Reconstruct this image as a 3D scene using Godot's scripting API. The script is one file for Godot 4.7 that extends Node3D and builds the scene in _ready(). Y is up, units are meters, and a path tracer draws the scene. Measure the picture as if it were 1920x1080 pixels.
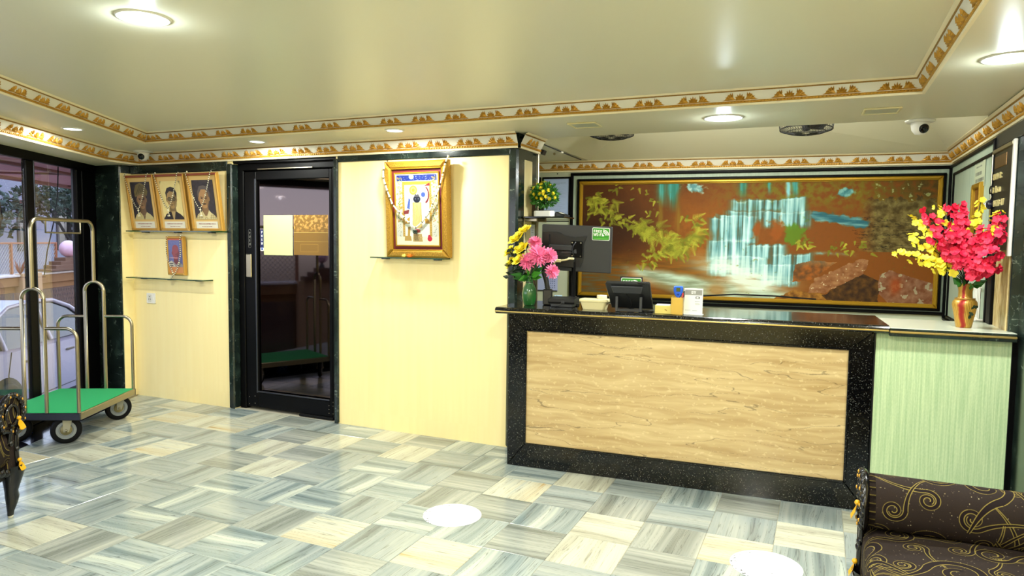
extends Node3D
# A hotel reception lobby: low ceilings with gilt cornices, a marble tile floor, a granite counter before a waterfall picture, a glass door, a luggage cart.
# x runs along the wall with the door, z towards the viewer, y up; metres.

const TILE := 0.305
var W := {}          # materials by name
var names := {}      # numbering of top-level things
var rng := RandomNumberGenerator.new()

func _ready() -> void:
	rng.seed = 7
	make_camera()
	make_light()
	make_materials()
	build_floor()
	build_walls()
	build_ceiling()
	build_cornices()
	build_door()
	build_window()
	build_lamps()
	build_counter()
	build_mural()
	build_alcove_things()
	build_counter_things()
	build_flowers()
	build_shelves_and_pictures()
	build_cart()
	build_sofas()
	build_outside()

# ---------------------------------------------------------------- camera, sky, exposure
func make_camera() -> void:
	var cam := Camera3D.new()
	cam.name = "camera"
	cam.fov = 44.85
	cam.near = 0.05
	cam.far = 200.0
	var yaw := -0.4154
	var pitch := -0.0667
	var roll := 0.0124
	var fw := Vector3(sin(yaw) * cos(pitch), sin(pitch), -cos(yaw) * cos(pitch))
	var r := Vector3(cos(yaw), 0, sin(yaw))
	var u := r.cross(fw)
	var r2 := r * cos(roll) + u * sin(roll)
	var u2 := u * cos(roll) - r * sin(roll)
	cam.transform = Transform3D(Basis(r2, u2, -fw), Vector3(3.4353, 1.4036, 4.277))
	add_child(cam)
	cam.current = true

func make_light() -> void:
	var we := WorldEnvironment.new()
	we.name = "environment"
	var e := Environment.new()
	e.background_mode = Environment.BG_SKY
	var sm := ProceduralSkyMaterial.new()
	sm.sky_top_color = Color(0.62, 0.72, 0.88)
	sm.sky_horizon_color = Color(0.90, 0.90, 0.92)
	sm.ground_bottom_color = Color(0.30, 0.28, 0.27)
	sm.ground_horizon_color = Color(0.75, 0.74, 0.74)
	sm.sky_energy_multiplier = 1.0
	var sky := Sky.new()
	sky.sky_material = sm
	e.sky = sky
	e.background_energy_multiplier = 9.5
	e.tonemap_mode = Environment.TONE_MAPPER_LINEAR
	e.tonemap_exposure = 0.92
	e.sdfgi_enabled = true
	e.ssao_enabled = true
	e.ssil_enabled = true
	we.environment = e
	add_child(we)

# ---------------------------------------------------------------- naming
func numbered(n: String) -> String:
	if not names.has(n):
		names[n] = 0
		return n
	names[n] += 1
	return "%s_%03d" % [n, names[n]]

func tag(o: Node, label: String, category: String, group := "", kind := "") -> Node:
	o.set_meta("label", label)
	o.set_meta("category", category)
	if group != "":
		o.set_meta("group", group)
	if kind != "":
		o.set_meta("kind", kind)
	return o

func thing(called: String, label: String, category: String, at := Vector3.ZERO, turn := 0.0, group := "") -> Node3D:
	var o := Node3D.new()
	o.name = numbered(called)
	add_child(o)
	o.position = at
	o.rotation.y = turn
	tag(o, label, category, group)
	return o

func part(called: String, m: Mesh, mt: Material, parent: Node, at := Vector3.ZERO, basis := Basis.IDENTITY) -> MeshInstance3D:
	var o := MeshInstance3D.new()
	o.name = called
	o.mesh = m
	o.material_override = mt
	o.transform = Transform3D(basis, at)
	parent.add_child(o, true)
	return o

func lone(called: String, m: Mesh, mt: Material, label: String, category: String, at := Vector3.ZERO, basis := Basis.IDENTITY, group := "") -> MeshInstance3D:
	var o := MeshInstance3D.new()
	o.name = numbered(called)
	o.mesh = m
	o.material_override = mt
	o.transform = Transform3D(basis, at)
	add_child(o)
	tag(o, label, category, group)
	return o

func struct(called: String, m: Mesh, mt: Material, label := "") -> MeshInstance3D:
	var o := MeshInstance3D.new()
	o.name = called
	o.mesh = m
	o.material_override = mt
	add_child(o, true)
	o.set_meta("kind", "structure")
	if label != "":
		o.set_meta("label", label)
		o.set_meta("category", called.split("_")[0])
	return o

# ---------------------------------------------------------------- mesh helpers
func begin() -> SurfaceTool:
	var st := SurfaceTool.new()
	st.begin(Mesh.PRIMITIVE_TRIANGLES)
	st.set_smooth_group(-1)
	return st

func done(st: SurfaceTool) -> ArrayMesh:
	st.generate_normals()
	return st.commit()

func tri(st: SurfaceTool, a: Vector3, b: Vector3, c: Vector3, ua := Vector2.ZERO, ub := Vector2.ZERO, uc := Vector2.ZERO) -> void:
	# given anticlockwise as seen from outside
	st.set_uv(ua); st.add_vertex(a)
	st.set_uv(uc); st.add_vertex(c)
	st.set_uv(ub); st.add_vertex(b)

func quad(st: SurfaceTool, a: Vector3, b: Vector3, c: Vector3, d: Vector3, ua := Vector2(0, 1), ub := Vector2(1, 1), uc := Vector2(1, 0), ud := Vector2(0, 0)) -> void:
	tri(st, a, b, c, ua, ub, uc)
	tri(st, a, c, d, ua, uc, ud)

func mquad(st: SurfaceTool, a: Vector3, b: Vector3, c: Vector3, d: Vector3) -> void:
	# uv in metres along a-b and a-d
	var u := (b - a).length()
	var v := (d - a).length()
	quad(st, a, b, c, d, Vector2(0, v), Vector2(u, v), Vector2(u, 0), Vector2(0, 0))

func add_box(st: SurfaceTool, c: Vector3, s: Vector3, bev := 0.0, basis := Basis.IDENTITY) -> void:
	var h := s / 2.0
	var b := minf(bev, minf(h.x, minf(h.y, h.z)) * 0.98)
	if b <= 0.0:
		b = 0.0
	var P := func(x: float, y: float, z: float) -> Vector3:
		return c + basis * Vector3(x, y, z)
	for ax in 3:
		for sg in [-1.0, 1.0]:
			var u := (ax + 1) % 3
			var v := (ax + 2) % 3
			var q := []
			for k in [[-1, -1], [1, -1], [1, 1], [-1, 1]]:
				var p := Vector3.ZERO
				p[ax] = sg * h[ax]
				p[u] = k[0] * (h[u] - b)
				p[v] = k[1] * (h[v] - b)
				q.append(c + basis * p)
			if sg > 0:
				mquad(st, q[0], q[1], q[2], q[3])
			else:
				mquad(st, q[1], q[0], q[3], q[2])
	if b > 0.0:
		for ax in 3:
			var u := (ax + 1) % 3
			var v := (ax + 2) % 3
			for su in [-1.0, 1.0]:
				for sv in [-1.0, 1.0]:
					var q := []
					for k in [[-1, 0], [1, 0], [1, 1], [-1, 1]]:
						var p := Vector3.ZERO
						p[ax] = k[0] * (h[ax] - b)
						p[u] = su * (h[u] if k[1] == 0 else h[u] - b)
						p[v] = sv * (h[v] - b if k[1] == 0 else h[v])
						q.append(c + basis * p)
					if su * sv < 0:
						mquad(st, q[0], q[1], q[2], q[3])
					else:
						mquad(st, q[1], q[0], q[3], q[2])
		for sx in [-1.0, 1.0]:
			for sy in [-1.0, 1.0]:
				for sz in [-1.0, 1.0]:
					var p0: Vector3 = P.call(sx * h.x, sy * (h.y - b), sz * (h.z - b))
					var p1: Vector3 = P.call(sx * (h.x - b), sy * h.y, sz * (h.z - b))
					var p2: Vector3 = P.call(sx * (h.x - b), sy * (h.y - b), sz * h.z)
					if sx * sy * sz > 0:
						tri(st, p0, p1, p2)
					else:
						tri(st, p1, p0, p2)

func box(s: Vector3, bev := 0.0) -> ArrayMesh:
	var st := begin()
	add_box(st, Vector3.ZERO, s, bev)
	return done(st)

func box_at(lo: Vector3, hi: Vector3, bev := 0.0) -> ArrayMesh:
	var st := begin()
	add_box(st, (lo + hi) / 2.0, hi - lo, bev)
	return done(st)

func frame_of(dir: Vector3) -> Basis:
	# a basis whose y runs along dir
	var y := dir.normalized()
	var x := Vector3.UP.cross(y)
	if x.length() < 0.01:
		x = Vector3.RIGHT
	x = x.normalized()
	return Basis(x, y, x.cross(y))

func add_tube(st: SurfaceTool, pts: Array, r: float, sides := 8, closed := false, caps := true, r_end := -1.0) -> void:
	st.set_smooth_group(1)
	var n := pts.size()
	var rings := []
	var prev_x := Vector3.ZERO
	for i in n:
		var d: Vector3
		if closed:
			d = pts[(i + 1) % n] - pts[(i - 1 + n) % n]
		else:
			d = pts[mini(i + 1, n - 1)] - pts[maxi(i - 1, 0)]
		d = d.normalized()
		var x: Vector3
		if i == 0:
			x = frame_of(d).x
		else:
			x = (prev_x - d * prev_x.dot(d)).normalized()
		prev_x = x
		var z := x.cross(d)
		var rr := r if r_end < 0.0 else lerpf(r, r_end, float(i) / maxf(n - 1, 1))
		var ring := []
		for k in sides:
			var a := TAU * k / sides
			ring.append(pts[i] + (x * cos(a) + z * sin(a)) * rr)
		rings.append(ring)
	var m := n if closed else n - 1
	var along := 0.0
	for i in m:
		var A: Array = rings[i]
		var B: Array = rings[(i + 1) % n]
		var l: float = (pts[(i + 1) % n] - pts[i]).length()
		for k in sides:
			var k2 := (k + 1) % sides
			quad(st, A[k2], A[k], B[k], B[k2], Vector2((k + 1.0) / sides, along), Vector2(float(k) / sides, along), Vector2(float(k) / sides, along + l), Vector2((k + 1.0) / sides, along + l))
		along += l
	st.set_smooth_group(-1)
	if caps and not closed:
		for k in range(1, sides - 1):
			tri(st, rings[0][0], rings[0][k], rings[0][k + 1])
			tri(st, rings[n - 1][0], rings[n - 1][k + 1], rings[n - 1][k])

func tube(pts: Array, r: float, sides := 8, closed := false, r_end := -1.0) -> ArrayMesh:
	var st := begin()
	add_tube(st, pts, r, sides, closed, true, r_end)
	return done(st)

func add_lathe(st: SurfaceTool, prof: Array, sides := 24, xf := Transform3D.IDENTITY, smooth := true) -> void:
	# prof: Vector2(radius, height) from the bottom up, seen from outside
	st.set_smooth_group(2 if smooth else -1)
	var n := prof.size()
	for i in n - 1:
		var a: Vector2 = prof[i]
		var b: Vector2 = prof[i + 1]
		for k in sides:
			var t0 := TAU * k / sides
			var t1 := TAU * (k + 1) / sides
			var p00 := xf * Vector3(a.x * cos(t0), a.y, -a.x * sin(t0))
			var p01 := xf * Vector3(a.x * cos(t1 if k + 1 < sides else 0.0), a.y, -a.x * sin(t1 if k + 1 < sides else 0.0))
			var p10 := xf * Vector3(b.x * cos(t0), b.y, -b.x * sin(t0))
			var p11 := xf * Vector3(b.x * cos(t1 if k + 1 < sides else 0.0), b.y, -b.x * sin(t1 if k + 1 < sides else 0.0))
			var u0 := float(k) / sides
			var u1 := (k + 1.0) / sides
			var v0 := 1.0 - float(i) / (n - 1)
			var v1 := 1.0 - (i + 1.0) / (n - 1)
			if a.x > 1e-6:
				tri(st, p00, p01, p11, Vector2(u0, v0), Vector2(u1, v0), Vector2(u1, v1))
			if b.x > 1e-6:
				tri(st, p00, p11, p10, Vector2(u0, v0), Vector2(u1, v1), Vector2(u0, v1))
	st.set_smooth_group(-1)

func lathe(prof: Array, sides := 24, smooth := true) -> ArrayMesh:
	var st := begin()
	add_lathe(st, prof, sides, Transform3D.IDENTITY, smooth)
	return done(st)

func disc(r: float, h: float, sides := 28, bev := 0.0) -> Array:
	# profile of a closed disc, base at y = 0
	if bev > 0.0:
		return [Vector2(0, 0), Vector2(r - bev, 0), Vector2(r - bev, 0), Vector2(r, bev), Vector2(r, bev), Vector2(r, h - bev), Vector2(r, h - bev), Vector2(r - bev, h), Vector2(r - bev, h), Vector2(0, h)]
	return [Vector2(0, 0), Vector2(r, 0), Vector2(r, h), Vector2(0, h)]

func add_ball(st: SurfaceTool, c: Vector3, r: Vector3, rings := 8, sides := 12, basis := Basis.IDENTITY) -> void:
	var prof := []
	for i in rings + 1:
		var a := -PI / 2 + PI * i / rings
		prof.append(Vector2(cos(a) if i > 0 and i < rings else 0.0, sin(a)))
	add_lathe(st, prof, sides, Transform3D(basis * Basis.from_scale(r), c))

func ball(r: Vector3, rings := 8, sides := 12) -> ArrayMesh:
	var st := begin()
	add_ball(st, Vector3.ZERO, r, rings, sides)
	return done(st)

func add_slab(st: SurfaceTool, poly: PackedVector2Array, xf: Transform3D, depth: float, bev := 0.0) -> void:
	# polygon in the xy plane of xf, front face at z = 0 towards +z, going back by depth
	var p := poly
	if Geometry2D.is_polygon_clockwise(p):
		p = p.duplicate()
		p.reverse()
	var ins := p
	if bev > 0.0:
		var got := Geometry2D.offset_polygon(p, -bev)
		if got.size() == 1 and got[0].size() == p.size():
			# match the start corner
			ins = got[0]
			if Geometry2D.is_polygon_clockwise(ins):
				ins.reverse()
			var best := 0
			for k in ins.size():
				if ins[k].distance_to(p[0]) < ins[best].distance_to(p[0]):
					best = k
			var turned := PackedVector2Array()
			for k in ins.size():
				turned.append(ins[(k + best) % ins.size()])
			ins = turned
		else:
			bev = 0.0
	var ix := Geometry2D.triangulate_polygon(ins)
	for k in range(0, ix.size(), 3):
		var a := ins[ix[k]]
		var b := ins[ix[k + 1]]
		var c := ins[ix[k + 2]]
		if (b - a).cross(c - a) < 0:
			var t := b
			b = c
			c = t
		tri(st, xf * Vector3(a.x, a.y, 0), xf * Vector3(b.x, b.y, 0), xf * Vector3(c.x, c.y, 0), Vector2(a.x, -a.y), Vector2(b.x, -b.y), Vector2(c.x, -c.y))
	var ib := Geometry2D.triangulate_polygon(p)
	for k in range(0, ib.size(), 3):
		var a := p[ib[k]]
		var b := p[ib[k + 1]]
		var c := p[ib[k + 2]]
		if (b - a).cross(c - a) < 0:
			var t := b
			b = c
			c = t
		tri(st, xf * Vector3(a.x, a.y, -depth), xf * Vector3(c.x, c.y, -depth), xf * Vector3(b.x, b.y, -depth))
	for k in p.size():
		var k2 := (k + 1) % p.size()
		var a := p[k]
		var b := p[k2]
		mquad(st, xf * Vector3(a.x, a.y, -depth), xf * Vector3(b.x, b.y, -depth), xf * Vector3(b.x, b.y, -bev), xf * Vector3(a.x, a.y, -bev))
		if bev > 0.0:
			var c := ins[k2]
			var d := ins[k]
			quad(st, xf * Vector3(a.x, a.y, -bev), xf * Vector3(b.x, b.y, -bev), xf * Vector3(c.x, c.y, 0), xf * Vector3(d.x, d.y, 0))

func slab(poly: PackedVector2Array, depth: float, bev := 0.0) -> ArrayMesh:
	var st := begin()
	add_slab(st, poly, Transform3D.IDENTITY, depth, bev)
	return done(st)

func rounded(w: float, h: float, r: float, n := 4) -> PackedVector2Array:
	var p := PackedVector2Array()
	for c in [[1, 1, 0.0], [-1, 1, PI / 2], [-1, -1, PI], [1, -1, PI * 1.5]]:
		for k in n + 1:
			var a: float = c[2] + PI / 2 * k / n
			p.append(Vector2(c[0] * (w / 2 - r) + cos(a) * r, c[1] * (h / 2 - r) + sin(a) * r))
	return p

func add_sweep(st: SurfaceTool, path: Array, prof: Array, closed := false) -> void:
	# path: Vector2(x, z) points; prof: Vector2(out, up); out is to the right-hand side of travel seen from above with z down the page
	var n := path.size()
	var offs := []
	for i in n:
		var has0 := closed or i > 0
		var has1 := closed or i < n - 1
		var d0: Vector2 = (path[i] - path[(i - 1 + n) % n]).normalized() if has0 else Vector2.ZERO
		var d1: Vector2 = (path[(i + 1) % n] - path[i]).normalized() if has1 else Vector2.ZERO
		if not has0:
			d0 = d1
		if not has1:
			d1 = d0
		var n0 := Vector2(-d0.y, d0.x)
		var n1 := Vector2(-d1.y, d1.x)
		offs.append((n0 + n1) / (1.0 + n0.dot(n1)))
	var m := n if closed else n - 1
	var along := 0.0
	for i in m:
		var j := (i + 1) % n
		var l: float = (path[j] - path[i]).length()
		var acc := 0.0
		for k in prof.size() - 1:
			var a: Vector2 = prof[k]
			var b: Vector2 = prof[k + 1]
			var dl := (b - a).length()
			var A: Vector2 = path[i] + offs[i] * a.x
			var B: Vector2 = path[j] + offs[j] * a.x
			var C: Vector2 = path[j] + offs[j] * b.x
			var D: Vector2 = path[i] + offs[i] * b.x
			quad(st, Vector3(A.x, a.y, A.y), Vector3(B.x, a.y, B.y), Vector3(C.x, b.y, C.y), Vector3(D.x, b.y, D.y), Vector2(along, -acc), Vector2(along + l, -acc), Vector2(along + l, -acc - dl), Vector2(along, -acc - dl))
			acc += dl
		along += l

func text_mesh(s: String, size: float, depth := 0.002, bold := true, font_name := "Droid Sans", align := HORIZONTAL_ALIGNMENT_CENTER) -> TextMesh:
	var t := TextMesh.new()
	var f := SystemFont.new()
	f.font_names = PackedStringArray([font_name])
	f.font_weight = 700 if bold else 400
	t.font = f
	t.text = s
	t.font_size = 32
	t.pixel_size = size / 32.0
	t.depth = depth
	t.horizontal_alignment = align
	t.curve_step = 2.0
	return t

# ---------------------------------------------------------------- materials
func mk(c: Color, rough := 0.5, metal := 0.0, spec := 0.5) -> StandardMaterial3D:
	var m := StandardMaterial3D.new()
	m.albedo_color = c
	m.roughness = rough
	m.metallic = metal
	m.metallic_specular = spec
	return m

func glow(c: Color, energy: float) -> StandardMaterial3D:
	var m := mk(c, 0.5)
	m.emission_enabled = true
	m.emission = c
	m.emission_energy_multiplier = energy
	return m

func pane(c: Color, rough := 0.02) -> StandardMaterial3D:
	var m := mk(c, rough)
	m.transparency = BaseMaterial3D.TRANSPARENCY_ALPHA
	return m

func noise(seed_: int, freq: float, oct := 4, kind := FastNoiseLite.TYPE_SIMPLEX_SMOOTH) -> FastNoiseLite:
	var n := FastNoiseLite.new()
	n.seed = seed_
	n.frequency = freq
	n.noise_type = kind
	n.fractal_octaves = oct
	return n

func paint(w: int, h: int, f: Callable) -> Image:
	var data := PackedByteArray()
	data.resize(w * h * 3)
	var k := 0
	for y in h:
		for x in w:
			var c: Color = f.call(x, y)
			data[k] = clampi(int(c.r * 255.0), 0, 255)
			data[k + 1] = clampi(int(c.g * 255.0), 0, 255)
			data[k + 2] = clampi(int(c.b * 255.0), 0, 255)
			k += 3
	return Image.create_from_data(w, h, false, Image.FORMAT_RGB8, data)

func tex(im: Image) -> ImageTexture:
	return ImageTexture.create_from_image(im)

func textured(im: Image, rough := 0.4, spec := 0.5) -> StandardMaterial3D:
	var m := mk(Color.WHITE, rough, 0.0, spec)
	m.albedo_texture = tex(im)
	return m

func marble_tile(seed_: int, ramp: Array, streak: float) -> StandardMaterial3D:
	# veins run along u
	var a := noise(seed_, 0.011, 3)
	var b := noise(seed_ + 1, 0.035, 3)
	var c := noise(seed_ + 2, 0.02, 2)
	var g := Gradient.new()
	var offs := PackedFloat32Array()
	var cols := PackedColorArray()
	for r in ramp:
		offs.append(r[0])
		cols.append(r[1])
	g.offsets = offs
	g.colors = cols
	var im := paint(384, 384, func(x: int, y: int) -> Color:
		var warp := 13.0 * c.get_noise_2d(x * 0.10, y * 0.22)
		var v := y + warp
		var s := 0.5 + 0.62 * a.get_noise_2d(x * 0.055, v * 1.1) + 0.24 * b.get_noise_2d(x * 0.06, v * 1.8 + 90.0)
		var col := g.sample(clampf(s, 0.0, 1.0))
		var line := absf(b.get_noise_2d(x * 0.035 + 300.0, v * 1.4))
		if line < 0.05:
			col = col.darkened((0.05 - line) * 5.0 * streak)
		return col)
	var m := textured(im, 0.16, 0.5)
	return m

func make_materials() -> void:
	W.cream = mk(Color(0.96, 0.90, 0.70), 0.42)
	var nz := noise(3, 0.02, 4)
	W.wall = textured(paint(256, 256, func(x: int, y: int) -> Color:
		var s := 0.5 + 0.5 * nz.get_noise_2d(x * 3.2, y * 0.16)
		return Color(0.975, 0.905, 0.665).lerp(Color(0.96, 0.88, 0.62), s)), 0.5)
	W.ceiling = mk(Color(0.87, 0.855, 0.76), 0.36, 0.0, 0.5)
	W.soffit = mk(Color(0.86, 0.84, 0.73), 0.38, 0.0, 0.5)
	W.plaster = mk(Color(0.95, 0.90, 0.76), 0.45)
	W.frieze = mk(Color(0.88, 0.86, 0.80), 0.5)
	W.gilt = mk(Color(0.74, 0.55, 0.18), 0.4, 0.35)
	W.gilt_dark = mk(Color(0.60, 0.45, 0.18), 0.42, 0.3)
	W.black_frame = mk(Color(0.020, 0.020, 0.022), 0.42, 0.0, 0.22)
	W.grout = mk(Color(0.66, 0.64, 0.56), 0.7)
	W.dark_floor = mk(Color(0.10, 0.10, 0.13), 0.12)
	var gm := noise(21, 0.012, 5)
	var gv := noise(22, 0.010, 4)
	W.green_marble = textured(paint(384, 384, func(x: int, y: int) -> Color:
		var s := 0.5 + 0.5 * gm.get_noise_2d(x, y)
		var col := Color(0.075, 0.105, 0.095).lerp(Color(0.19, 0.25, 0.22), clampf(s * s * 1.3, 0, 1))
		var v := absf(gv.get_noise_2d(x * 1.3 + 40.0 * gm.get_noise_2d(y, x), y * 0.8))
		if v < 0.014 and s > 0.46:
			col = col.lerp(Color(0.62, 0.66, 0.60), (0.014 - v) / 0.014 * 0.7)
		return col), 0.16)
	W.green_marble.uv1_triplanar = true
	W.green_marble.uv1_world_triplanar = true
	W.green_marble.uv1_scale = Vector3.ONE * 1.1
	# floor tiles
	var gy := [[0.0, Color(0.36, 0.41, 0.42)], [0.3, Color(0.48, 0.53, 0.525)], [0.55, Color(0.57, 0.61, 0.595)], [0.8, Color(0.65, 0.68, 0.645)], [1.0, Color(0.71, 0.73, 0.68)]]
	var gb := [[0.0, Color(0.40, 0.43, 0.42)], [0.35, Color(0.52, 0.56, 0.55)], [0.6, Color(0.575, 0.605, 0.585)], [1.0, Color(0.65, 0.67, 0.63)]]
	var cr := [[0.0, Color(0.52, 0.52, 0.46)], [0.25, Color(0.63, 0.63, 0.56)], [0.55, Color(0.71, 0.71, 0.635)], [1.0, Color(0.77, 0.77, 0.69)]]
	var co := [[0.0, Color(0.46, 0.46, 0.42)], [0.16, Color(0.66, 0.54, 0.34)], [0.34, Color(0.71, 0.68, 0.57)], [0.7, Color(0.75, 0.745, 0.66)], [1.0, Color(0.62, 0.65, 0.62)]]
	var gt := [[0.0, Color(0.42, 0.44, 0.41)], [0.4, Color(0.535, 0.555, 0.525)], [0.7, Color(0.61, 0.625, 0.585)], [1.0, Color(0.69, 0.695, 0.635)]]
	W.tiles = [marble_tile(100, gy, 1.2), marble_tile(131, gb, 1.0), marble_tile(162, cr, 0.9), marble_tile(193, co, 1.0), marble_tile(224, gt, 1.0)]
	# black granite with pale flecks
	var fl := RandomNumberGenerator.new()
	fl.seed = 5
	var gi := Image.create(512, 512, false, Image.FORMAT_RGB8)
	gi.fill(Color(0.022, 0.023, 0.026))
	for k in 13000:
		var x := fl.randi_range(0, 509)
		var y := fl.randi_range(0, 509)
		var t := fl.randf()
		var c := Color(0.05, 0.055, 0.06).lerp(Color(0.62, 0.63, 0.58), t * t * t)
		gi.fill_rect(Rect2i(x, y, 1 + int(t > 0.55), 1 + int(fl.randf() < 0.4)), c)
	W.granite = textured(gi, 0.12)
	W.granite.uv1_triplanar = true
	W.granite.uv1_scale = Vector3.ONE * 1.15
	# travertine panel
	var ta := noise(41, 0.012, 4)
	var tb := noise(42, 0.05, 3)
	var tc := noise(43, 0.03, 3, FastNoiseLite.TYPE_CELLULAR)
	W.travertine = textured(paint(1024, 420, func(x: int, y: int) -> Color:
		var v := y + 14.0 * ta.get_noise_2d(x * 0.35, y * 0.9)
		var s := 0.5 + 0.55 * ta.get_noise_2d(x * 0.12, v * 1.5) + 0.30 * tb.get_noise_2d(x * 0.10, v * 1.2)
		var col := Color(0.68, 0.565, 0.37).lerp(Color(0.85, 0.76, 0.56), clampf(s, 0, 1))
		var sp := tc.get_noise_2d(x * 2.0, v * 2.6)
		if sp < -1.5:
			col = col.lerp(Color(0.94, 0.86, 0.66), 0.5)
		var bl := tb.get_noise_2d(x * 0.8 + 700.0, y * 1.1)
		if bl > 0.38:
			col = col.lerp(Color(0.93, 0.86, 0.66), clampf((bl - 0.38) * 2.0, 0, 0.35))
		var cr2 := absf(ta.get_noise_2d(x * 0.10 + 900.0, v * 0.9))
		if cr2 < 0.010:
			col = col.darkened(0.22)
		return col), 0.22)
	# pale green laminate with a fine upright grain
	var la := noise(51, 0.05, 3)
	W.laminate = textured(paint(384, 384, func(x: int, y: int) -> Color:
		var s := 0.5 + 0.6 * la.get_noise_2d(x * 3.0, y * 0.10) + 0.25 * la.get_noise_2d(x * 5.0 + y * 0.6, y * 2.4)
		return Color(0.63, 0.74, 0.55).lerp(Color(0.80, 0.86, 0.68), clampf(s, 0, 1))), 0.45)
	var lb := noise(53, 0.05, 3)
	W.mint = textured(paint(256, 256, func(x: int, y: int) -> Color:
		var s := 0.5 + 0.6 * lb.get_noise_2d(x * 3.0, y * 0.15)
		return Color(0.60, 0.67, 0.60).lerp(Color(0.68, 0.74, 0.66), clampf(s, 0, 1))), 0.5)
	W.steel = mk(Color(0.66, 0.63, 0.54), 0.28, 1.0)
	W.steel_dark = mk(Color(0.30, 0.31, 0.34), 0.35, 1.0)
	W.brass = mk(Color(0.80, 0.69, 0.40), 0.28, 1.0)
	W.gold_strip = mk(Color(0.80, 0.70, 0.42), 0.3, 0.8)
	W.rubber = mk(Color(0.028, 0.028, 0.032), 0.6, 0.0, 0.3)
	W.black_plastic = mk(Color(0.05, 0.052, 0.056), 0.38)
	W.grey_plastic = mk(Color(0.16, 0.165, 0.175), 0.4)
	W.white_plastic = mk(Color(0.90, 0.89, 0.85), 0.4)
	W.cream_plastic = mk(Color(0.86, 0.82, 0.62), 0.45)
	W.paper = mk(Color(0.93, 0.93, 0.90), 0.7)
	W.glass = pane(Color(0.13, 0.11, 0.14, 0.20))
	W.shelf_glass = pane(Color(0.25, 0.50, 0.38, 0.35))
	W.shelf_edge = mk(Color(0.03, 0.22, 0.12), 0.1)
	W.picture_glass = pane(Color(0.9, 0.9, 0.9, 0.05))
	W.door_glass = mk(Color(0.30, 0.27, 0.27), 0.03, 1.0)
	W.red_mat = mk(Color(0.36, 0.04, 0.035), 0.7)
	W.wood_gold = mk(Color(0.72, 0.54, 0.22), 0.42, 0.25)
	W.wood_pink = mk(Color(0.52, 0.23, 0.12), 0.45)
	W.bead_white = mk(Color(0.90, 0.87, 0.74), 0.4)
	W.bead_dark = mk(Color(0.16, 0.13, 0.07), 0.4)
	W.leaf = mk(Color(0.15, 0.39, 0.10), 0.5)
	W.leaf_light = mk(Color(0.28, 0.56, 0.16), 0.5)
	W.leaf_dark = mk(Color(0.05, 0.14, 0.06), 0.5)
	W.yellow = mk(Color(0.98, 0.91, 0.22), 0.6)
	W.pink = mk(Color(0.95, 0.47, 0.65), 0.6)
	W.red_petal = mk(Color(0.88, 0.10, 0.26), 0.6)
	W.stem = mk(Color(0.10, 0.16, 0.06), 0.6)
	W.white = mk(Color(0.92, 0.92, 0.90), 0.5)
	W.carpet = mk(Color(0.05, 0.56, 0.31), 0.9)

# ---------------------------------------------------------------- the room
func window_line(z: float) -> float:
	return -2.06 + 0.6 * (z - 0.727)

func tile_edge(z: float) -> float:
	return -1.52 + 0.5 * (z - 1.09)

func tile_mesh(poly: PackedVector2Array, along_z: bool, shift: Vector2) -> ArrayMesh:
	# poly in (x, z) round the tile's own centre; a thin slab with a small arris
	var st := begin()
	var p := poly
	if not Geometry2D.is_polygon_clockwise(p):
		p = p.duplicate()
		p.reverse()
	var c := Vector2.ZERO
	for q in p:
		c += q / p.size()
	var top := PackedVector2Array()
	for q in p:
		top.append(q - (q - c).normalized() * 0.0022)
	var UV := func(q: Vector2) -> Vector2:
		var t := Vector2(q.y, q.x) if along_z else q
		return t / 0.61 + shift
	for k in range(1, p.size() - 1):
		tri(st, Vector3(top[0].x, 0, top[0].y), Vector3(top[k].x, 0, top[k].y), Vector3(top[k + 1].x, 0, top[k + 1].y), UV.call(top[0]), UV.call(top[k]), UV.call(top[k + 1]))
	for k in p.size():
		var k2 := (k + 1) % p.size()
		quad(st, Vector3(p[k].x, -0.0016, p[k].y), Vector3(p[k2].x, -0.0016, p[k2].y), Vector3(top[k2].x, 0, top[k2].y), Vector3(top[k].x, 0, top[k].y), UV.call(p[k]), UV.call(p[k2]), UV.call(top[k2]), UV.call(top[k]))
		quad(st, Vector3(p[k].x, -0.012, p[k].y), Vector3(p[k2].x, -0.012, p[k2].y), Vector3(p[k2].x, -0.0016, p[k2].y), Vector3(p[k].x, -0.0016, p[k].y), UV.call(p[k]), UV.call(p[k2]), UV.call(p[k2]), UV.call(p[k]))
	return done(st)

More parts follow.
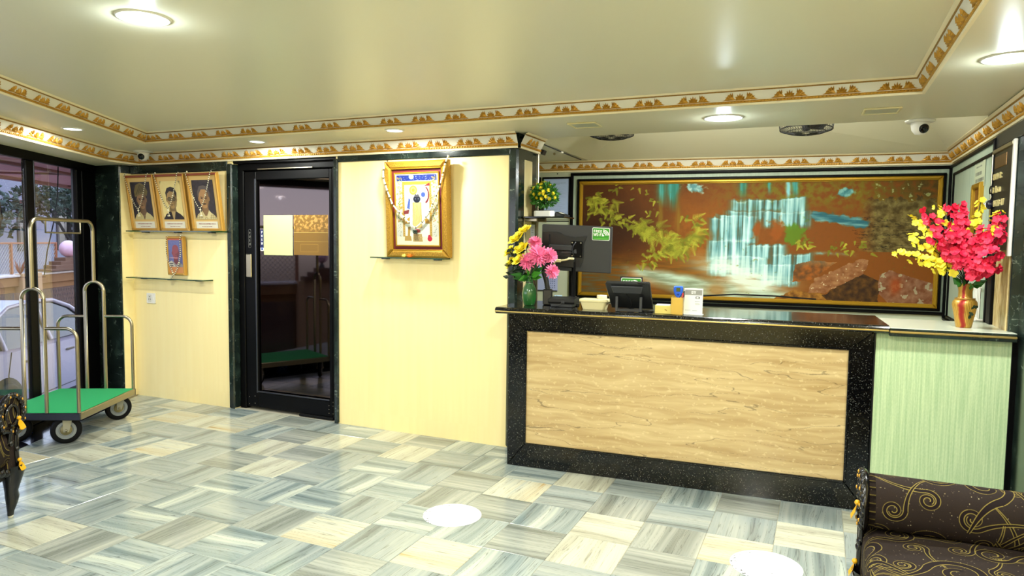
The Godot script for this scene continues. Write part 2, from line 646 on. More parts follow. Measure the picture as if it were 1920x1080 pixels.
func build_floor() -> void:
	var st := begin()
	add_box(st, Vector3(1.0, -0.153, 2.2), Vector3(7.4, 0.30, 8.6))
	var floor_ := struct("floor", done(st), W.grout, "grey and cream veined marble tile floor with alternating grain")
	var gx := 2.065
	var gz := 0.5553
	# the area the tiles cover
	var area := PackedVector2Array([Vector2(tile_edge(-0.02), -0.02), Vector2(4.3, -0.02), Vector2(4.3, 3.6), Vector2(tile_edge(3.6), 3.6)])
	var r := RandomNumberGenerator.new()
	r.seed = 11
	var h := TILE / 2 - 0.0008
	var sq := PackedVector2Array([Vector2(-h, -h), Vector2(h, -h), Vector2(h, h), Vector2(-h, h)])
	var shared := {}
	for j in range(-2, 10):
		for i in range(-15, 8):
			var c := Vector2(gx + (i + 0.5) * TILE, gz + (j + 0.5) * TILE)
			var moved := PackedVector2Array()
			for q in sq:
				moved.append(q + c)
			var cut := Geometry2D.intersect_polygons(moved, area)
			var pick := r.randf()
			var shade := r.randi_range(0, 3)
			var v := r.randi_range(0, 5)
			if cut.is_empty():
				continue
			var kind := 0
			if pick > 0.34: kind = 1
			if pick > 0.60: kind = 4
			if pick > 0.79: kind = 2
			if pick > 0.925: kind = 3
			var along_z := (i + j) % 2 != 0
			var m: ArrayMesh
			var got: PackedVector2Array = cut[0]
			var full := got.size() == 4
			if full:
				var ar := 0.0
				for q in 4:
					ar += got[q].cross(got[(q + 1) % 4])
				full = absf(absf(ar) / 2 - 4 * h * h) < 1e-5
			var shift := Vector2(0.27 + (v % 3) * 0.22, 0.265 + (v / 3) * 0.27 + shade * 0.06)
			if full:
				var key := [along_z, v, shade]
				if not shared.has(key):
					shared[key] = tile_mesh(sq, along_z, shift)
				m = shared[key]
			else:
				var own := PackedVector2Array()
				for q in got:
					own.append(q - c)
				m = tile_mesh(own, along_z, shift)
			part("tile", m, W.tiles[kind], floor_, Vector3(c.x, 0.0, c.y))
	# beyond the tiles: the dark threshold along the window
	var a := begin()
	quad(a, Vector3(window_line(-0.3) - 0.2, -0.001, -0.3), Vector3(window_line(3.6) - 0.2, -0.001, 3.6), Vector3(tile_edge(3.6) - 0.004, -0.001, 3.6), Vector3(tile_edge(-0.3) - 0.004, -0.001, -0.3))
	part("threshold", done(a), W.dark_floor, floor_)
	var b := begin()
	quad(b, Vector3(-0.6, -0.0012, 6.2), Vector3(4.3, -0.0012, 6.2), Vector3(4.3, -0.0012, 3.6), Vector3(-0.6, -0.0012, 3.6), Vector2(0, 4), Vector2(8, 4), Vector2(8, 0), Vector2(0, 0))
	part("plain_floor", done(b), W.tiles[1], floor_)

func build_walls() -> void:
	# the wall with the shelves, left of the door
	struct("wall_back", box_at(Vector3(-2.12, 0, -0.3), Vector3(-0.93, 2.12, 0.0)), W.wall, "cream wall between the dark marble pillar and the glass door")
	struct("wall_front", box_at(Vector3(0.10, 0, -0.355), Vector3(1.545, 2.12, 0.0)), W.wall, "cream wall between the glass door and the reception counter")
	struct("wall_lintel", box_at(Vector3(-0.95, 2.0, -0.3), Vector3(0.12, 2.12, -0.01)), W.black_frame)
	# strips of dark green marble
	var t1 := struct("trim_1", box_at(Vector3(0.118, 1.976, -0.002), Vector3(1.56, 2.024, 0.012), 0.006), W.green_marble, "dark green marble strip along the top of the wall")
	part("edge_post", box_at(Vector3(1.515, 0, -0.05), Vector3(1.588, 2.024, 0.016), 0.014), W.green_marble, t1)
	struct("trim_2", box_at(Vector3(-2.1, 1.945, -0.002), Vector3(-0.975, 2.024, 0.012), 0.006), W.green_marble, "dark marble strip above the three portraits")
	# the side of that wall, facing the counter: dark marble frame round a pale panel
	var p := struct("wall_pilaster", box_at(Vector3(1.54, 0, -0.357), Vector3(1.582, 2.12, -0.005)), W.green_marble, "dark marble return of the wall beside the counter")
	part("panel", box_at(Vector3(1.575, 0.95, -0.245), Vector3(1.5845, 1.955, -0.11), 0.002), mk(Color(0.82, 0.77, 0.58), 0.25), p)
	part("edge_strip", box_at(Vector3(1.575, 0, -0.357), Vector3(1.592, 2.02, -0.345), 0.003), W.steel, p)
	# pillar by the window
	struct("wall_pillar", box_at(Vector3(-2.75, 0, -0.3), Vector3(-2.104, 2.03, 0.11), 0.012), W.green_marble, "dark green veined marble pillar between the window and the portraits")
	struct("wall_reveal", box_at(Vector3(-2.104, 0, -0.01), Vector3(-2.098, 1.95, 0.106)), W.wall)
	# alcove behind the counter
	var aw := begin()
	add_box(aw, alc(-1.9, 1.25, -0.1), Vector3(4.1, 2.5, 0.2), 0.0, alcove_basis())
	struct("wall_alcove", done(aw), mint_wall(), "pale wall behind the waterfall picture")
	struct("wall_alcove_side", box_at(Vector3(0.5, 0, -1.72), Vector3(0.75, 2.5, -0.28)), mint_wall())
	struct("wall_right", box_at(Vector3(4.3, 0, -1.9), Vector3(4.5, 2.6, 0.125)), W.wall, "wall at the end of the counter")
	struct("wall_right_near", box_at(Vector3(4.345, 0, 0.125), Vector3(4.5, 2.6, 6.4)), W.wall)
	struct("wall_rear", box_at(Vector3(-0.2, 0, 6.2), Vector3(4.5, 2.6, 6.4)), W.wall)
	# the dark room behind the glass door
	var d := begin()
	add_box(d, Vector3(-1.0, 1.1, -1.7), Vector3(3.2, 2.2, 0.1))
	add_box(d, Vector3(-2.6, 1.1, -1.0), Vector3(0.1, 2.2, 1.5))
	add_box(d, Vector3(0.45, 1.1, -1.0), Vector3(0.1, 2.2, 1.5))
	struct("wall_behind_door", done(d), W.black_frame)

func build_ceiling() -> void:
	var S := 2.12
	var T := 2.2
	# recess outline and the outer outline, point for point
	var R := [Vector2(3.855, 0.44), Vector2(-1.37, 0.44), Vector2(1.49, 5.2), Vector2(3.855, 5.2)]
	var O := [Vector2(4.4, -0.3), Vector2(-2.75, -0.3), Vector2(0.9, 6.35), Vector2(4.4, 6.35)]
	var st := begin()
	for k in 4:
		var k2 := (k + 1) % 4
		quad(st, Vector3(O[k].x, S, O[k].y), Vector3(R[k].x, S, R[k].y), Vector3(R[k2].x, S, R[k2].y), Vector3(O[k2].x, S, O[k2].y))
		quad(st, Vector3(R[k].x, S, R[k].y), Vector3(R[k].x, T + 0.02, R[k].y), Vector3(R[k2].x, T + 0.02, R[k2].y), Vector3(R[k2].x, S, R[k2].y))
	# the face of the soffit over the counter
	mquad(st, Vector3(4.4, S, -0.3), Vector3(0.4, S, -0.3), Vector3(0.4, 2.6, -0.3), Vector3(4.4, 2.6, -0.3))
	struct("ceiling_soffit", done(st), W.soffit, "cream gloss ceiling band round the raised middle")
	struct("ceiling", box_at(Vector3(-1.6, T, 0.3), Vector3(4.0, T + 0.05, 5.4)), W.ceiling, "glossy cream raised ceiling")
	struct("ceiling_roof", box_at(Vector3(-2.9, 2.6, -1.95), Vector3(4.5, 2.75, 6.45)), W.soffit)
	# lower band by the window
	var lo := begin()
	var y := 2.02
	var A := [Vector2(-2.0, -0.02), Vector2(-1.955, 0.333), Vector2(1.565, 6.2)]
	var B := [Vector2(-2.75, -0.02), Vector2(-2.65, 0.1), Vector2(window_line(6.2) - 0.3, 6.2)]
	for k in 2:
		quad(lo, Vector3(B[k].x, y, B[k].y), Vector3(A[k].x, y, A[k].y), Vector3(A[k + 1].x, y, A[k + 1].y), Vector3(B[k + 1].x, y, B[k + 1].y))
		quad(lo, Vector3(A[k + 1].x, y, A[k + 1].y), Vector3(A[k].x, y, A[k].y), Vector3(A[k].x, 2.125, A[k].y), Vector3(A[k + 1].x, 2.125, A[k + 1].y))
	struct("ceiling_window_band", done(lo), W.soffit, "lower ceiling band above the window")
	# ceiling over the counter: flat rim and a raised panel with sloping sides
	var q := begin()
	var h := 2.1
	var x0 := 1.6
	var x1 := 4.26
	var z0 := -1.46
	var zr := -1.70
	var z1 := -0.302
	quad(q, Vector3(0.5, h, -0.3), Vector3(0.5, h, -1.80), Vector3(x0, h, -1.80), Vector3(x0, h, -0.3))
	quad(q, Vector3(x0, h, z0), Vector3(x0, h, -1.80), Vector3(4.4, h, -1.80), Vector3(4.4, h, zr))
	quad(q, Vector3(x1, h, -0.3), Vector3(x1, h, zr), Vector3(4.4, h, zr), Vector3(4.4, h, -0.3))
	var top := 2.42
	var a := Vector3(x0, h, z0)
	var b := Vector3(x1, h, zr)
	var c := Vector3(x1, h, z1)
	var d := Vector3(x0, h, z1)
	var a2 := Vector3(x0 + 0.68, top, z0 + 0.62)
	var b2 := Vector3(x1 - 0.34, top, zr + 0.60)
	var c2 := Vector3(x1 - 0.34, top, z1)
	var d2 := Vector3(x0 + 0.68, top, z1)
	quad(q, b, a, a2, b2)
	quad(q, a, d, d2, a2)
	quad(q, c, b, b2, c2)
	quad(q, d2, c2, b2, a2)
	struct("ceiling_alcove", done(q), W.soffit, "raised ceiling panel with sloping sides above the counter")

# ---------------------------------------------------------------- gilt cornices
func leaf_ridge(st: SurfaceTool, a: Vector2, b: Vector2, w: float, h: float) -> void:
	# a pointed leaf from a to b in the xy plane with a raised rib
	var d := (b - a)
	var n := Vector2(-d.y, d.x).normalized() * w
	var m1 := a + d * 0.35
	var L := m1 + n
	var Rr := m1 - n
	var A := Vector3(a.x, a.y, 0)
	var B := Vector3(b.x, b.y, h * 0.25)
	var T := Vector3(m1.x, m1.y, h)
	var l := Vector3(L.x, L.y, 0)
	var r := Vector3(Rr.x, Rr.y, 0)
	tri(st, A, r, T)
	tri(st, r, B, T)
	tri(st, B, l, T)
	tri(st, l, A, T)

func lump(st: SurfaceTool, pts: Array, peak: Vector2, h: float, mirror: float) -> void:
	# a raised boss over an outline, drawn anticlockwise
	var n := pts.size()
	for k in n:
		var p: Vector2 = pts[k]
		var q: Vector2 = pts[(k + 1) % n]
		var P := Vector3(p.x * mirror, p.y, 0)
		var Q := Vector3(q.x * mirror, q.y, 0)
		var T := Vector3(peak.x * mirror, peak.y, h)
		if mirror > 0:
			tri(st, P, Q, T)
		else:
			tri(st, Q, P, T)

func ornament_mesh() -> ArrayMesh:
	# an open flower between two long acanthus wings, 0.21 wide and 0.055 high, standing on y = 0
	var st := begin()
	lump(st, [Vector2(-0.020, 0.0), Vector2(0.020, 0.0), Vector2(0.030, 0.022), Vector2(0.0, 0.030), Vector2(-0.030, 0.022)], Vector2(0, 0.012), 0.012, 1.0)
	for a in [-58.0, -30.0, 0.0, 30.0, 58.0]:
		var t := deg_to_rad(a)
		leaf_ridge(st, Vector2(sin(t) * 0.006, 0.002), Vector2(sin(t) * 0.033, 0.003 + cos(t) * 0.046), 0.0085, 0.013)
	for s in [-1.0, 1.0]:
		lump(st, [Vector2(0.030, 0.002), Vector2(0.104, 0.001), Vector2(0.088, 0.016), Vector2(0.076, 0.034), Vector2(0.062, 0.044), Vector2(0.048, 0.036)], Vector2(0.060, 0.018), 0.011, s)
		leaf_ridge(st, Vector2(s * 0.048, 0.018), Vector2(s * 0.045, 0.054), 0.0062, 0.010)
		leaf_ridge(st, Vector2(s * 0.052, 0.018), Vector2(s * 0.060, 0.052), 0.0070, 0.013)
		leaf_ridge(st, Vector2(s * 0.056, 0.016), Vector2(s * 0.076, 0.043), 0.0072, 0.013)
		leaf_ridge(st, Vector2(s * 0.060, 0.012), Vector2(s * 0.092, 0.026), 0.0066, 0.012)
		leaf_ridge(st, Vector2(s * 0.050, 0.006), Vector2(s * 0.112, 0.005), 0.0055, 0.010)
		leaf_ridge(st, Vector2(s * 0.012, 0.002), Vector2(s * 0.042, 0.008), 0.0050, 0.010)
	return done(st)

var ornament: ArrayMesh

func cornice(called: String, path: Array, y: float, k: float, pitch: float, label: String, from := 0.0, skip := 0) -> void:
	# k scales the profile, which is 0.1 high and 0.065 deep
	if ornament == null:
		ornament = ornament_mesh()
	var P := func(pts: Array) -> Array:
		var o := []
		for p in pts:
			o.append(Vector2(p.x * k, y + p.y * k))
		return o
	var st := begin()
	add_sweep(st, path, P.call([Vector2(0, -0.001), Vector2(0.014, 0.0), Vector2(0.016, 0.012), Vector2(0.012, 0.015), Vector2(0.016, 0.030), Vector2(0.044, 0.083), Vector2(0.050, 0.090), Vector2(0.056, 0.093), Vector2(0.066, 0.0985), Vector2(0.066, 0.1005), Vector2(0.0, 0.1005)]))
	var body := struct(called, done(st), W.plaster, label)
	# frieze ground
	var fr := begin()
	add_sweep(fr, path, P.call([Vector2(0.0165, 0.0305), Vector2(0.0445, 0.0830)]))
	part("frieze", done(fr), W.frieze, body)
	# twisted rope: a round bead with slanting lobes
	var ro := begin()
	var be := begin()
	for i in path.size() - 1:
		var a: Vector2 = path[i]
		var b: Vector2 = path[i + 1]
		var d := (b - a).normalized()
		var out := Vector2(-d.y, d.x)
		var L := (b - a).length()
		var D := Vector3(d.x, 0, d.y)
		var N := Vector3(out.x, 0, out.y)
		var n := int(L / (0.020 * k))
		for j in n:
			var s := (j + 0.5) / n * L
			var c := Vector3(a.x, y + 0.0215 * k, a.y) + D * s + N * 0.016 * k
			var ax := (D * 0.8 + Vector3.UP * 0.6).normalized()
			var up := (Vector3.UP * 0.8 - D * 0.6).normalized()
			add_lobe(ro, c, ax * 0.0125 * k, up * 0.0072 * k, N * 0.0085 * k)
			var c2 := Vector3(a.x, y + 0.0865 * k, a.y) + D * s + N * 0.0475 * k
			add_lobe(be, c2, D * 0.0095 * k, (Vector3.UP - N * 0.4).normalized() * 0.0050 * k, (N - Vector3.UP * 0.5).normalized() * 0.006 * k)
		# backing bands so that no gap shows between the lobes
	add_sweep(ro, path, P.call([Vector2(0.0135, 0.0145), Vector2(0.0185, 0.0185), Vector2(0.0185, 0.0250), Vector2(0.0165, 0.0295)]))
	add_sweep(be, path, P.call([Vector2(0.0445, 0.0825), Vector2(0.0485, 0.0850), Vector2(0.0510, 0.0890), Vector2(0.0505, 0.0905)]))
	part("rope_band", done(ro), W.gilt, body)
	part("bead_band", done(be), W.gilt_dark, body)
	# ornaments along the frieze
	for i in path.size() - 1:
		var a: Vector2 = path[i]
		var b: Vector2 = path[i + 1]
		var L := (b - a).length()
		if L < 0.12:
			continue
		var d := (b - a).normalized()
		var D := Vector3(d.x, 0, d.y)
		var N := Vector3(-d.y, 0, d.x)
		var up := (Vector3.UP * 0.053 + N * 0.028).normalized()
		var face := D.cross(up).normalized()
		var n := maxi(1, int(round(L / pitch)))
		for j in n:
			var s := (j + 0.5) / n * L
			var base := Vector3(a.x, y + 0.0315 * k, a.y) + D * s + N * 0.017 * k
			var sx := k * minf(1.0, L / n / (0.215 * k))
			part("leaf_ornament", ornament, W.gilt, body, base, Basis(D * sx, up * k, face * k))

func add_lobe(st: SurfaceTool, c: Vector3, ax: Vector3, up: Vector3, out: Vector3) -> void:
	# a small faceted lobe: eight triangles
	var e := [c - ax, c + ax, c - up, c + up]
	var tip := c + out
	tri(st, e[0], e[2], tip)
	tri(st, e[2], e[1], tip)
	tri(st, e[1], e[3], tip)
	tri(st, e[3], e[0], tip)

func build_cornices() -> void:
	# travel so that the room lies to the (-d.y, d.x) side
	cornice("trim_3", [Vector2(-2.0, 0.0), Vector2(1.585, 0.0), ], 2.02, 1.0, 0.245, "gilt leaf cornice along the wall over the glass door")
	cornice("trim_4", [Vector2(1.585, 0.0), Vector2(1.585, -0.36)], 2.02, 1.0, 0.245, "short gilt cornice return beside the counter")
	cornice("trim_5", [Vector2(1.57, 6.2), Vector2(-1.955, 0.333), Vector2(-2.0, 0.0)], 2.02, 1.0, 0.245, "gilt leaf cornice along the lower ceiling band by the window")
	cornice("trim_6", [Vector2(-1.37, 0.44), Vector2(3.855, 0.44)], 2.12, 0.8, 0.235, "gilt leaf cornice along the far side of the raised ceiling")
	cornice("trim_7", [Vector2(1.49, 5.2), Vector2(-1.37, 0.44)], 2.12, 0.8, 0.235, "gilt leaf cornice of the raised ceiling on the window side")
	cornice("trim_8", [Vector2(3.855, 0.44), Vector2(3.855, 5.2)], 2.12, 0.8, 0.235, "gilt leaf cornice of the raised ceiling on the counter side")
	cornice("trim_9", [Vector2(0.75, -1.4405), Vector2(4.3, -1.76)], 2.008, 0.9, 0.235, "gilt leaf cornice above the waterfall picture")
	struct("ceiling_edge", box_at(Vector3(4.295, 2.012, 0.12), Vector3(4.45, 2.14, 6.2)), W.plaster)
	cornice("trim_10", [Vector2(4.3, -1.76), Vector2(4.3, 6.2)], 2.015, 0.95, 0.235, "gilt leaf cornice along the wall at the counter end")

func pale_panel() -> Material:
	if not W.has("pale"):
		var n := noise(57, 0.02, 4)
		W.pale = textured(paint(256, 256, func(x: int, y: int) -> Color:
			var s := 0.5 + 0.7 * n.get_noise_2d(x * 2.0 + 20.0 * n.get_noise_2d(y, x), y * 0.5)
			return Color(0.60, 0.50, 0.30).lerp(Color(0.84, 0.78, 0.58), clampf(s, 0, 1))), 0.2)
		W.pale.uv1_triplanar = true
		W.pale.uv1_scale = Vector3.ONE * 2.2
	return W.pale

func mint_wall() -> Material:
	if not W.has("mintw"):
		W.mintw = mk(Color(0.74, 0.77, 0.68), 0.5)
	return W.mintw

# ---------------------------------------------------------------- the glass door
func build_door() -> void:
	var jamb := struct("door_1", box_at(Vector3(-0.985, 0, -0.30), Vector3(-0.925, 2.0, 0.016), 0.01), W.green_marble, "black framed glass door marked push, set in dark green marble jambs")
	part("jamb", box_at(Vector3(0.082, 0, -0.30), Vector3(0.122, 2.0, 0.016), 0.008), W.green_marble, jamb)
	part("frame_post", box_at(Vector3(-0.925, 0, -0.16), Vector3(-0.862, 2.0, -0.05), 0.006), W.black_frame, jamb)
	part("frame_post", box_at(Vector3(0.02, 0, -0.16), Vector3(0.084, 2.0, -0.05), 0.006), W.black_frame, jamb)
	part("frame_head", box_at(Vector3(-0.87, 1.945, -0.16), Vector3(0.05, 2.005, -0.04), 0.006), W.black_frame, jamb)
	# the leaf
	var x0 := -0.858
	var x1 := 0.018
	var z0 := -0.10
	var z1 := -0.055
	var st := begin()
	add_box(st, Vector3((x0 - 0.735) / 2, 0.98, (z0 + z1) / 2), Vector3(-0.735 - x0, 1.92, z1 - z0), 0.006)
	add_box(st, Vector3((x1 - 0.012) / 2, 0.98, (z0 + z1) / 2), Vector3(x1 + 0.012, 1.92, z1 - z0), 0.004)
	add_box(st, Vector3(-0.373, 0.083, (z0 + z1) / 2), Vector3(0.73, 0.128, z1 - z0), 0.005)
	add_box(st, Vector3(-0.373, 1.905, (z0 + z1) / 2), Vector3(0.73, 0.072, z1 - z0), 0.005)
	part("leaf_frame", done(st), W.black_frame, jamb)
	part("glass", box_at(Vector3(-0.738, 0.145, -0.085), Vector3(-0.010, 1.872, -0.077)), W.door_glass, jamb)
	var be := begin()
	add_box(be, Vector3(-0.746, 1.01, -0.056), Vector3(0.014, 1.74, 0.006), 0.002)
	part("glazing_bead", done(be), W.steel_dark, jamb)
	var be2 := begin()
	add_box(be2, Vector3(-0.373, 0.152, -0.052), Vector3(0.728, 0.012, 0.012), 0.004)
	part("glazing_bead", done(be2), W.steel_dark, jamb)
	var h := part("handle", box_at(Vector3(-0.842, 1.085, -0.055), Vector3(-0.785, 1.275, -0.044), 0.005), W.steel, jamb)
	h.set_meta("label", "flat metal push plate")
	part("closer_strip", box_at(Vector3(-0.70, 1.948, -0.045), Vector3(-0.15, 1.958, -0.034), 0.002), W.steel, jamb)
	var sc := begin()
	for s in [[-0.83, 0.04], [-0.83, 0.10], [-0.77, 0.05], [-0.77, 0.11], [-0.02, 0.05], [0.02, 0.05], [-0.02, 0.11], [0.02, 0.11], [0.02, 0.14], [-0.02, 0.08]]:
		add_ball(sc, Vector3(s[0], s[1], -0.055), Vector3(0.004, 0.004, 0.002), 4, 6)
	part("screws", done(sc), W.steel, jamb)
	# the floor sweep that hangs down at the hinge side
	part("door_sweep", box_at(Vector3(-0.30, 0.003, -0.055), Vector3(0.03, 0.020, -0.035), 0.002), W.rubber, jamb)
	# stickers and papers on the glass
	var pu := thing("push_sign", "small blue sticker reading PUSH on the door glass", "sign", Vector3(-0.697, 1.40, -0.0762))
	part("sheet", box(Vector3(0.034, 0.145, 0.001)), mk(Color(0.03, 0.09, 0.32), 0.4), pu)
	part("foot_band", box_at(Vector3(-0.017, -0.098, -0.0005), Vector3(0.017, -0.0725, 0.0005)), W.white, pu)
	for k in 4:
		part("letter", text_mesh("PUSH"[k], 0.026, 0.0008), W.white, pu, Vector3(0, 0.052 - 0.030 * k, 0.0009))
	part("emblem", lathe(disc(0.010, 0.0008), 16), mk(Color(0.1, 0.3, 0.65), 0.4), pu, Vector3(0, -0.083, 0.0005), Basis(Vector3.RIGHT, PI / 2))
	var pe := thing("push_sign", "faint outlined PUSH mark engraved on the black door stile", "sign", Vector3(-0.806, 1.40, -0.0546))
	for k in 4:
		part("letter", text_mesh("PUSH"[k], 0.024, 0.0008), mk(Color(0.42, 0.42, 0.40), 0.4), pe, Vector3(0, 0.045 - 0.030 * k, 0.0002))
	var ring := PackedVector2Array()
	var outline := begin()
	var pts := []
	for k in 24:
		var a := TAU * k / 24
		pts.append(Vector3(cos(a) * 0.013, sin(a) * 0.013 + (0.062 if sin(a) > 0 else -0.062), 0.0006))
	add_tube(outline, pts, 0.0009, 5, true)
	part("outline", done(outline), mk(Color(0.42, 0.42, 0.40), 0.4), pe)
	var pn := noise(77, 0.03, 2)
	lone("paper_sheet", box(Vector3(0.296, 0.318, 0.001)), mk(Color(0.84, 0.90, 0.57), 0.75), "plain pale yellow paper sheet stuck on the door glass", "paper", Vector3(-0.530, 1.430, -0.0758))
	var or_ := noise(78, 0.02, 4)
	lone("poster", slab(PackedVector2Array([Vector2(-0.168, -0.157), Vector2(0.168, -0.157), Vector2(0.168, 0.157), Vector2(-0.168, 0.157)]), 0.001), amber_sheet(or_), "amber coloured poster sheet on the door glass with a pale faded picture", "poster", Vector3(-0.203, 1.433, -0.0755))

func amber_sheet(n: FastNoiseLite) -> Material:
	var im := paint(256, 256, func(x: int, y: int) -> Color:
		var c := Color(0.47, 0.34, 0.075)
		var s := n.get_noise_2d(x * 1.6, y * 1.6)
		if y < 110:
			var k := clampf((s + 0.05) * 3.5, 0, 1) * clampf((118.0 - y) / 40.0, 0, 1)
			c = c.lerp(Color(0.72, 0.54, 0.26), k)
		if absi(y - 112) < 2 or absi(y - 168) < 1:
			c = Color(0.74, 0.64, 0.34)
		if x > 48 and x < 182 and y > 185 and y < 235 and (x < 51 or x > 179 or y < 188 or y > 232):
			c = Color(0.60, 0.46, 0.16)
		return c)
	var m := textured(im, 0.5)
	m.uv1_scale = Vector3(1.0 / 0.336, 1.0 / 0.314, 1)
	m.uv1_offset = Vector3(0.5, 0.5, 0)
	return m

# ---------------------------------------------------------------- the window wall
func build_window() -> void:
	var T := Vector3(0.5145, 0, 0.8575)
	var N := Vector3(0.8575, 0, -0.5145)
	var P := Vector3(-2.06, 0, 0.727)
	var B := Basis(T, Vector3.UP, T.cross(Vector3.UP))
	var at := func(t: float, y: float, o := 0.0) -> Vector3:
		return P + T * t + Vector3.UP * y + N * o
	var bar := func(t0: float, t1: float, y0: float, y1: float, d := 0.034, bev := 0.006) -> ArrayMesh:
		var st := begin()
		add_box(st, at.call((t0 + t1) / 2, (y0 + y1) / 2, -0.006), Vector3(t1 - t0, y1 - y0, d), bev, B)
		return done(st)
	# head wall above, so that the room is closed
	var hw := begin()
	add_box(hw, at.call(2.4, 2.35, -0.12), Vector3(7.4, 0.66, 0.12), 0.0, B)
	struct("wall_left", done(hw), W.cream)
	var fr: MeshInstance3D = struct("window_1", bar.call(-0.72, 6.4, 1.955, 2.03, 0.05), W.black_frame, "black framed shop window with tall glass panes onto the street")
	part("sill", bar.call(-0.72, 6.4, 0.0, 0.10, 0.05), W.black_frame, fr)
	part("jamb", bar.call(-0.72, -0.47, 0.10, 1.955, 0.040), W.black_frame, fr)
	part("stile", bar.call(-0.465, -0.385, 0.10, 1.955), W.black_frame, fr)
	part("mullion", bar.call(0.262, 0.362, 0.10, 1.955), W.black_frame, fr)
	part("pane", bar.call(-0.385, 0.262, 0.10, 1.955, 0.008, 0.0), W.glass, fr)
	var t := 0.362
	while t < 6.3:
		var t2 := minf(t + 1.05, 6.4)
		part("pane", bar.call(t, t2 - 0.10 if t2 < 6.3 else t2, 0.10, 1.955, 0.008, 0.0), W.glass, fr)
		if t2 < 6.3:
			part("mullion", bar.call(t2 - 0.10, t2, 0.10, 1.955), W.black_frame, fr)
		t = t2
	part("edge_trim", bar.call(0.252, 0.264, 0.10, 1.955, 0.042, 0.003), W.steel_dark, fr)

# ---------------------------------------------------------------- ceiling lamps
func downlight(at: Vector3, r: float, energy: float, label: String, seen: float) -> void:
	var o := thing("ceiling_light", label, "ceiling light", at, 0.0, "round recessed ceiling lights")
	var ring := begin()
	add_lathe(ring, [Vector2(r, 0.0), Vector2(r + 0.002, -0.006), Vector2(r + 0.014, -0.005), Vector2(r + 0.016, 0.0)].map(func(p): return p), 32)
	part("rim", done(ring), W.white_plastic, o)
	var d := begin()
	add_lathe(d, [Vector2(0, -0.005), Vector2(r, -0.005), Vector2(r, 0.0), Vector2(0, 0.0)], 32)
	part("diffuser", done(d), glow(Color(0.88, 0.96, 1.0), seen), o)
	var l := AreaLight3D.new()
	l.name = "lamp"
	l.area_size = Vector2(r, r) * 1.7
	l.light_color = Color(0.99, 1.0, 0.97)
	l.light_energy = energy
	l.area_range = 14.0
	l.shadow_enabled = true
	l.position = Vector3(0, -0.012, 0)
	l.rotation.x = -PI / 2
	o.add_child(l)
	if r > 0.07:
		# the bulging cover also throws light sideways along the ceiling
		var h := OmniLight3D.new()
		h.name = "side_glow"
		h.light_color = Color(0.90, 0.97, 1.0)
		h.light_energy = 0.10
		h.light_size = 0.025
		h.omni_range = 12.0
		h.omni_attenuation = 2.0
		h.shadow_enabled = true
		h.position = Vector3(0, -0.036, 0)
		o.add_child(h)

func build_lamps() -> void:
	var S := 2.12
	var T := 2.2
	downlight(Vector3(-1.173, S, 1.144), 0.052, 2.0, "small round ceiling light beside the cornice above the luggage cart", 4.0)
	downlight(Vector3(-0.418, S, 0.257), 0.050, 2.0, "small round ceiling light above the glass door", 4.0)
	downlight(Vector3(0.855, S, 0.361), 0.050, 2.2, "small round ceiling light above the gold framed painting", 4.0)
	downlight(Vector3(2.90, S, 0.115), 0.095, 4.8, "large round ceiling light above the reception counter", 5.0)
	downlight(Vector3(4.06, S, 1.06), 0.080, 3.2, "round ceiling light above the sofa at the counter end", 5.0)
	downlight(Vector3(1.146, T, 2.445), 0.078, 4.6, "large round light in the raised ceiling", 5.0)
	downlight(Vector3(3.0, T, 2.6), 0.078, 4.6, "large round light in the raised ceiling above the sofa", 5.0)
	downlight(Vector3(1.9, T, 4.3), 0.078, 4.6, "large round raised ceiling light nearest the window", 5.0)
	downlight(Vector3(3.2, T, 4.4), 0.078, 4.6, "large round raised ceiling light just over the viewer", 5.0)
	downlight(Vector3(1.3, S, 5.75), 0.078, 3.6, "round light in the low ceiling band behind the viewer by the window", 5.0)
	downlight(Vector3(3.4, S, 5.75), 0.078, 3.6, "round light in the low ceiling band behind the viewer by the end wall", 5.0)
	# a strip light hidden behind the soffit, washing the waterfall picture
	var cv := thing("strip_light", "white strip light hidden behind the ceiling edge over the counter", "ceiling light", Vector3(2.9, 2.36, -0.345))
	part("body", box(Vector3(2.0, 0.03, 0.05), 0.006), W.white_plastic, cv, Vector3(0, 0.02, 0))
	part("tube", box(Vector3(1.96, 0.018, 0.03), 0.006), glow(Color(1.0, 1.0, 0.95), 3.0), cv, Vector3(0, -0.002, -0.01))
	var l := AreaLight3D.new()
	l.name = "lamp"
	l.area_size = Vector2(1.9, 0.03)
	l.light_color = Color(1.0, 1.0, 0.96)
	l.light_energy = 2.4
	l.area_range = 10.0
	l.shadow_enabled = true
	l.position = Vector3(0, -0.02, -0.03)
	l.rotation.x = -0.75
	cv.add_child(l)
	# two unlit flush panels over the counter
	for a in [[2.09, 0.155, "unlit flush rectangular ceiling panel over the plant shelf"], [3.70, 0.065, "unlit flush rectangular ceiling panel near the dome camera"]]:
		var o := thing("ceiling_panel", a[2], "ceiling panel", Vector3(a[0], S, a[1]), 0.03, "unlit ceiling panels")
		var st := begin()
		for s in [[0, 0.078, 0.18, 0.016], [0, -0.078, 0.18, 0.016], [0.083, 0, 0.014, 0.14], [-0.083, 0, 0.014, 0.14]]:
			add_box(st, Vector3(s[0], -0.004, s[1]), Vector3(s[2], 0.009, s[3]), 0.003)
		part("frame", done(st), W.cream_plastic, o)
		part("lens", box(Vector3(0.155, 0.006, 0.145)), mk(Color(0.72, 0.74, 0.66), 0.3), o, Vector3(0, -0.002, 0))

# ---------------------------------------------------------------- reception counter
const COUNTER_AT := Vector3(1.655, 0, 0.334)
const COUNTER_TURN := 0.0565

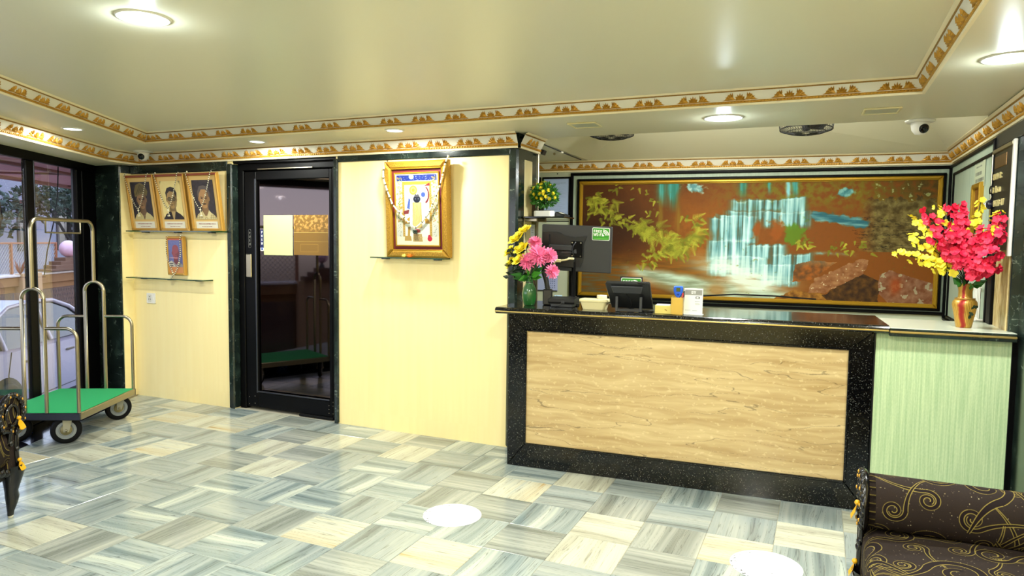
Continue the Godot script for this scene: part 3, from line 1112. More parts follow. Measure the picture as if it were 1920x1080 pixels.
func mitred(x0: float, x1: float, y0: float, y1: float, ix0: float, ix1: float, iy0: float, iy1: float, depth: float, bev: float) -> Array:
	# four mitred frame members: bottom, top, left, right; front faces at z = 0
	var e := 0.0006
	return [
		slab(PackedVector2Array([Vector2(x0 + e, y0), Vector2(x1 - e, y0), Vector2(ix1 - e, iy0), Vector2(ix0 + e, iy0)]), depth, bev),
		slab(PackedVector2Array([Vector2(ix0 + e, iy1), Vector2(ix1 - e, iy1), Vector2(x1 - e, y1), Vector2(x0 + e, y1)]), depth, bev),
		slab(PackedVector2Array([Vector2(x0, y0 + e), Vector2(ix0, iy0 + e), Vector2(ix0, iy1 - e), Vector2(x0, y1 - e)]), depth, bev),
		slab(PackedVector2Array([Vector2(ix1, iy0 + e), Vector2(x1, y0 + e), Vector2(x1, y1 - e), Vector2(ix1, iy1 - e)]), depth, bev)]

func frame_parts(parent: Node, x0: float, x1: float, y0: float, y1: float, w: float, depth: float, bev: float, mt: Material, z: float, called := "frame") -> void:
	for m in mitred(x0, x1, y0, y1, x0 + w, x1 - w, y0 + w, y1 - w, depth, bev):
		part(called, m, mt, parent, Vector3(0, 0, z))

func build_counter() -> void:
	var o := thing("reception_counter", "black granite reception counter with a travertine front panel", "counter", COUNTER_AT, COUNTER_TURN)
	for m in mitred(0.02, 2.055, 0.0, 0.958, 0.138, 1.942, 0.148, 0.857, 0.05, 0.003):
		part("frame", m, W.granite, o)
	# bead round the panel
	var bead := mitred(0.128, 1.952, 0.138, 0.867, 0.142, 1.938, 0.152, 0.853, 0.02, 0.004)
	for m in bead:
		part("panel_bead", m, W.granite, o, Vector3(0, 0, 0.007))
	var tr: StandardMaterial3D = W.travertine
	tr.uv1_scale = Vector3(1.0 / 1.97, 1.0 / 0.74, 1)
	part("panel", slab(PackedVector2Array([Vector2(0.13, 0.14), Vector2(1.95, 0.14), Vector2(1.95, 0.865), Vector2(0.13, 0.865)]), 0.02), tr, o, Vector3(0, 0, -0.008))
	part("carcass", box_at(Vector3(0.03, 0.0, -0.46), Vector3(2.05, 0.955, -0.035)), W.black_plastic, o)
	# worktop with a half-round nose and a brass inlay
	var st := begin()
	var prof := PackedVector2Array()
	for k in 9:
		var a := -PI / 2 + PI * k / 8
		prof.append(Vector2(0.055 + cos(a) * 0.018, 0.98 + sin(a) * 0.02))
	prof.append(Vector2(-0.49, 1.0))
	prof.append(Vector2(-0.49, 0.96))
	# profile drawn in (z, y), extruded along x
	add_slab(st, prof, Transform3D(Basis(Vector3(0, 0, 1), Vector3.UP, Vector3(-1, 0, 0)), Vector3(-0.045, 0, 0)), 2.158, 0.004)
	part("worktop", done(st), W.granite, o)
	part("inlay", box_at(Vector3(-0.043, 0.9705, 0.066), Vector3(2.112, 0.979, 0.0752), 0.002), W.gold_strip, o)
	# the lower end unit
	var s := thing("side_counter", "pale green laminate end unit beside the granite counter with a white top", "counter", COUNTER_AT, COUNTER_TURN)
	var lm: StandardMaterial3D = W.laminate
	lm.uv1_scale = Vector3(1.6, 1.0, 1)
	part("panel", box_at(Vector3(2.060, 0.0, -0.05), Vector3(2.662, 0.952, -0.002), 0.002), lm, s)
	part("edge_strip", box_at(Vector3(2.0565, 0.0, -0.05), Vector3(2.063, 0.955, 0.004), 0.001), W.black_plastic, s)
	part("edge_strip", box_at(Vector3(2.659, 0.0, -0.05), Vector3(2.690, 0.952, 0.004), 0.002), W.black_frame, s)
	part("top", box_at(Vector3(2.116, 0.978, -0.47), Vector3(2.664, 0.989, 0.050), 0.002), mk(Color(0.78, 0.80, 0.72), 0.18), s)
	var ed := begin()
	add_box(ed, Vector3(2.39, 0.9805, 0.053), Vector3(0.548, 0.012, 0.010), 0.003)
	add_box(ed, Vector3(2.39, 0.9545, 0.042), Vector3(0.548, 0.016, 0.030), 0.003)
	part("edging", done(ed), W.green_marble, s)
	part("inlay", box_at(Vector3(2.116, 0.9625, 0.03), Vector3(2.664, 0.9745, 0.0585), 0.003), W.gold_strip, s)
	part("carcass", box_at(Vector3(2.07, 0.0, -0.46), Vector3(2.60, 0.95, -0.06)), W.black_plastic, s)
	# white discs stuck on the floor where guests stand
	var dn := noise(61, 0.05, 3)
	var dm := textured(paint(192, 192, func(x: int, y: int) -> Color:
		var c := Color(0.90, 0.90, 0.90)
		var r := Vector2(x - 96, y - 96).length() / 96.0
		var s2 := dn.get_noise_2d(x * 1.4, y * 1.4)
		if s2 > 0.66 or (s2 > 0.36 and r > 0.80 and x < 96):
			c = Color(0.20, 0.22, 0.24)
		return c), 0.45)
	for q in [[1.759, 1.200, 0.150, "round white floor sticker on the marble tiles before the cream wall and counter end"], [3.268, 1.105, 0.152, "worn white round floor sticker in front of the granite counter near the sofa"]]:
		var d := begin()
		var r: float = q[2]
		for k in 40:
			var a0 := TAU * k / 40
			var a1 := TAU * (k + 1) / 40
			var p0 := Vector3(cos(a0) * r, 0.0012, -sin(a0) * r)
			var p1 := Vector3(cos(a1) * r, 0.0012, -sin(a1) * r)
			tri(d, Vector3(0, 0.0012, 0), p0, p1, Vector2(0.5, 0.5), Vector2(0.5 + cos(a0) / 2, 0.5 - sin(a0) / 2), Vector2(0.5 + cos(a1) / 2, 0.5 - sin(a1) / 2))
			quad(d, p0 - Vector3(0, 0.0011, 0), p1 - Vector3(0, 0.0011, 0), p1, p0)
		lone("floor_sticker", done(d), dm, q[3], "floor sticker", Vector3(q[0], 0.0002, q[1]), Basis.IDENTITY, "round floor stickers")

# ---------------------------------------------------------------- alcove wall: position along it in u, 0 at the corner with the end wall, negative away from it
const ALC := Vector3(4.3, 0, -1.76)
func alcove_basis() -> Basis:
	var th := atan(0.09)
	return Basis(Vector3.UP, th)

func alc(u: float, y: float, out := 0.0) -> Vector3:
	return ALC + alcove_basis() * Vector3(u, y, out)

func blot(im: Image, x: float, y: float, r: float, c: Color) -> void:
	var w := im.get_width()
	var h := im.get_height()
	for j in range(maxi(0, int(y - r)), mini(h, int(y + r) + 1)):
		for i in range(maxi(0, int(x - r)), mini(w, int(x + r) + 1)):
			var d := Vector2(i - x, j - y).length() / r
			if d < 1.0:
				im.set_pixel(i, j, im.get_pixel(i, j).lerp(c, c.a * (1.0 - d * d)))

func stroke(im: Image, a: Vector2, b: Vector2, r0: float, r1: float, c: Color) -> void:
	var n := maxi(2, int(a.distance_to(b) / maxf(0.7, minf(r0, r1))))
	for k in n + 1:
		var t := float(k) / n
		var p := a.lerp(b, t)
		blot(im, p.x, p.y, lerpf(r0, r1, t), c)

func hump(x: float, c: float, w: float) -> float:
	var t := (x - c) / w
	return exp(-t * t)

func inside(p: Vector2, poly: PackedVector2Array) -> bool:
	return Geometry2D.is_point_in_polygon(p, poly)

func waterfall_image() -> Image:
	var w := 1120
	var h := 400
	var n1 := noise(301, 0.008, 4)
	var n2 := noise(302, 0.035, 4)
	var n3 := noise(303, 0.02, 3)
	var rock1 := PackedVector2Array([Vector2(0.675, 0.93), Vector2(0.695, 0.81), Vector2(0.815, 0.635), Vector2(0.835, 0.655), Vector2(0.82, 0.76), Vector2(0.72, 0.93)])
	var rock2 := PackedVector2Array([Vector2(0.715, 0.95), Vector2(0.815, 0.755), Vector2(0.865, 0.82), Vector2(0.86, 0.99), Vector2(0.73, 0.99)])
	var rock3 := PackedVector2Array([Vector2(0.862, 0.92), Vector2(0.862, 0.77), Vector2(0.885, 0.725), Vector2(1.0, 0.83), Vector2(1.0, 1.0), Vector2(0.89, 1.0)])
	var rock4 := PackedVector2Array([Vector2(0.632, 0.84), Vector2(0.64, 0.70), Vector2(0.68, 0.665), Vector2(0.75, 0.665), Vector2(0.70, 0.79), Vector2(0.67, 0.83)])
	var rock5 := PackedVector2Array([Vector2(0.58, 0.99), Vector2(0.64, 0.91), Vector2(0.70, 0.93), Vector2(0.80, 0.97), Vector2(0.86, 1.0), Vector2(0.58, 1.0)])
	var im := paint(w, h, func(px: int, py: int) -> Color:
		var a := n1.get_noise_2d(px, py)
		var b := n2.get_noise_2d(px, py)
		var st := n2.get_noise_2d(px * 1.5, py * 0.07 + 500.0)      # upright streaks
		var hz := n2.get_noise_2d(px * 0.22, py * 1.7 + 900.0)      # lying streaks
		var u := float(px) / w + 0.010 * a
		var v := float(py) / h + 0.02 * a
		var brown := Color(0.30, 0.155, 0.035).lerp(Color(0.45, 0.25, 0.05), clampf(u * 2.4 - 0.1 + 0.3 * a, 0, 1))
		var c := brown.lerp(Color(0.55, 0.32, 0.06), clampf(hump(u, 0.34, 0.14) * hump(v, 0.5, 0.35) + 0.3 * b, 0, 0.8))
		c = c.lerp(Color(0.19, 0.095, 0.03), clampf(hump(u, 0.08, 0.17) * hump(v, 0.42, 0.25) * 0.9 + 0.2 * b, 0, 0.85))
		# moss over the upper rocks
		var moss := clampf((u - 0.36) * 5.0, 0, 1) * clampf((0.30 - v) * 6.0, 0, 1) * clampf(0.55 + 1.6 * b, 0, 1)
		c = c.lerp(Color(0.44, 0.38, 0.08), moss)
		c = c.lerp(Color(0.27, 0.20, 0.05), clampf((u - 0.80) * 6.0, 0, 1) * clampf((0.24 - v) * 8.0, 0, 1) * clampf(0.7 + b, 0, 1))
		if u > 0.82 and v < 0.17 and b > 0.36:
			c = c.lerp(Color(0.70, 0.76, 0.58), clampf((b - 0.36) * 4.0, 0, 0.7))
		# grey ledges at the right
		if u > 0.80 + 0.04 * a and v > 0.16 + 0.05 * b and v < 0.58:
			var k := clampf((u - 0.80) * 18.0, 0, 0.9)
			c = c.lerp(Color(0.24, 0.20, 0.08).lerp(Color(0.46, 0.42, 0.24), clampf(0.5 + 1.1 * b, 0, 1)), k)
			if absf(hz) < 0.035 and v > 0.30:
				c = c.darkened(0.5)
		# ochre bank and stream bed
		if v > 0.60 and u < 0.42:
			var k2 := clampf((v - 0.60) * 8.0, 0, 1)
			c = c.lerp(Color(0.52, 0.33, 0.07).lerp(Color(0.34, 0.24, 0.09), clampf(0.5 + hz, 0, 1)), k2 * 0.8)
			if u < 0.15 and v > 0.74:
				c = c.lerp(Color(0.36, 0.36, 0.27), clampf(0.35 + 1.3 * hz, 0, 0.85))
			c = c.lerp(Color(0.62, 0.30, 0.07), clampf(hump(u, 0.19, 0.045) * hump(v, 0.84, 0.10) * 1.1, 0, 0.8))
		# stream spreading from the foot of the fall
		var sy := 0.735 + 0.42 * maxf(u - 0.13, 0.0)
		var sw := 0.02 + 0.40 * maxf(u - 0.13, 0.0)
		if u > 0.12 and u < 0.66 and v > 0.6:
			var k3 := clampf((v - sy + 0.03) * 18.0, 0, 1) * clampf((u - 0.12) * 14.0, 0, 1) * clampf((0.67 - u) * 20.0, 0, 1)
			k3 *= clampf((sy + sw + 0.10 - v) * 9.0, 0, 1) if u < 0.36 else 1.0
			c = c.lerp(Color(0.50, 0.56, 0.46).lerp(Color(0.74, 0.84, 0.76), clampf(0.5 + 1.0 * hz, 0, 1)), clampf(k3, 0, 0.92))
			c = c.lerp(Color(0.56, 0.36, 0.12), clampf((hump(u, 0.42, 0.03) * hump(v, 0.93, 0.06) + hump(u, 0.50, 0.02) * hump(v, 0.88, 0.06)) * 0.9, 0, 0.7))
		# the fall: tiers of threads, each with a bright lip
		var fall := 0.0
		var lip := 0.0
		for q in [[0.455, 0.600, 0.145, 0.235, 0.70], [0.595, 0.665, 0.135, 0.26, 0.75], [0.445, 0.560, 0.235, 0.31, 0.70], [0.545, 0.675, 0.250, 0.37, 0.70], [0.395, 0.445, 0.30, 0.50, 0.75], [0.425, 0.525, 0.27, 0.52, 0.95], [0.390, 0.505, 0.48, 0.66, 0.95], [0.500, 0.610, 0.53, 0.64, 0.72], [0.565, 0.685, 0.60, 0.70, 0.80], [0.540, 0.645, 0.69, 0.86, 0.95], [0.40, 0.56, 0.63, 0.78, 0.9]]:
			var vv: float = v - 0.04 * (0.5 - u) - 0.014 * b
			if u > q[0] - 0.03 and u < q[1] + 0.03 and vv > q[2] - 0.01 and vv < q[3] + 0.04:
				var e: float = clampf((u - q[0]) * 40.0 + 0.5, 0, 1) * clampf((q[1] - u) * 40.0 + 0.5, 0, 1) * clampf((vv - q[2]) * 60.0, 0, 1) * clampf((q[3] - vv) * 22.0 + 0.9, 0, 1)
				fall = maxf(fall, e * q[4] * (0.82 + 0.75 * st + 0.3 * a))
				lip = maxf(lip, e * hump(vv, q[2] + 0.014, 0.012) * (0.6 + b))
		c = c.lerp(Color(0.13, 0.42, 0.48).lerp(Color(0.50, 0.76, 0.78), clampf(0.45 + st, 0, 1)), clampf(fall * 1.5, 0, 0.92))
		c = c.lerp(Color(0.80, 0.90, 0.88), clampf((fall - 0.42) * 1.35 + lip * 0.35, 0, 0.92))
		var foam := hump(u, 0.455, 0.085) * hump(v, 0.74 + 0.5 * (u - 0.44), 0.085) + hump(u, 0.545, 0.075) * hump(v, 0.865, 0.07)
		c = c.lerp(Color(0.82, 0.89, 0.82), clampf(foam * (1.0 + 0.7 * hz), 0, 0.92))
		# blue threads high up
		var top := hump(u, 0.250, 0.016) * clampf((0.22 - v) * 7.0, 0, 1) + hump(u, 0.285, 0.014) * clampf((0.26 - v) * 6.0, 0, 1) * 1.3
		top += hump(u, 0.488, 0.012) * clampf((0.16 - v) * 11.0, 0, 1) + hump(u, 0.560, 0.006) * clampf((0.12 - v) * 11.0, 0, 1) + hump(u, 0.633, 0.009) * clampf((0.16 - v) * 11.0, 0, 1)
		c = c.lerp(Color(0.11, 0.42, 0.36).lerp(Color(0.30, 0.66, 0.66), clampf(0.4 + st, 0, 1)), clampf(top * (0.9 + 0.5 * st), 0, 0.9))
		c = c.lerp(Color(0.52, 0.80, 0.84), clampf(hump(u, 0.612, 0.006) * clampf((0.16 - v) * 14.0, 0, 1) * 1.2, 0, 0.95))
		c = c.lerp(Color(0.50, 0.42, 0.10), clampf((hump(u, 0.245, 0.006) + hump(u, 0.30, 0.010)) * hump(v, 0.32, 0.14) * (0.5 + st), 0, 0.6))
		# blue ledges
		c = c.lerp(Color(0.20, 0.46, 0.50).lerp(Color(0.46, 0.68, 0.68), clampf(0.4 + 1.6 * b, 0, 1)), clampf((hump(u, 0.765, 0.028) * hump(v, 0.10 - 0.4 * (u - 0.765), 0.045) - 0.35 + 0.5 * b) * 3.0, 0, 0.95))
		c = c.lerp(Color(0.34, 0.56, 0.58).lerp(Color(0.66, 0.80, 0.78), clampf(0.4 + 1.6 * b, 0, 1)), clampf((hump(u, 0.345, 0.032) * hump(v, 0.045 + 0.5 * (u - 0.345), 0.045) - 0.35 + 0.5 * b) * 3.0, 0, 0.95))
		var band := hump(v, 0.285 + 0.50 * (u - 0.68), 0.042) * clampf((u - 0.655) * 30.0, 0, 1) * clampf((0.845 - u) * 30.0, 0, 1)
		c = c.lerp(Color(0.13, 0.36, 0.42).lerp(Color(0.42, 0.62, 0.62), clampf(0.3 + 1.4 * hz, 0, 1)), clampf((band - 0.32 + 0.35 * b) * 3.0, 0, 0.95))
		c = c.lerp(Color(0.44, 0.60, 0.58), clampf(hump(v, 0.605, 0.014) * clampf((u - 0.66) * 20.0, 0, 1) * clampf((0.81 - u) * 9.0, 0, 1) * (0.7 + b), 0, 0.9))
		# green and orange between the falls
		c = c.lerp(Color(0.30, 0.46, 0.07), clampf((hump(u, 0.632, 0.032) * hump(v, 0.44, 0.10) - 0.3 + 0.6 * b) * 2.6, 0, 0.85))
		c = c.lerp(Color(0.52, 0.27, 0.05), clampf((hump(u, 0.585, 0.018) * hump(v, 0.41, 0.09) + hump(u, 0.527, 0.012) * hump(v, 0.40, 0.06) - 0.2 + 0.4 * b) * 2.2, 0, 0.92))
		# rocks at the foot
		var q2 := Vector2(float(px) / w + 0.004 * b, float(py) / h + 0.010 * b)
		if inside(q2, rock4):
			c = Color(0.56, 0.31, 0.09).lerp(Color(0.34, 0.22, 0.10), clampf(0.5 + 1.1 * b, 0, 1)).lerp(Color(0.55, 0.60, 0.52), clampf((0.72 - v) * 6.0, 0, 0.5))
		if inside(q2, rock5):
			c = Color(0.36, 0.22, 0.06).lerp(Color(0.58, 0.40, 0.14), clampf(0.5 + 1.1 * b, 0, 1))
		if inside(q2, rock2):
			c = Color(0.17, 0.10, 0.03).lerp(Color(0.34, 0.22, 0.06), clampf(0.45 + 1.0 * b, 0, 1))
		if inside(q2, rock1):
			c = Color(0.44, 0.26, 0.13).lerp(Color(0.58, 0.42, 0.27), clampf(0.5 + 0.7 * b + 0.4 * hz, 0, 1))
			if n3.get_noise_2d(px * 3.4, py * 3.4) > 0.52:
				c = Color(0.74, 0.68, 0.54)
		if inside(q2, rock3):
			c = Color(0.40, 0.23, 0.13).lerp(Color(0.52, 0.38, 0.28), clampf(0.5 + 0.9 * b, 0, 1))
			if n3.get_noise_2d(px * 1.4, py * 1.4) > 0.34:
				c = c.lerp(Color(0.62, 0.62, 0.50), 0.7)
			c = c.lerp(Color(0.54, 0.22, 0.06), clampf(hump(u, 0.905, 0.014) * hump(v, 0.86, 0.06) * 1.2, 0, 0.8))
		return c)
	# ferns and hanging leaves
	var r := RandomNumberGenerator.new()
	r.seed = 77
	var clumps := [[0.03, 0.14, 6, 0.030], [0.07, 0.14, 8, 0.032], [0.11, 0.20, 8, 0.035], [0.05, 0.24, 5, 0.03], [0.13, 0.30, 6, 0.03], [0.16, 0.05, 3, 0.02], [0.24, 0.07, 3, 0.02], [0.31, 0.20, 4, 0.02], [0.20, 0.36, 7, 0.035], [0.25, 0.38, 11, 0.04], [0.30, 0.42, 12, 0.045], [0.36, 0.50, 13, 0.045], [0.41, 0.55, 12, 0.045], [0.33, 0.60, 7, 0.03], [0.28, 0.66, 5, 0.028], [0.46, 0.50, 10, 0.045], [0.49, 0.42, 8, 0.04], [0.47, 0.30, 4, 0.025], [0.92, 0.52, 6, 0.02], [1.06, 0.55, 5, 0.02], [1.12, 0.50, 4, 0.02]]
	for cl in clumps:
		var cx: float = cl[0] * 0.72
		var cy: float = cl[1]
		for k in cl[2] * 2:
			var p := Vector2((cx + r.randfn(0, 0.016)) * w, (cy + r.randfn(0, 0.035)) * h)
			var dir := Vector2.from_angle(r.randf_range(-0.5, 2.6))
			var L: float = cl[3] * w * r.randf_range(0.55, 1.0)
			var col := Color(0.36, 0.37, 0.06).lerp(Color(0.66, 0.66, 0.20), r.randf())
			for s in 11:
				var t := (s + 1) / 11.0
				var mid := p + dir * L * t
				var side := dir.orthogonal() * L * 0.27 * (1.15 - t)
				for sg in [-1.0, 1.0]:
					stroke(im, mid, mid + side * sg + dir * L * 0.12, 1.5, 0.7, Color(col.r, col.g, col.b, 0.8))
	return im

func build_mural() -> void:
	var o := Node3D.new()
	o.name = numbered("waterfall_picture")
	add_child(o)
	o.transform = Transform3D(alcove_basis(), ALC)
	tag(o, "wide framed picture of a waterfall among brown rocks on the wall behind the counter", "picture")
	part("backing", box_at(Vector3(-2.86, 0.91, 0.001), Vector3(-0.012, 1.985, 0.012)), mint_mat(), o)
	frame_parts(o, -2.876, -0.002, 0.893, 1.998, 0.024, 0.03, 0.006, W.black_frame, 0.032, "outer_frame")
	frame_parts(o, -2.815, -0.044, 0.925, 1.944, 0.022, 0.03, 0.006, W.black_frame, 0.040, "inner_frame")
	frame_parts(o, -2.795, -0.064, 0.945, 1.924, 0.026, 0.026, 0.008, gilt_frame(), 0.046, "gold_frame")
	frame_parts(o, -2.772, -0.087, 0.968, 1.901, 0.008, 0.02, 0.002, gilt_frame(), 0.030, "gold_slip")
	var m := textured(waterfall_image(), 0.6, 0.3)
	var st := begin()
	quad(st, Vector3(-2.77, 0.966, 0.022), Vector3(-0.085, 0.966, 0.022), Vector3(-0.085, 1.903, 0.022), Vector3(-2.77, 1.903, 0.022))
	part("picture", done(st), m, o)

func mint_mat() -> Material:
	return W.mint

func gilt_frame() -> Material:
	if not W.has("gilt_frame"):
		W.gilt_frame = mk(Color(0.66, 0.51, 0.12), 0.32, 0.55)
	return W.gilt_frame

# ---------------------------------------------------------------- in the alcove
func text_lines(w: int, h: int, bg: Color, ink: Color, rows: Array) -> Image:
	# rows: [x0, x1, y, thick] in 0..1, drawn as broken strokes like far lettering
	var im := Image.create(w, h, false, Image.FORMAT_RGB8)
	im.fill(bg)
	var r := RandomNumberGenerator.new()
	r.seed = w * 7 + h
	for row in rows:
		var x := int(row[0] * w)
		while x < int(row[1] * w):
			var l := r.randi_range(2, 7)
			im.fill_rect(Rect2i(x, int(row[2] * h), mini(l, int(row[1] * w) - x), maxi(1, int(row[3] * h))), ink.lerp(bg, r.randf() * 0.45))
			x += l + r.randi_range(1, 3)
	return im

func flat_picture(w: float, h: float) -> ArrayMesh:
	var st := begin()
	add_box(st, Vector3(0, 0, -0.0009), Vector3(w - 0.0002, h - 0.0002, 0.0016))
	quad(st, Vector3(-w / 2, -h / 2, 0), Vector3(w / 2, -h / 2, 0), Vector3(w / 2, h / 2, 0), Vector3(-w / 2, h / 2, 0))
	return done(st)

func build_alcove_things() -> void:
	var B := alcove_basis()
	# framed documents
	var rows := []
	rows.append([0.20, 0.85, 0.12, 0.012]); rows.append([0.42, 0.62, 0.15, 0.010])
	for k in 18:
		rows.append([0.12, 0.55 + 0.35 * fmod(k * 0.37, 1.0), 0.21 + 0.034 * k, 0.006])
	rows.append([0.66, 0.78, 0.86, 0.012]); rows.append([0.68, 0.86, 0.92, 0.007])
	var doc := textured(text_lines(180, 280, Color(0.66, 0.74, 0.90), Color(0.36, 0.42, 0.56), rows), 0.35)
	for a in [[-3.005, "black framed pale blue certificate on the wall behind the flowering bonsai"], [-3.275, "black framed pale blue certificate mostly hidden by the dark marble wall end"]]:
		var o := thing("framed_certificate", a[1], "certificate", alc(a[0], 1.785, 0.012), atan(0.09), "framed certificates")
		frame_parts(o, -0.128, 0.128, -0.182, 0.182, 0.016, 0.02, 0.003, W.black_frame, 0.012)
		part("sheet", flat_picture(0.236, 0.344), doc, o, Vector3(0, 0, 0.002))
	var nail := lone("wall_nail", ball(Vector3(0.006, 0.006, 0.006), 5, 8), W.black_plastic, "small dark nail in the pale strip above the certificate", "nail", alc(-3.0, 1.995, 0.004))
	# calendar
	var cr := []
	for y in 5:
		for x in 6:
			cr.append([0.42 + 0.085 * x, 0.47 + 0.085 * x, 0.50 + 0.085 * y, 0.05])
	cr.append([0.1, 0.9, 0.26, 0.03])
	cr.append([0.30, 0.7, 0.12, 0.06])
	var cal := thing("wall_calendar", "pale blue month calendar hanging on the wall behind the pink flowers", "calendar", alc(-3.085, 1.082, 0.006), atan(0.09))
	part("sheet", flat_picture(0.205, 0.225), textured(text_lines(160, 170, Color(0.66, 0.70, 0.88), Color(0.25, 0.30, 0.50), cr), 0.5), cal)
	part("edge_bar", box_at(Vector3(-0.1, -0.113, -0.003), Vector3(0.1, -0.104, 0.004)), W.grey_plastic, cal)
	# small pale notice under the shelf
	lone("wall_notice", flat_picture(0.075, 0.105), textured(text_lines(60, 90, Color(0.80, 0.83, 0.86), Color(0.45, 0.48, 0.55), [[0.2, 0.8, 0.2, 0.05], [0.2, 0.8, 0.35, 0.05], [0.2, 0.7, 0.5, 0.05]]), 0.6), "small grey notice on the wall under the plant shelf", "notice", Vector3(1.5865, 1.47, -0.262), Basis(Vector3.UP, PI / 2))
	# pale panel joints beside the picture
	# shelf on the dark marble return
	var sh := thing("glass_shelf", "black glass shelf carrying the flowering bonsai on the dark marble wall end", "shelf", Vector3(1.588, 1.562, -0.2))
	part("board", slab(PackedVector2Array([Vector2(0, -0.14), Vector2(0.25, -0.13), Vector2(0.285, -0.10), Vector2(0.285, 0.11), Vector2(0.25, 0.14), Vector2(0, 0.14)]), 0.010, 0.002), mk(Color(0.02, 0.035, 0.03), 0.08), sh, Vector3(0, 0.010, 0), Basis(Vector3.RIGHT, -PI / 2))
	for z in [-0.08, 0.08]:
		part("bracket", box_at(Vector3(0, -0.022, z - 0.012), Vector3(0.09, -0.0005, z + 0.012), 0.003), W.steel, sh)
	part("rail", tube([Vector3(0.03, -0.016, -0.1), Vector3(0.25, -0.016, -0.1)], 0.004, 6), W.black_plastic, sh)
	bonsai(Vector3(1.695, 1.5725, -0.2))
	var ph := thing("desk_phone", "black cordless handset lying on the glass shelf beside the white bonsai pot", "phone", Vector3(1.815, 1.5725, -0.22), -0.5)
	var pb := begin()
	add_slab(pb, PackedVector2Array([Vector2(-0.05, 0), Vector2(0.055, 0), Vector2(0.055, 0.012), Vector2(-0.035, 0.036), Vector2(-0.05, 0.032)]), Transform3D(Basis.IDENTITY, Vector3(0, 0, 0.022)), 0.044, 0.004)
	part("body", done(pb), W.black_plastic, ph)
	part("display", box(Vector3(0.034, 0.002, 0.026), 0.0008), W.white_plastic, ph, Vector3(0.0, 0.0265, 0), Basis(Vector3.BACK, -0.26))
	# fans behind the soffit, only the lower rim of the cage in view
	fan(Vector3(1.985, 2.235, -0.80), "black wire fan cage under the alcove ceiling above the monitor")
	fan(Vector3(3.315, 2.205, -0.80), "black wire fan cage under the alcove ceiling near the dome camera")
	# dome cameras
	dome_camera(Vector3(3.925, 2.118, -0.345), 0.75, "white dome camera with a black lens above the waterfall picture", 0.047)
	dome_camera(Vector3(-1.80, 2.12, 0.115), 0.75, "white dome camera on the ceiling corner above the three portraits", 0.046)
	# small dark bracket at the end of the cornice
	lone("sensor_bracket", box(Vector3(0.030, 0.035, 0.045), 0.004), W.black_plastic, "small black sensor under the cornice end at the counter corner", "sensor", Vector3(1.612, 2.035, -0.375), Basis(Vector3.FORWARD, 0.4))
	# a cable with two junction pieces on the alcove ceiling
	var cb := thing("ceiling_cable", "thin grey cable with small fittings across the alcove ceiling", "cable", Vector3(1.60, 2.096, -0.4))
	part("cable", tube([Vector3(0.0, 0, 0), Vector3(-0.01, -0.004, -0.35), Vector3(-0.03, -0.002, -0.72), Vector3(-0.04, 0, -0.98)], 0.004, 6), W.grey_plastic, cb)
	part("fitting", box(Vector3(0.02, 0.014, 0.03), 0.003), W.white_plastic, cb, Vector3(-0.01, -0.008, -0.42))
	part("fitting", ball(Vector3(0.010, 0.010, 0.010), 6, 8), W.steel, cb, Vector3(-0.10, -0.006, -0.50))
	right_wall_things()

func fan(at: Vector3, label: String) -> void:
	var o := thing("wall_fan", label, "fan", at, 0.0, "black cage fans")
	o.rotation = Vector3(PI / 2 - 0.05, 0.1, 0)
	o.scale = Vector3.ONE * 0.82
	var st := begin()
	for ring in [[0.20, -0.03, 0.004], [0.20, 0.045, 0.004], [0.15, 0.065, 0.0025], [0.09, 0.078, 0.0025], [0.17, -0.05, 0.0025]]:
		var pts := []
		for k in 40:
			var a := TAU * k / 40
			pts.append(Vector3(cos(a) * ring[0], sin(a) * ring[0], ring[1]))
		add_tube(st, pts, ring[2], 6, true)
	for k in 56:
		var a := TAU * k / 56
		var d := Vector3(cos(a), sin(a), 0)
		add_tube(st, [d * 0.20 + Vector3(0, 0, -0.03), d * 0.205 + Vector3(0, 0, 0.01), d * 0.20 + Vector3(0, 0, 0.045), d * 0.12 + Vector3(0, 0, 0.072), d * 0.035 + Vector3(0, 0, 0.082)], 0.0016, 4, false, false)
		add_tube(st, [d * 0.20 + Vector3(0, 0, -0.03), d * 0.12 + Vector3(0, 0, -0.062), d * 0.04 + Vector3(0, 0, -0.07)], 0.0016, 4, false, false)
	part("cage", done(st), W.black_plastic, o)
	part("motor", lathe([Vector2(0, -0.16), Vector2(0.05, -0.16), Vector2(0.06, -0.13), Vector2(0.06, -0.07), Vector2(0, -0.07)], 20), W.black_plastic, o, Vector3.ZERO, Basis(Vector3.RIGHT, PI / 2))
	part("hub", lathe([Vector2(0, -0.03), Vector2(0.035, -0.03), Vector2(0.03, 0.05), Vector2(0, 0.06)], 16), W.grey_plastic, o, Vector3.ZERO, Basis(Vector3.RIGHT, PI / 2))
	for k in 3:
		var b := begin()
		var R := Basis(Vector3.BACK, TAU * k / 3)
		var prev := []
		for j in 7:
			var t := j / 6.0
			var rr := 0.03 + 0.15 * t
			var wv := 0.028 + 0.045 * sin(PI * minf(t * 0.8 + 0.1, 1.0))
			var pts := [R * Vector3(-wv, rr, -0.018 - 0.01 * t), R * Vector3(wv, rr, 0.018 + 0.008 * t)]
			if j > 0:
				quad(b, prev[0], prev[1], pts[1], pts[0])
				quad(b, prev[1], prev[0], pts[0], pts[1])
			prev = pts
		part("blade", done(b), W.grey_plastic, o)
	part("bracket", box_at(Vector3(-0.015, -0.02, -0.24), Vector3(0.015, 0.02, -0.15), 0.003), W.black_plastic, o)

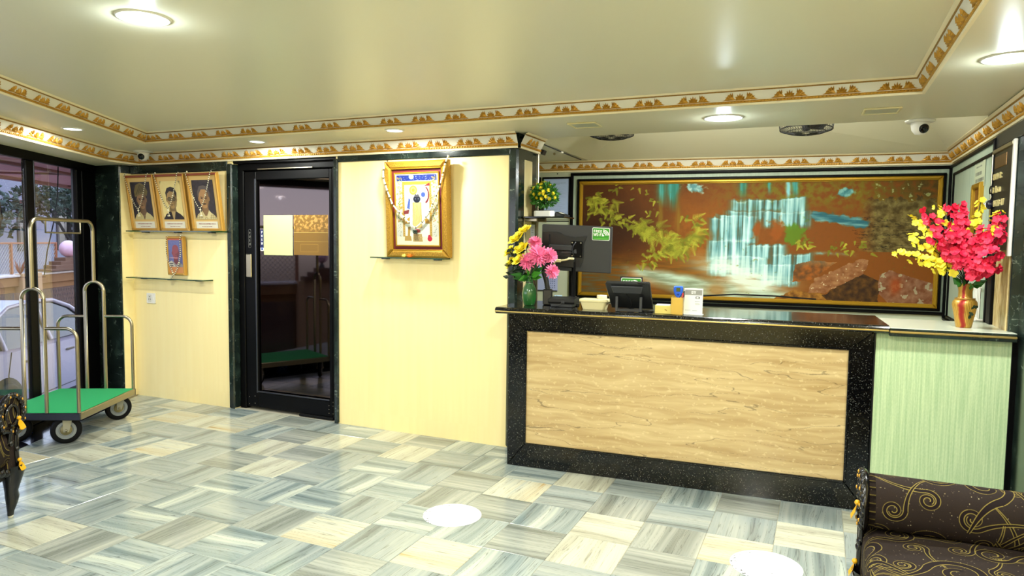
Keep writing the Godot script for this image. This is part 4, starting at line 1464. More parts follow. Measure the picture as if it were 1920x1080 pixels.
func dome_camera(at: Vector3, turn: float, label: String, r: float) -> void:
	var o := thing("dome_camera", label, "security camera", at, turn * 0.6, "dome cameras")
	part("base", lathe([Vector2(0, -0.012), Vector2(r * 1.5, -0.010), Vector2(r * 1.65, -0.004), Vector2(r * 1.65, 0.001), Vector2(0, 0.001)], 28), W.white_plastic, o)
	part("housing", lathe([Vector2(0, -r * 1.75), Vector2(r * 0.55, -r * 1.62), Vector2(r * 0.9, -r * 1.15), Vector2(r, -r * 0.6), Vector2(r * 1.02, -0.01), Vector2(0, -0.01)], 28), W.white_plastic, o)
	var tilt := Basis(Vector3.RIGHT, PI / 2 + 0.35)
	var e := part("eye", lathe([Vector2(0, -0.002), Vector2(r * 0.56, -0.002), Vector2(r * 0.56, r * 0.25), Vector2(r * 0.45, r * 0.34), Vector2(0, r * 0.38)], 24), mk(Color(0.008, 0.01, 0.014), 0.1), o, Vector3(0, -r * 1.0, r * 0.68), tilt)
	part("lens", ball(Vector3(r * 0.22, r * 0.22, r * 0.10), 6, 12), mk(Color(0.05, 0.10, 0.13), 0.05), e, Vector3(0, r * 0.36, 0), Basis(Vector3.RIGHT, PI / 2))

func bonsai(at: Vector3) -> void:
	var o := thing("potted_bonsai", "small artificial bonsai with yellow blooms in a low white pot", "plant", at)
	part("pot", slab(rounded(0.135, 0.075, 0.02), 0.042, 0.004), W.white, o, Vector3(0, 0.042, 0), Basis(Vector3.RIGHT, -PI / 2))
	part("soil", box(Vector3(0.11, 0.004, 0.055), 0.001), mk(Color(0.10, 0.07, 0.04), 0.9), o, Vector3(0, 0.0435, 0))
	var tk := begin()
	add_tube(tk, [Vector3(-0.01, 0.044, 0), Vector3(-0.02, 0.075, 0.004), Vector3(0.005, 0.105, 0.0), Vector3(-0.005, 0.16, 0)], 0.009, 7, false, true, 0.004)
	for b in [[0.055, 0.12, 0.02], [-0.06, 0.115, 0.02], [0.02, 0.13, -0.05], [-0.03, 0.19, 0.03], [0.03, 0.19, 0.01]]:
		add_tube(tk, [Vector3(-0.005, 0.09, 0), Vector3(b[0] * 0.5, b[1] * 0.95, b[2] * 0.5), Vector3(b[0], b[1], b[2])], 0.004, 5, false, true, 0.002)
	part("trunk", done(tk), mk(Color(0.07, 0.05, 0.04), 0.8), o)
	var r := RandomNumberGenerator.new()
	r.seed = 19
	var sets := [begin(), begin()]
	for k in 760:
		var q := Vector3(r.randfn(0, 1), r.randfn(0, 1), r.randfn(0, 1)).normalized() * pow(r.randf(), 0.35)
		var c := Vector3(q.x * 0.092, 0.150 + q.y * 0.082, q.z * 0.075)
		if q.y < -0.2:
			c.x *= 1.12
		var out := q.normalized()
		var d := (out + Vector3(r.randf_range(-.5, .5), r.randf_range(-.3, .6), r.randf_range(-.5, .5))).normalized()
		blade_leaf(sets[k % 2], c, d, r.randf_range(0.020, 0.032), r.randf_range(0.005, 0.008), r.randf() * TAU)
	var l1 := part("foliage", done(sets[0]), W.leaf, o)
	l1.set_meta("kind", "stuff")
	var l2 := part("foliage", done(sets[1]), W.leaf_light, o)
	l2.set_meta("kind", "stuff")
	var bl := rosette(0.0155, 7, 0.9)
	for q in [[-0.035, 0.215, 0.03], [-0.005, 0.210, 0.045], [0.0, 0.185, 0.06], [0.02, 0.165, 0.068], [-0.045, 0.150, 0.062], [-0.03, 0.125, 0.078], [0.038, 0.135, 0.07], [0.045, 0.20, 0.03], [0.07, 0.155, 0.04], [-0.068, 0.165, 0.035], [0.012, 0.225, 0.02], [0.085, 0.13, 0.03], [-0.02, 0.228, -0.01], [0.022, 0.152, 0.074], [0.05, 0.175, 0.06], [-0.005, 0.155, 0.08], [-0.055, 0.19, 0.045], [0.06, 0.12, 0.06], [0.01, 0.12, 0.08]]:
		var n := Vector3(q[0] / 0.092, (q[1] - 0.150) / 0.082, q[2] / 0.075).normalized()
		var p := Vector3(n.x * 0.096, 0.150 + n.y * 0.088, n.z * 0.080)
		part("bloom", bl, W.yellow, o, p, frame_of(n))

func blade_leaf(st: SurfaceTool, at: Vector3, d: Vector3, l: float, w: float, spin: float) -> void:
	# a pointed leaf with a folded midrib and some thickness
	var f := frame_of(d)
	var x := f.x * cos(spin) + f.z * sin(spin)
	var n := x.cross(d)
	var m := at + d * l * 0.45 - n * w * 0.35
	var L := m + x * w + n * w * 0.5
	var R := m - x * w + n * w * 0.5
	var tip := at + d * l
	for s in [0.0, 1.0]:
		var o: Vector3 = n * (-0.0006 * s)
		if s == 0.0:
			tri(st, at, m, L); tri(st, m, tip, L); tri(st, at, R, m); tri(st, m, R, tip)
		else:
			tri(st, at + o, L + o, m + o); tri(st, m + o, L + o, tip + o); tri(st, at + o, m + o, R + o); tri(st, m + o, tip + o, R + o)

func rosette(r: float, n: int, cup: float) -> ArrayMesh:
	# a small double flower opening along +y
	var st := begin()
	for layer in 2:
		var rr := r * (1.0 - 0.38 * layer)
		for k in n:
			var a := TAU * (k + 0.5 * layer) / n
			var d := Vector3(cos(a), 0, sin(a))
			var s := Vector3(-sin(a), 0, cos(a)) * rr * 2.2 / n
			var y0 := r * 0.15 * layer
			var y1 := r * cup * (0.25 + 0.45 * layer)
			var a0 := Vector3(0, y0, 0)
			var b0 := d * rr * 0.6 + Vector3(0, y1 * 0.7, 0)
			var c0 := d * rr + Vector3(0, y1, 0)
			for sgn in [1, -1]:
				if sgn == 1:
					tri(st, a0, b0 + s, b0 - s); tri(st, b0 - s, b0 + s, c0)
				else:
					tri(st, a0, b0 - s, b0 + s); tri(st, b0 - s, c0, b0 + s)
	add_ball(st, Vector3(0, r * 0.3, 0), Vector3(r * 0.3, r * 0.3, r * 0.3), 4, 6)
	return done(st)

func right_wall_things() -> void:
	# things on the wall at the counter end; rw(z, y) is a point on it, and faces look along -x
	var face := Basis(Vector3(0, 0, 1), Vector3.UP, Vector3(-1, 0, 0))
	# mint panel in a black frame
	var p := Node3D.new()
	p.name = numbered("wall_panel")
	add_child(p)
	p.transform = Transform3D(face, Vector3(4.298, 0, 0))
	tag(p, "pale green panel in a thin black frame on the end wall of the alcove", "wall panel")
	part("board", box_at(Vector3(-1.70, 0.90, 0.001), Vector3(-0.335, 1.985, 0.008)), W.mint, p)
	frame_parts(p, -1.745, -0.30, 0.86, 1.998, 0.022, 0.02, 0.004, W.black_frame, 0.022)
	frame_parts(p, -1.60, -0.325, 0.89, 1.93, 0.018, 0.02, 0.004, W.black_frame, 0.020, "inner_frame")
	# printed notice and small framed picture on it
	var no := Node3D.new()
	no.name = numbered("paper_notice")
	add_child(no)
	no.transform = Transform3D(face, Vector3(4.286, 1.845, -0.70))
	tag(no, "white printed notice pinned on the green panel above a small wooden frame", "notice")
	part("sheet", flat_picture(0.30, 0.17), textured(text_lines(150, 90, Color(0.70, 0.73, 0.62), Color(0.26, 0.28, 0.28), [[0.1, 0.8, 0.10, 0.05], [0.15, 0.7, 0.24, 0.06], [0.1, 0.7, 0.45, 0.13], [0.1, 0.92, 0.68, 0.13], [0.1, 0.9, 0.88, 0.06]]), 0.6), no)
	var fp := Node3D.new()
	fp.name = numbered("framed_picture")
	add_child(fp)
	fp.transform = Transform3D(face, Vector3(4.288, 1.64, -0.70))
	tag(fp, "small brown picture in a golden wood frame below the printed notice", "picture")
	frame_parts(fp, -0.125, 0.125, -0.145, 0.145, 0.032, 0.024, 0.006, gilt_frame(), 0.022)
	part("picture", flat_picture(0.19, 0.23), mk(Color(0.34, 0.14, 0.05), 0.35), fp, Vector3(0, 0, 0.004))
	# key ring with a two coloured fob on a hook
	var k := thing("key_ring", "blue and white key fob hanging from a black hook beside the notice", "key ring", Vector3(4.270, 1.662, -0.283))
	var hp := []
	for j in 14:
		var a := -0.4 + 4.6 * j / 13
		hp.append(Vector3(0, 0.052 + sin(a) * 0.022, cos(a) * 0.028))
	part("hook", tube(hp, 0.0028, 6), W.black_frame, k)
	part("chain", tube([Vector3(0, 0.03, 0.0), Vector3(0.003, 0.015, 0.003), Vector3(0, 0.0, 0)], 0.003, 6), W.steel, k)
	part("fob", ball(Vector3(0.020, 0.026, 0.034), 8, 14), mk(Color(0.03, 0.04, 0.14), 0.3), k, Vector3(0, -0.026, 0))
	part("fob_band", ball(Vector3(0.021, 0.018, 0.016), 8, 12), W.white, k, Vector3(-0.004, -0.030, -0.012))
	part("key", box(Vector3(0.003, 0.05, 0.012), 0.001), W.brass, k, Vector3(0, -0.075, 0.012))
	# dark letter board
	var lb := Node3D.new()
	lb.name = numbered("letter_board")
	add_child(lb)
	lb.transform = Transform3D(face, Vector3(4.296, 1.72, -0.085))
	tag(lb, "dark notice board with three rows of raised metal characters in a metal frame", "board")
	part("board", box_at(Vector3(-0.235, -0.33, 0.0), Vector3(0.206, 0.21, 0.012)), mk(Color(0.085, 0.08, 0.055), 0.4), lb)
	part("frame", box_at(Vector3(-0.235, -0.33, 0.008), Vector3(-0.218, 0.21, 0.022), 0.003), W.steel, lb)
	part("frame", box_at(Vector3(-0.235, 0.188, 0.008), Vector3(0.21, 0.21, 0.022), 0.003), W.steel, lb)
	part("side_bar", box_at(Vector3(0.205, -0.36, 0.004), Vector3(0.238, 0.215, 0.020), 0.004), W.white_plastic, lb)
	part("plate", box_at(Vector3(-0.20, 0.105, 0.010), Vector3(0.065, 0.170, 0.015), 0.002), mk(Color(0.40, 0.28, 0.10), 0.35, 0.5), lb)
	for t in [["8309 R:", 0.062], ["8 lncn", -0.008], ["94977B-17", -0.082]]:
		var s: String = t[0]
		var step := 0.030
		for c in s.length():
			if s[c] == " ":
				continue
			part("letter", text_mesh(s[c], 0.046, 0.008), mk(Color(0.90, 0.84, 0.60), 0.3, 0.3), lb, Vector3(-0.195 + step * c, t[1], 0.014))
	# strips and a stone panel below the board
	var d := begin()
	add_box(d, Vector3(4.292, 1.235, -0.225), Vector3(0.03, 0.55, 0.10), 0.004)
	struct("trim_11", done(d), W.black_frame, "dark upright strip under the letter board")
	struct("trim_12", box_at(Vector3(4.290, 0.96, -0.165), Vector3(4.304, 1.56, 0.120), 0.003), pale_panel(), "pale veined stone panel under the letter board")
	struct("trim_13", box_at(Vector3(4.295, 0.0, 0.118), Vector3(4.36, 2.0, 0.150), 0.004), W.green_marble, "dark green marble facing at the end of the counter")
	struct("trim_14", box_at(Vector3(4.288, 1.938, -0.33), Vector3(4.305, 2.01, 0.30), 0.003), W.grey_plastic)
	struct("trim_15", box_at(Vector3(4.335, 0.0, 0.150), Vector3(4.36, 2.0, 1.6), 0.004), W.green_marble)
	# white wire rack behind the vase
	var wr := thing("wire_rack", "white wire rack standing on the counter end behind the gold vase", "rack", Vector3(4.255, 0.99, -0.40))
	for j in 5:
		part("rod", tube([Vector3(0, 0, -0.08 + 0.04 * j), Vector3(0, 0.21, -0.08 + 0.04 * j)], 0.004, 6), W.white_plastic, wr)
	part("rail", tube([Vector3(0, 0.19, -0.09), Vector3(0, 0.19, 0.09)], 0.006, 6), W.white_plastic, wr)
	part("foot", box_at(Vector3(-0.02, 0, -0.09), Vector3(0.02, 0.012, 0.09), 0.003), W.white_plastic, wr)

# ---------------------------------------------------------------- on the granite counter (its top is y = 1)
func wifi_sign(parent: Node, w: float, h: float) -> void:
	# green card with FREE WI-FI and radio arcs; face at z = 0
	part("border", slab(rounded(w, h, 0.008), 0.0012), W.white, parent)
	part("ground", slab(rounded(w - 0.007, h - 0.007, 0.006), 0.0008), mk(Color(0.20, 0.56, 0.10), 0.4), parent, Vector3(0, 0, 0.0006))
	var z := 0.0012
	part("lettering", text_mesh("FREE", h * 0.30, 0.0008, true, "Droid Sans", HORIZONTAL_ALIGNMENT_LEFT), W.white, parent, Vector3(-w * 0.43, h * 0.22, z))
	part("lettering", text_mesh("WI-FI", h * 0.30, 0.0008, true, "Droid Sans", HORIZONTAL_ALIGNMENT_LEFT), W.white, parent, Vector3(-w * 0.43, -h * 0.05, z))
	var st := begin()
	var c := Vector3(w * 0.13, -h * 0.10, z)
	for r in [0.20, 0.32, 0.44]:
		var a0 := deg_to_rad(4)
		var n := 12
		for k in n:
			var t0 := a0 + (PI / 2 - 2 * a0 + 0.12) * k / n
			var t1 := a0 + (PI / 2 - 2 * a0 + 0.12) * (k + 1) / n
			var r0: float = r * h * 0.92
			var r1: float = r0 + h * 0.065
			quad(st, c + Vector3(cos(t0), sin(t0), 0) * r0, c + Vector3(cos(t0), sin(t0), 0) * r1, c + Vector3(cos(t1), sin(t1), 0) * r1, c + Vector3(cos(t1), sin(t1), 0) * r0)
	for k in 14:
		var t0 := TAU * k / 14
		var t1 := TAU * (k + 1) / 14
		tri(st, c, c + Vector3(cos(t0), sin(t0), 0) * h * 0.07, c + Vector3(cos(t1), sin(t1), 0) * h * 0.07)
	part("emblem", done(st), W.white, parent)
	part("line", box(Vector3(w * 0.82, h * 0.025, 0.0006)), mk(Color(0.45, 0.78, 0.30), 0.5), parent, Vector3(0, -h * 0.36, z))

func build_counter_things() -> void:
	var Y := 1.0005
	# monitor, its back to the guests, on a pole arm
	var m := Node3D.new()
	m.name = numbered("monitor")
	add_child(m)
	tag(m, "black flat monitor seen from behind on a pole arm above the counter", "monitor")
	m.transform = Transform3D(Basis(Vector3.UP, 0.10) * Basis(Vector3.RIGHT, 0.10) * Basis(Vector3.BACK, -0.035), Vector3(2.005, 1.362, 0.03))
	part("casing", slab(rounded(0.455, 0.295, 0.008), 0.022, 0.003), W.grey_plastic, m, Vector3(0, 0, 0.0))
	part("screen", box_at(Vector3(-0.215, -0.135, -0.0245), Vector3(0.215, 0.135, -0.0215)), mk(Color(0.01, 0.01, 0.012), 0.1), m)
	# thicker electronics hump and mounting plate
	part("hump", slab(PackedVector2Array([Vector2(-0.20, -0.115), Vector2(0.055, -0.115), Vector2(0.07, -0.06), Vector2(0.07, 0.03), Vector2(0.09, 0.085), Vector2(0.02, 0.075), Vector2(-0.05, 0.080), Vector2(-0.10, 0.105), Vector2(-0.20, 0.10)]), 0.014, 0.004), W.black_plastic, m, Vector3(-0.02, 0.0, 0.013))
	part("mount_plate", box_at(Vector3(-0.03, -0.055, 0.012), Vector3(0.045, 0.05, 0.020), 0.003), W.black_frame, m)
	var sc := begin()
	for s in [[-0.02, -0.045], [0.035, -0.045], [-0.02, 0.04], [0.035, 0.04]]:
		add_ball(sc, Vector3(s[0], s[1], 0.021), Vector3(0.005, 0.005, 0.003), 5, 8)
	part("screws", done(sc), W.steel, m)
	part("handle_arc", tube([Vector3(0.005, 0.045, 0.022), Vector3(-0.012, 0.02, 0.028), Vector3(-0.016, -0.01, 0.030), Vector3(-0.008, -0.045, 0.022)], 0.0035, 6), W.steel_dark, m)
	part("arm", box_at(Vector3(-0.17, -0.012, 0.018), Vector3(-0.02, 0.022, 0.036), 0.004), W.grey_plastic, m)
	part("port_box", box_at(Vector3(-0.17, -0.12, 0.012), Vector3(0.0, -0.055, 0.026), 0.003), W.black_plastic, m)
	var sg := Node3D.new()
	sg.name = numbered("wifi_sticker")
	add_child(sg)
	sg.transform = m.transform * Transform3D(Basis.IDENTITY, Vector3(0.158, 0.100, 0.0018))
	tag(sg, "green FREE WI-FI sticker on the corner of the monitor back", "sticker", "free wi-fi signs")
	wifi_sign(sg, 0.112, 0.080)
	var ca := thing("display_cable", "white display cable with a thick plug behind the monitor", "cable", Vector3(1.93, 1.287, 0.09))
	part("cord", tube([Vector3(0.075, 0.012, -0.02), Vector3(0.055, 0.012, 0.0), Vector3(0.025, 0.002, 0.005), Vector3(-0.02, -0.003, 0.0), Vector3(-0.05, -0.012, -0.01), Vector3(-0.06, -0.06, -0.02)], 0.006, 8), W.cream_plastic, ca)
	part("plug", box(Vector3(0.036, 0.020, 0.016), 0.004), W.cream_plastic, ca, Vector3(-0.022, -0.003, 0.0))
	part("plug", box(Vector3(0.040, 0.015, 0.014), 0.004), W.cream_plastic, ca, Vector3(0.060, 0.012, -0.006))
	# pole of the arm
	var po := thing("monitor_stand", "black pole stand with a round base behind the desk phone", "stand", Vector3(1.985, Y, 0.02))
	part("pole", lathe([Vector2(0.010, 0.0), Vector2(0.010, 0.34), Vector2(0, 0.34)], 14), W.black_frame, po)
	part("base", lathe([Vector2(0, 0), Vector2(0.045, 0), Vector2(0.045, 0.012), Vector2(0.032, 0.018), Vector2(0.032, 0.05), Vector2(0.026, 0.056), Vector2(0, 0.056)], 22), W.black_plastic, po)
	part("pin", lathe([Vector2(0.004, 0.34), Vector2(0.004, 0.45), Vector2(0, 0.455)], 8), W.black_frame, po, Vector3(-0.145, 0, 0.05))
	part("crossbar", box_at(Vector3(-0.16, 0.33, 0.0), Vector3(0.03, 0.36, 0.03), 0.003), W.grey_plastic, po)
	var up := thing("upright_bar", "black flat upright bar rising from the counter in front of the picture frame", "bar", Vector3(2.022, Y, 0.10))
	part("bar", box_at(Vector3(-0.006, 0, -0.006), Vector3(0.006, 0.28, 0.006), 0.002), W.black_frame, up)
	part("foot", box_at(Vector3(-0.03, 0, -0.02), Vector3(0.03, 0.006, 0.02), 0.002), W.black_frame, up)
	# black router-like desk unit
	var ro := thing("desk_phone", "black desk telephone base between the pink flowers and the cream tray", "phone", Vector3(1.975, Y, 0.165), 0.05)
	var rb := begin()
	add_slab(rb, PackedVector2Array([Vector2(-0.05, 0.02), Vector2(0.05, 0.02), Vector2(0.055, 0.032), Vector2(0.055, 0.052), Vector2(-0.05, 0.060)]), Transform3D(Basis(Vector3(0, 0, 1), Vector3.UP, Vector3(-1, 0, 0)), Vector3(-0.085, 0, 0)), 0.17, 0.004)
	part("body", done(rb), W.black_plastic, ro)
	part("plinth", box_at(Vector3(-0.07, 0, -0.04), Vector3(0.07, 0.024, 0.045), 0.003), W.grey_plastic, ro)
	part("socket", box_at(Vector3(0.0, 0.022, 0.050), Vector3(0.022, 0.040, 0.058), 0.002), W.grey_plastic, ro)
	part("cord", tube([Vector3(0.01, 0.03, 0.058), Vector3(-0.01, 0.012, 0.066), Vector3(-0.03, 0.004, 0.06), Vector3(-0.06, 0.004, 0.03)], 0.002, 6), W.black_plastic, ro)
	# cream tray with a roll in it
	var tr := thing("plastic_tray", "cream plastic tray on the counter beside the point of sale screen", "tray", Vector3(2.195, Y, 0.215), 0.05)
	var ts := begin()
	var R0 := rounded(0.135, 0.085, 0.015)
	var R1 := rounded(0.165, 0.105, 0.018)
	for k in R0.size():
		var k2 := (k + 1) % R0.size()
		quad(ts, Vector3(R0[k].x, 0, -R0[k].y), Vector3(R0[k2].x, 0, -R0[k2].y), Vector3(R1[k2].x, 0.05, -R1[k2].y), Vector3(R1[k].x, 0.05, -R1[k].y))
	add_slab(ts, rounded(0.176, 0.116, 0.02), Transform3D(Basis(Vector3.RIGHT, -PI / 2), Vector3(0, 0.062, 0)), 0.014, 0.003)
	add_slab(ts, R0, Transform3D(Basis(Vector3.RIGHT, -PI / 2), Vector3(0, 0.003, 0)), 0.003)
	part("body", done(ts), W.cream_plastic, tr)
	lone("tape_roll", lathe([Vector2(0.016, 0), Vector2(0.030, 0), Vector2(0.031, 0.003), Vector2(0.031, 0.020), Vector2(0.030, 0.023), Vector2(0.016, 0.023), Vector2(0.016, 0)], 24), mk(Color(0.84, 0.82, 0.70), 0.4), "cream tape roll lying on the plastic tray", "tape", Vector3(2.235, Y + 0.0622, 0.205))
	# point of sale terminal seen from behind
	var ps := thing("pos_terminal", "black point of sale touch screen on a stand seen from behind", "terminal", Vector3(2.415, Y, 0.225), 0.10)
	var tilt := Basis(Vector3.RIGHT, 0.42)
	part("screen", slab(PackedVector2Array([Vector2(-0.135, 0.078), Vector2(-0.128, 0.09), Vector2(0.118, 0.09), Vector2(0.125, 0.08), Vector2(0.138, -0.08), Vector2(-0.105, -0.08)]), 0.022, 0.004), W.black_plastic, ps, Vector3(-0.005, 0.088, 0.035), tilt)
	part("back_cover", slab(PackedVector2Array([Vector2(-0.10, 0.065), Vector2(0.085, 0.065), Vector2(0.075, 0.02), Vector2(-0.085, 0.02)]), 0.012, 0.003), W.grey_plastic, ps, Vector3(-0.005, 0.088, 0.052), tilt)
	var lg := begin()
	for s in [-0.07, 0.07]:
		add_box(lg, Vector3(s, 0.045, 0.062), Vector3(0.016, 0.088, 0.010), 0.002, Basis(Vector3.RIGHT, -0.05))
		add_box(lg, Vector3(s, 0.007, 0.020), Vector3(0.016, 0.012, 0.085), 0.002)
	add_box(lg, Vector3(0, 0.010, 0.062), Vector3(0.155, 0.018, 0.010), 0.002)
	part("stand", done(lg), W.grey_plastic, ps)
	part("camera_bump", box(Vector3(0.05, 0.012, 0.02), 0.004), W.black_plastic, ps, Vector3(0.075, 0.172, 0.07))
	part("cord", tube([Vector3(-0.02, 0.10, 0.045), Vector3(0.01, 0.075, 0.07), Vector3(0.018, 0.04, 0.07), Vector3(0.0, 0.01, 0.05)], 0.0022, 6), W.rubber, ps)
	part("front_foot", box_at(Vector3(0.05, 0, -0.055), Vector3(0.135, 0.012, 0.02), 0.003), W.black_plastic, ps)
	# second wi-fi card in a black stand behind the terminal
	var wf := thing("wifi_card", "green FREE WI-FI card in a black stand behind the point of sale screen", "sign", Vector3(2.395, Y + 0.145, 0.135), 0.10, "free wi-fi signs")
	part("holder", box_at(Vector3(-0.068, -0.05, -0.010), Vector3(0.068, 0.054, -0.0022), 0.003), W.black_plastic, wf)
	wifi_sign(wf, 0.122, 0.094)
	part("post", box_at(Vector3(-0.02, -0.145, -0.010), Vector3(0.02, -0.04, -0.003), 0.002), W.black_plastic, wf)
	part("foot", box_at(Vector3(-0.05, -0.145, -0.03), Vector3(0.05, -0.139, 0.03), 0.002), W.black_plastic, wf)
	# card box
	var cb := thing("card_box", "pale yellow card box beside the gold pen cup", "box", Vector3(2.622, Y, 0.265), 0.05)
	part("body", box_at(Vector3(-0.046, 0, -0.028), Vector3(0.046, 0.048, 0.028), 0.002), mk(Color(0.88, 0.80, 0.42), 0.5), cb)
	part("cards", box_at(Vector3(-0.041, 0.04, -0.024), Vector3(0.041, 0.053, 0.024), 0.001), W.white, cb)
	part("mark", box(Vector3(0.003, 0.010, 0.001)), W.gilt_dark, cb, Vector3(0.012, 0.024, 0.0283), Basis(Vector3.BACK, 0.5))
	part("mark", box(Vector3(0.003, 0.012, 0.001)), W.gilt_dark, cb, Vector3(0.018, 0.023, 0.0283), Basis(Vector3.BACK, 0.6))
	# gold pen cup, thermometer, pens
	var cu := thing("pen_cup", "square gold metal pen cup on the counter", "cup", Vector3(2.701, Y, 0.272), 0.05)
	var cs := begin()
	add_box(cs, Vector3(0, 0.049, 0.031), Vector3(0.066, 0.098, 0.003), 0.001)
	add_box(cs, Vector3(0, 0.049, -0.031), Vector3(0.066, 0.098, 0.003), 0.001)
	add_box(cs, Vector3(0.0315, 0.049, 0), Vector3(0.003, 0.098, 0.060), 0.001)
	add_box(cs, Vector3(-0.0315, 0.049, 0), Vector3(0.003, 0.098, 0.060), 0.001)
	add_box(cs, Vector3(0, 0.002, 0), Vector3(0.062, 0.004, 0.060))
	part("body", done(cs), W.brass, cu)
	var th := thing("thermometer", "bright blue hand thermometer with a small grey display standing in the gold cup", "thermometer", Vector3(2.703, Y + 0.006, 0.272), 0.05)
	var tb := mk(Color(0.05, 0.33, 0.80), 0.3)
	part("body", slab(PackedVector2Array([Vector2(-0.006, 0.088), Vector2(0.008, 0.088), Vector2(0.020, 0.105), Vector2(0.0255, 0.128), Vector2(0.0255, 0.148), Vector2(0.021, 0.155), Vector2(-0.021, 0.155), Vector2(-0.0255, 0.148), Vector2(-0.0255, 0.128), Vector2(-0.019, 0.105)]), 0.020, 0.004), tb, th, Vector3(0, 0, 0.010))
	part("shaft", box_at(Vector3(-0.008, 0.0, -0.008), Vector3(0.008, 0.095, 0.008), 0.003), tb, th)
	part("display", box(Vector3(0.022, 0.022, 0.001)), mk(Color(0.22, 0.30, 0.16), 0.2), th, Vector3(0.001, 0.135, 0.0105))
	part("button", lathe(disc(0.007, 0.002), 14), mk(Color(0.03, 0.24, 0.62), 0.3), th, Vector3(0, 0.110, 0.0095), Basis(Vector3.RIGHT, PI / 2))
	for q in [[0.024, 0.012, 0.118, Color(0.75, 0.12, 0.08), "red pen standing in the gold cup beside the thermometer"], [0.026, -0.012, 0.128, Color(0.10, 0.10, 0.11), "black pen standing in the gold cup behind the red pen"]]:
		var pe := thing("pen", q[4], "pen", Vector3(2.701, Y + 0.005, 0.272) + Vector3(q[0], 0, q[1]), 0.0)
		pe.rotation.z = -0.05
		part("barrel", lathe([Vector2(0, 0), Vector2(0.003, 0.006), Vector2(0.004, 0.012), Vector2(0.004, q[2] - 0.018), Vector2(0, q[2] - 0.018)], 10), mk(q[3], 0.35), pe)
		part("cap", lathe([Vector2(0.0045, q[2] - 0.03), Vector2(0.0045, q[2]), Vector2(0, q[2] + 0.001)], 10), mk(q[3].darkened(0.2), 0.3), pe)
	# white printed stand card; its square code is left out
	var sc2 := thing("card_stand", "white printed card standing on the counter to the side of the gold pen cup", "sign", Vector3(2.786, Y, 0.262), 0.05)
	var tl := Basis(Vector3.RIGHT, -0.08)
	part("card", box_at(Vector3(-0.052, 0.004, -0.0015), Vector3(0.052, 0.150, 0.0015), 0.0005), W.paper, sc2, Vector3.ZERO, tl)
	part("header", box_at(Vector3(-0.047, 0.112, 0.0014), Vector3(0.047, 0.142, 0.0021)), mk(Color(0.55, 0.55, 0.52), 0.5), sc2, Vector3.ZERO, tl)
	part("lettering", text_mesh("BY", 0.022, 0.0006), W.white, sc2, tl * Vector3(0.0, 0.127, 0.0026), tl)
	part("badge", box_at(Vector3(0.012, 0.092, 0.0014), Vector3(0.034, 0.104, 0.0021)), mk(Color(0.12, 0.12, 0.13), 0.5), sc2, Vector3.ZERO, tl)
	part("badge_label", box_at(Vector3(0.016, 0.0945, 0.0018), Vector3(0.029, 0.1015, 0.0026)), W.white, sc2, Vector3.ZERO, tl)
	var lines := begin()
	for l in [[0.008, 0.036, 0.076], [0.010, 0.034, 0.066], [0.010, 0.036, 0.060], [-0.046, -0.014, 0.026], [-0.004, 0.022, 0.024]]:
		add_box(lines, Vector3((l[0] + l[1]) / 2, l[2], 0.0018), Vector3(l[1] - l[0], 0.0025, 0.0006))
	part("print_lines", done(lines), mk(Color(0.62, 0.64, 0.66), 0.6), sc2, Vector3.ZERO, tl)
	part("foot", box_at(Vector3(-0.055, 0, -0.045), Vector3(0.055, 0.004, 0.012), 0.001), pane(Color(0.9, 0.92, 0.92, 0.4)), sc2)
	# black card reader on its curved stand, behind the green vase
	var cr := thing("barcode_reader", "black desk reader on a curved stand half hidden behind the green vase", "reader", Vector3(1.84, Y, 0.09), 0.3)
	part("body", box_at(Vector3(-0.03, 0.0, -0.03), Vector3(0.03, 0.10, 0.03), 0.006), W.black_plastic, cr)
	part("neck", tube([Vector3(0.0, 0.10, 0.0), Vector3(-0.012, 0.16, 0.0), Vector3(-0.03, 0.21, 0.0), Vector3(-0.02, 0.26, 0.01)], 0.016, 10), W.black_plastic, cr)
	part("cord", tube([Vector3(0.03, 0.04, 0.02), Vector3(0.06, 0.06, 0.03), Vector3(0.075, 0.04, 0.03), Vector3(0.05, 0.004, 0.04), Vector3(0.02, 0.004, 0.06)], 0.002, 6), W.rubber, cr)
	var pk := thing("tissue_pack", "small crumpled pale blue packet behind the desk telephone", "packet", Vector3(1.905, Y, 0.10), 0.4)
	part("packet", slab(PackedVector2Array([Vector2(-0.035, 0.0), Vector2(0.03, 0.0), Vector2(0.042, 0.012), Vector2(0.028, 0.045), Vector2(0.036, 0.062), Vector2(-0.012, 0.064), Vector2(-0.02, 0.05), Vector2(-0.04, 0.02)]), 0.02, 0.006), mk(Color(0.68, 0.80, 0.88), 0.5), pk)
	# black cable lying along the foot of the picture
	lone("power_cable", tube([alc(-1.95, 0.965, 0.12), alc(-1.5, 1.006, 0.14), alc(-1.2, 1.004, 0.14), alc(-0.9, 0.99, 0.14)], 0.006, 7), W.rubber, "black cable lying along the foot of the waterfall picture", "cable")

# ---------------------------------------------------------------- vases and artificial flowers
func petal(st: SurfaceTool, base: Vector3, d: Vector3, n: Vector3, l: float, w: float, curl: float) -> void:
	# a petal from base along d with its face towards n, tip bending by curl; two sided
	var x := d.cross(n).normalized()
	var m := base + d * l * 0.55 + n * curl * 0.25
	var tip := base + d * l + n * curl
	var L := m + x * w
	var R := m - x * w
	var tl := tip + x * w * 0.45
	var tr := tip - x * w * 0.45
	for k in 2:
		var q := [[base, R, L], [L, R, tr], [L, tr, tl]]
		for t in q:
			if k == 0:
				tri(st, t[0], t[1], t[2])
			else:
				tri(st, t[0] - n * 0.0005, t[2] - n * 0.0005, t[1] - n * 0.0005)

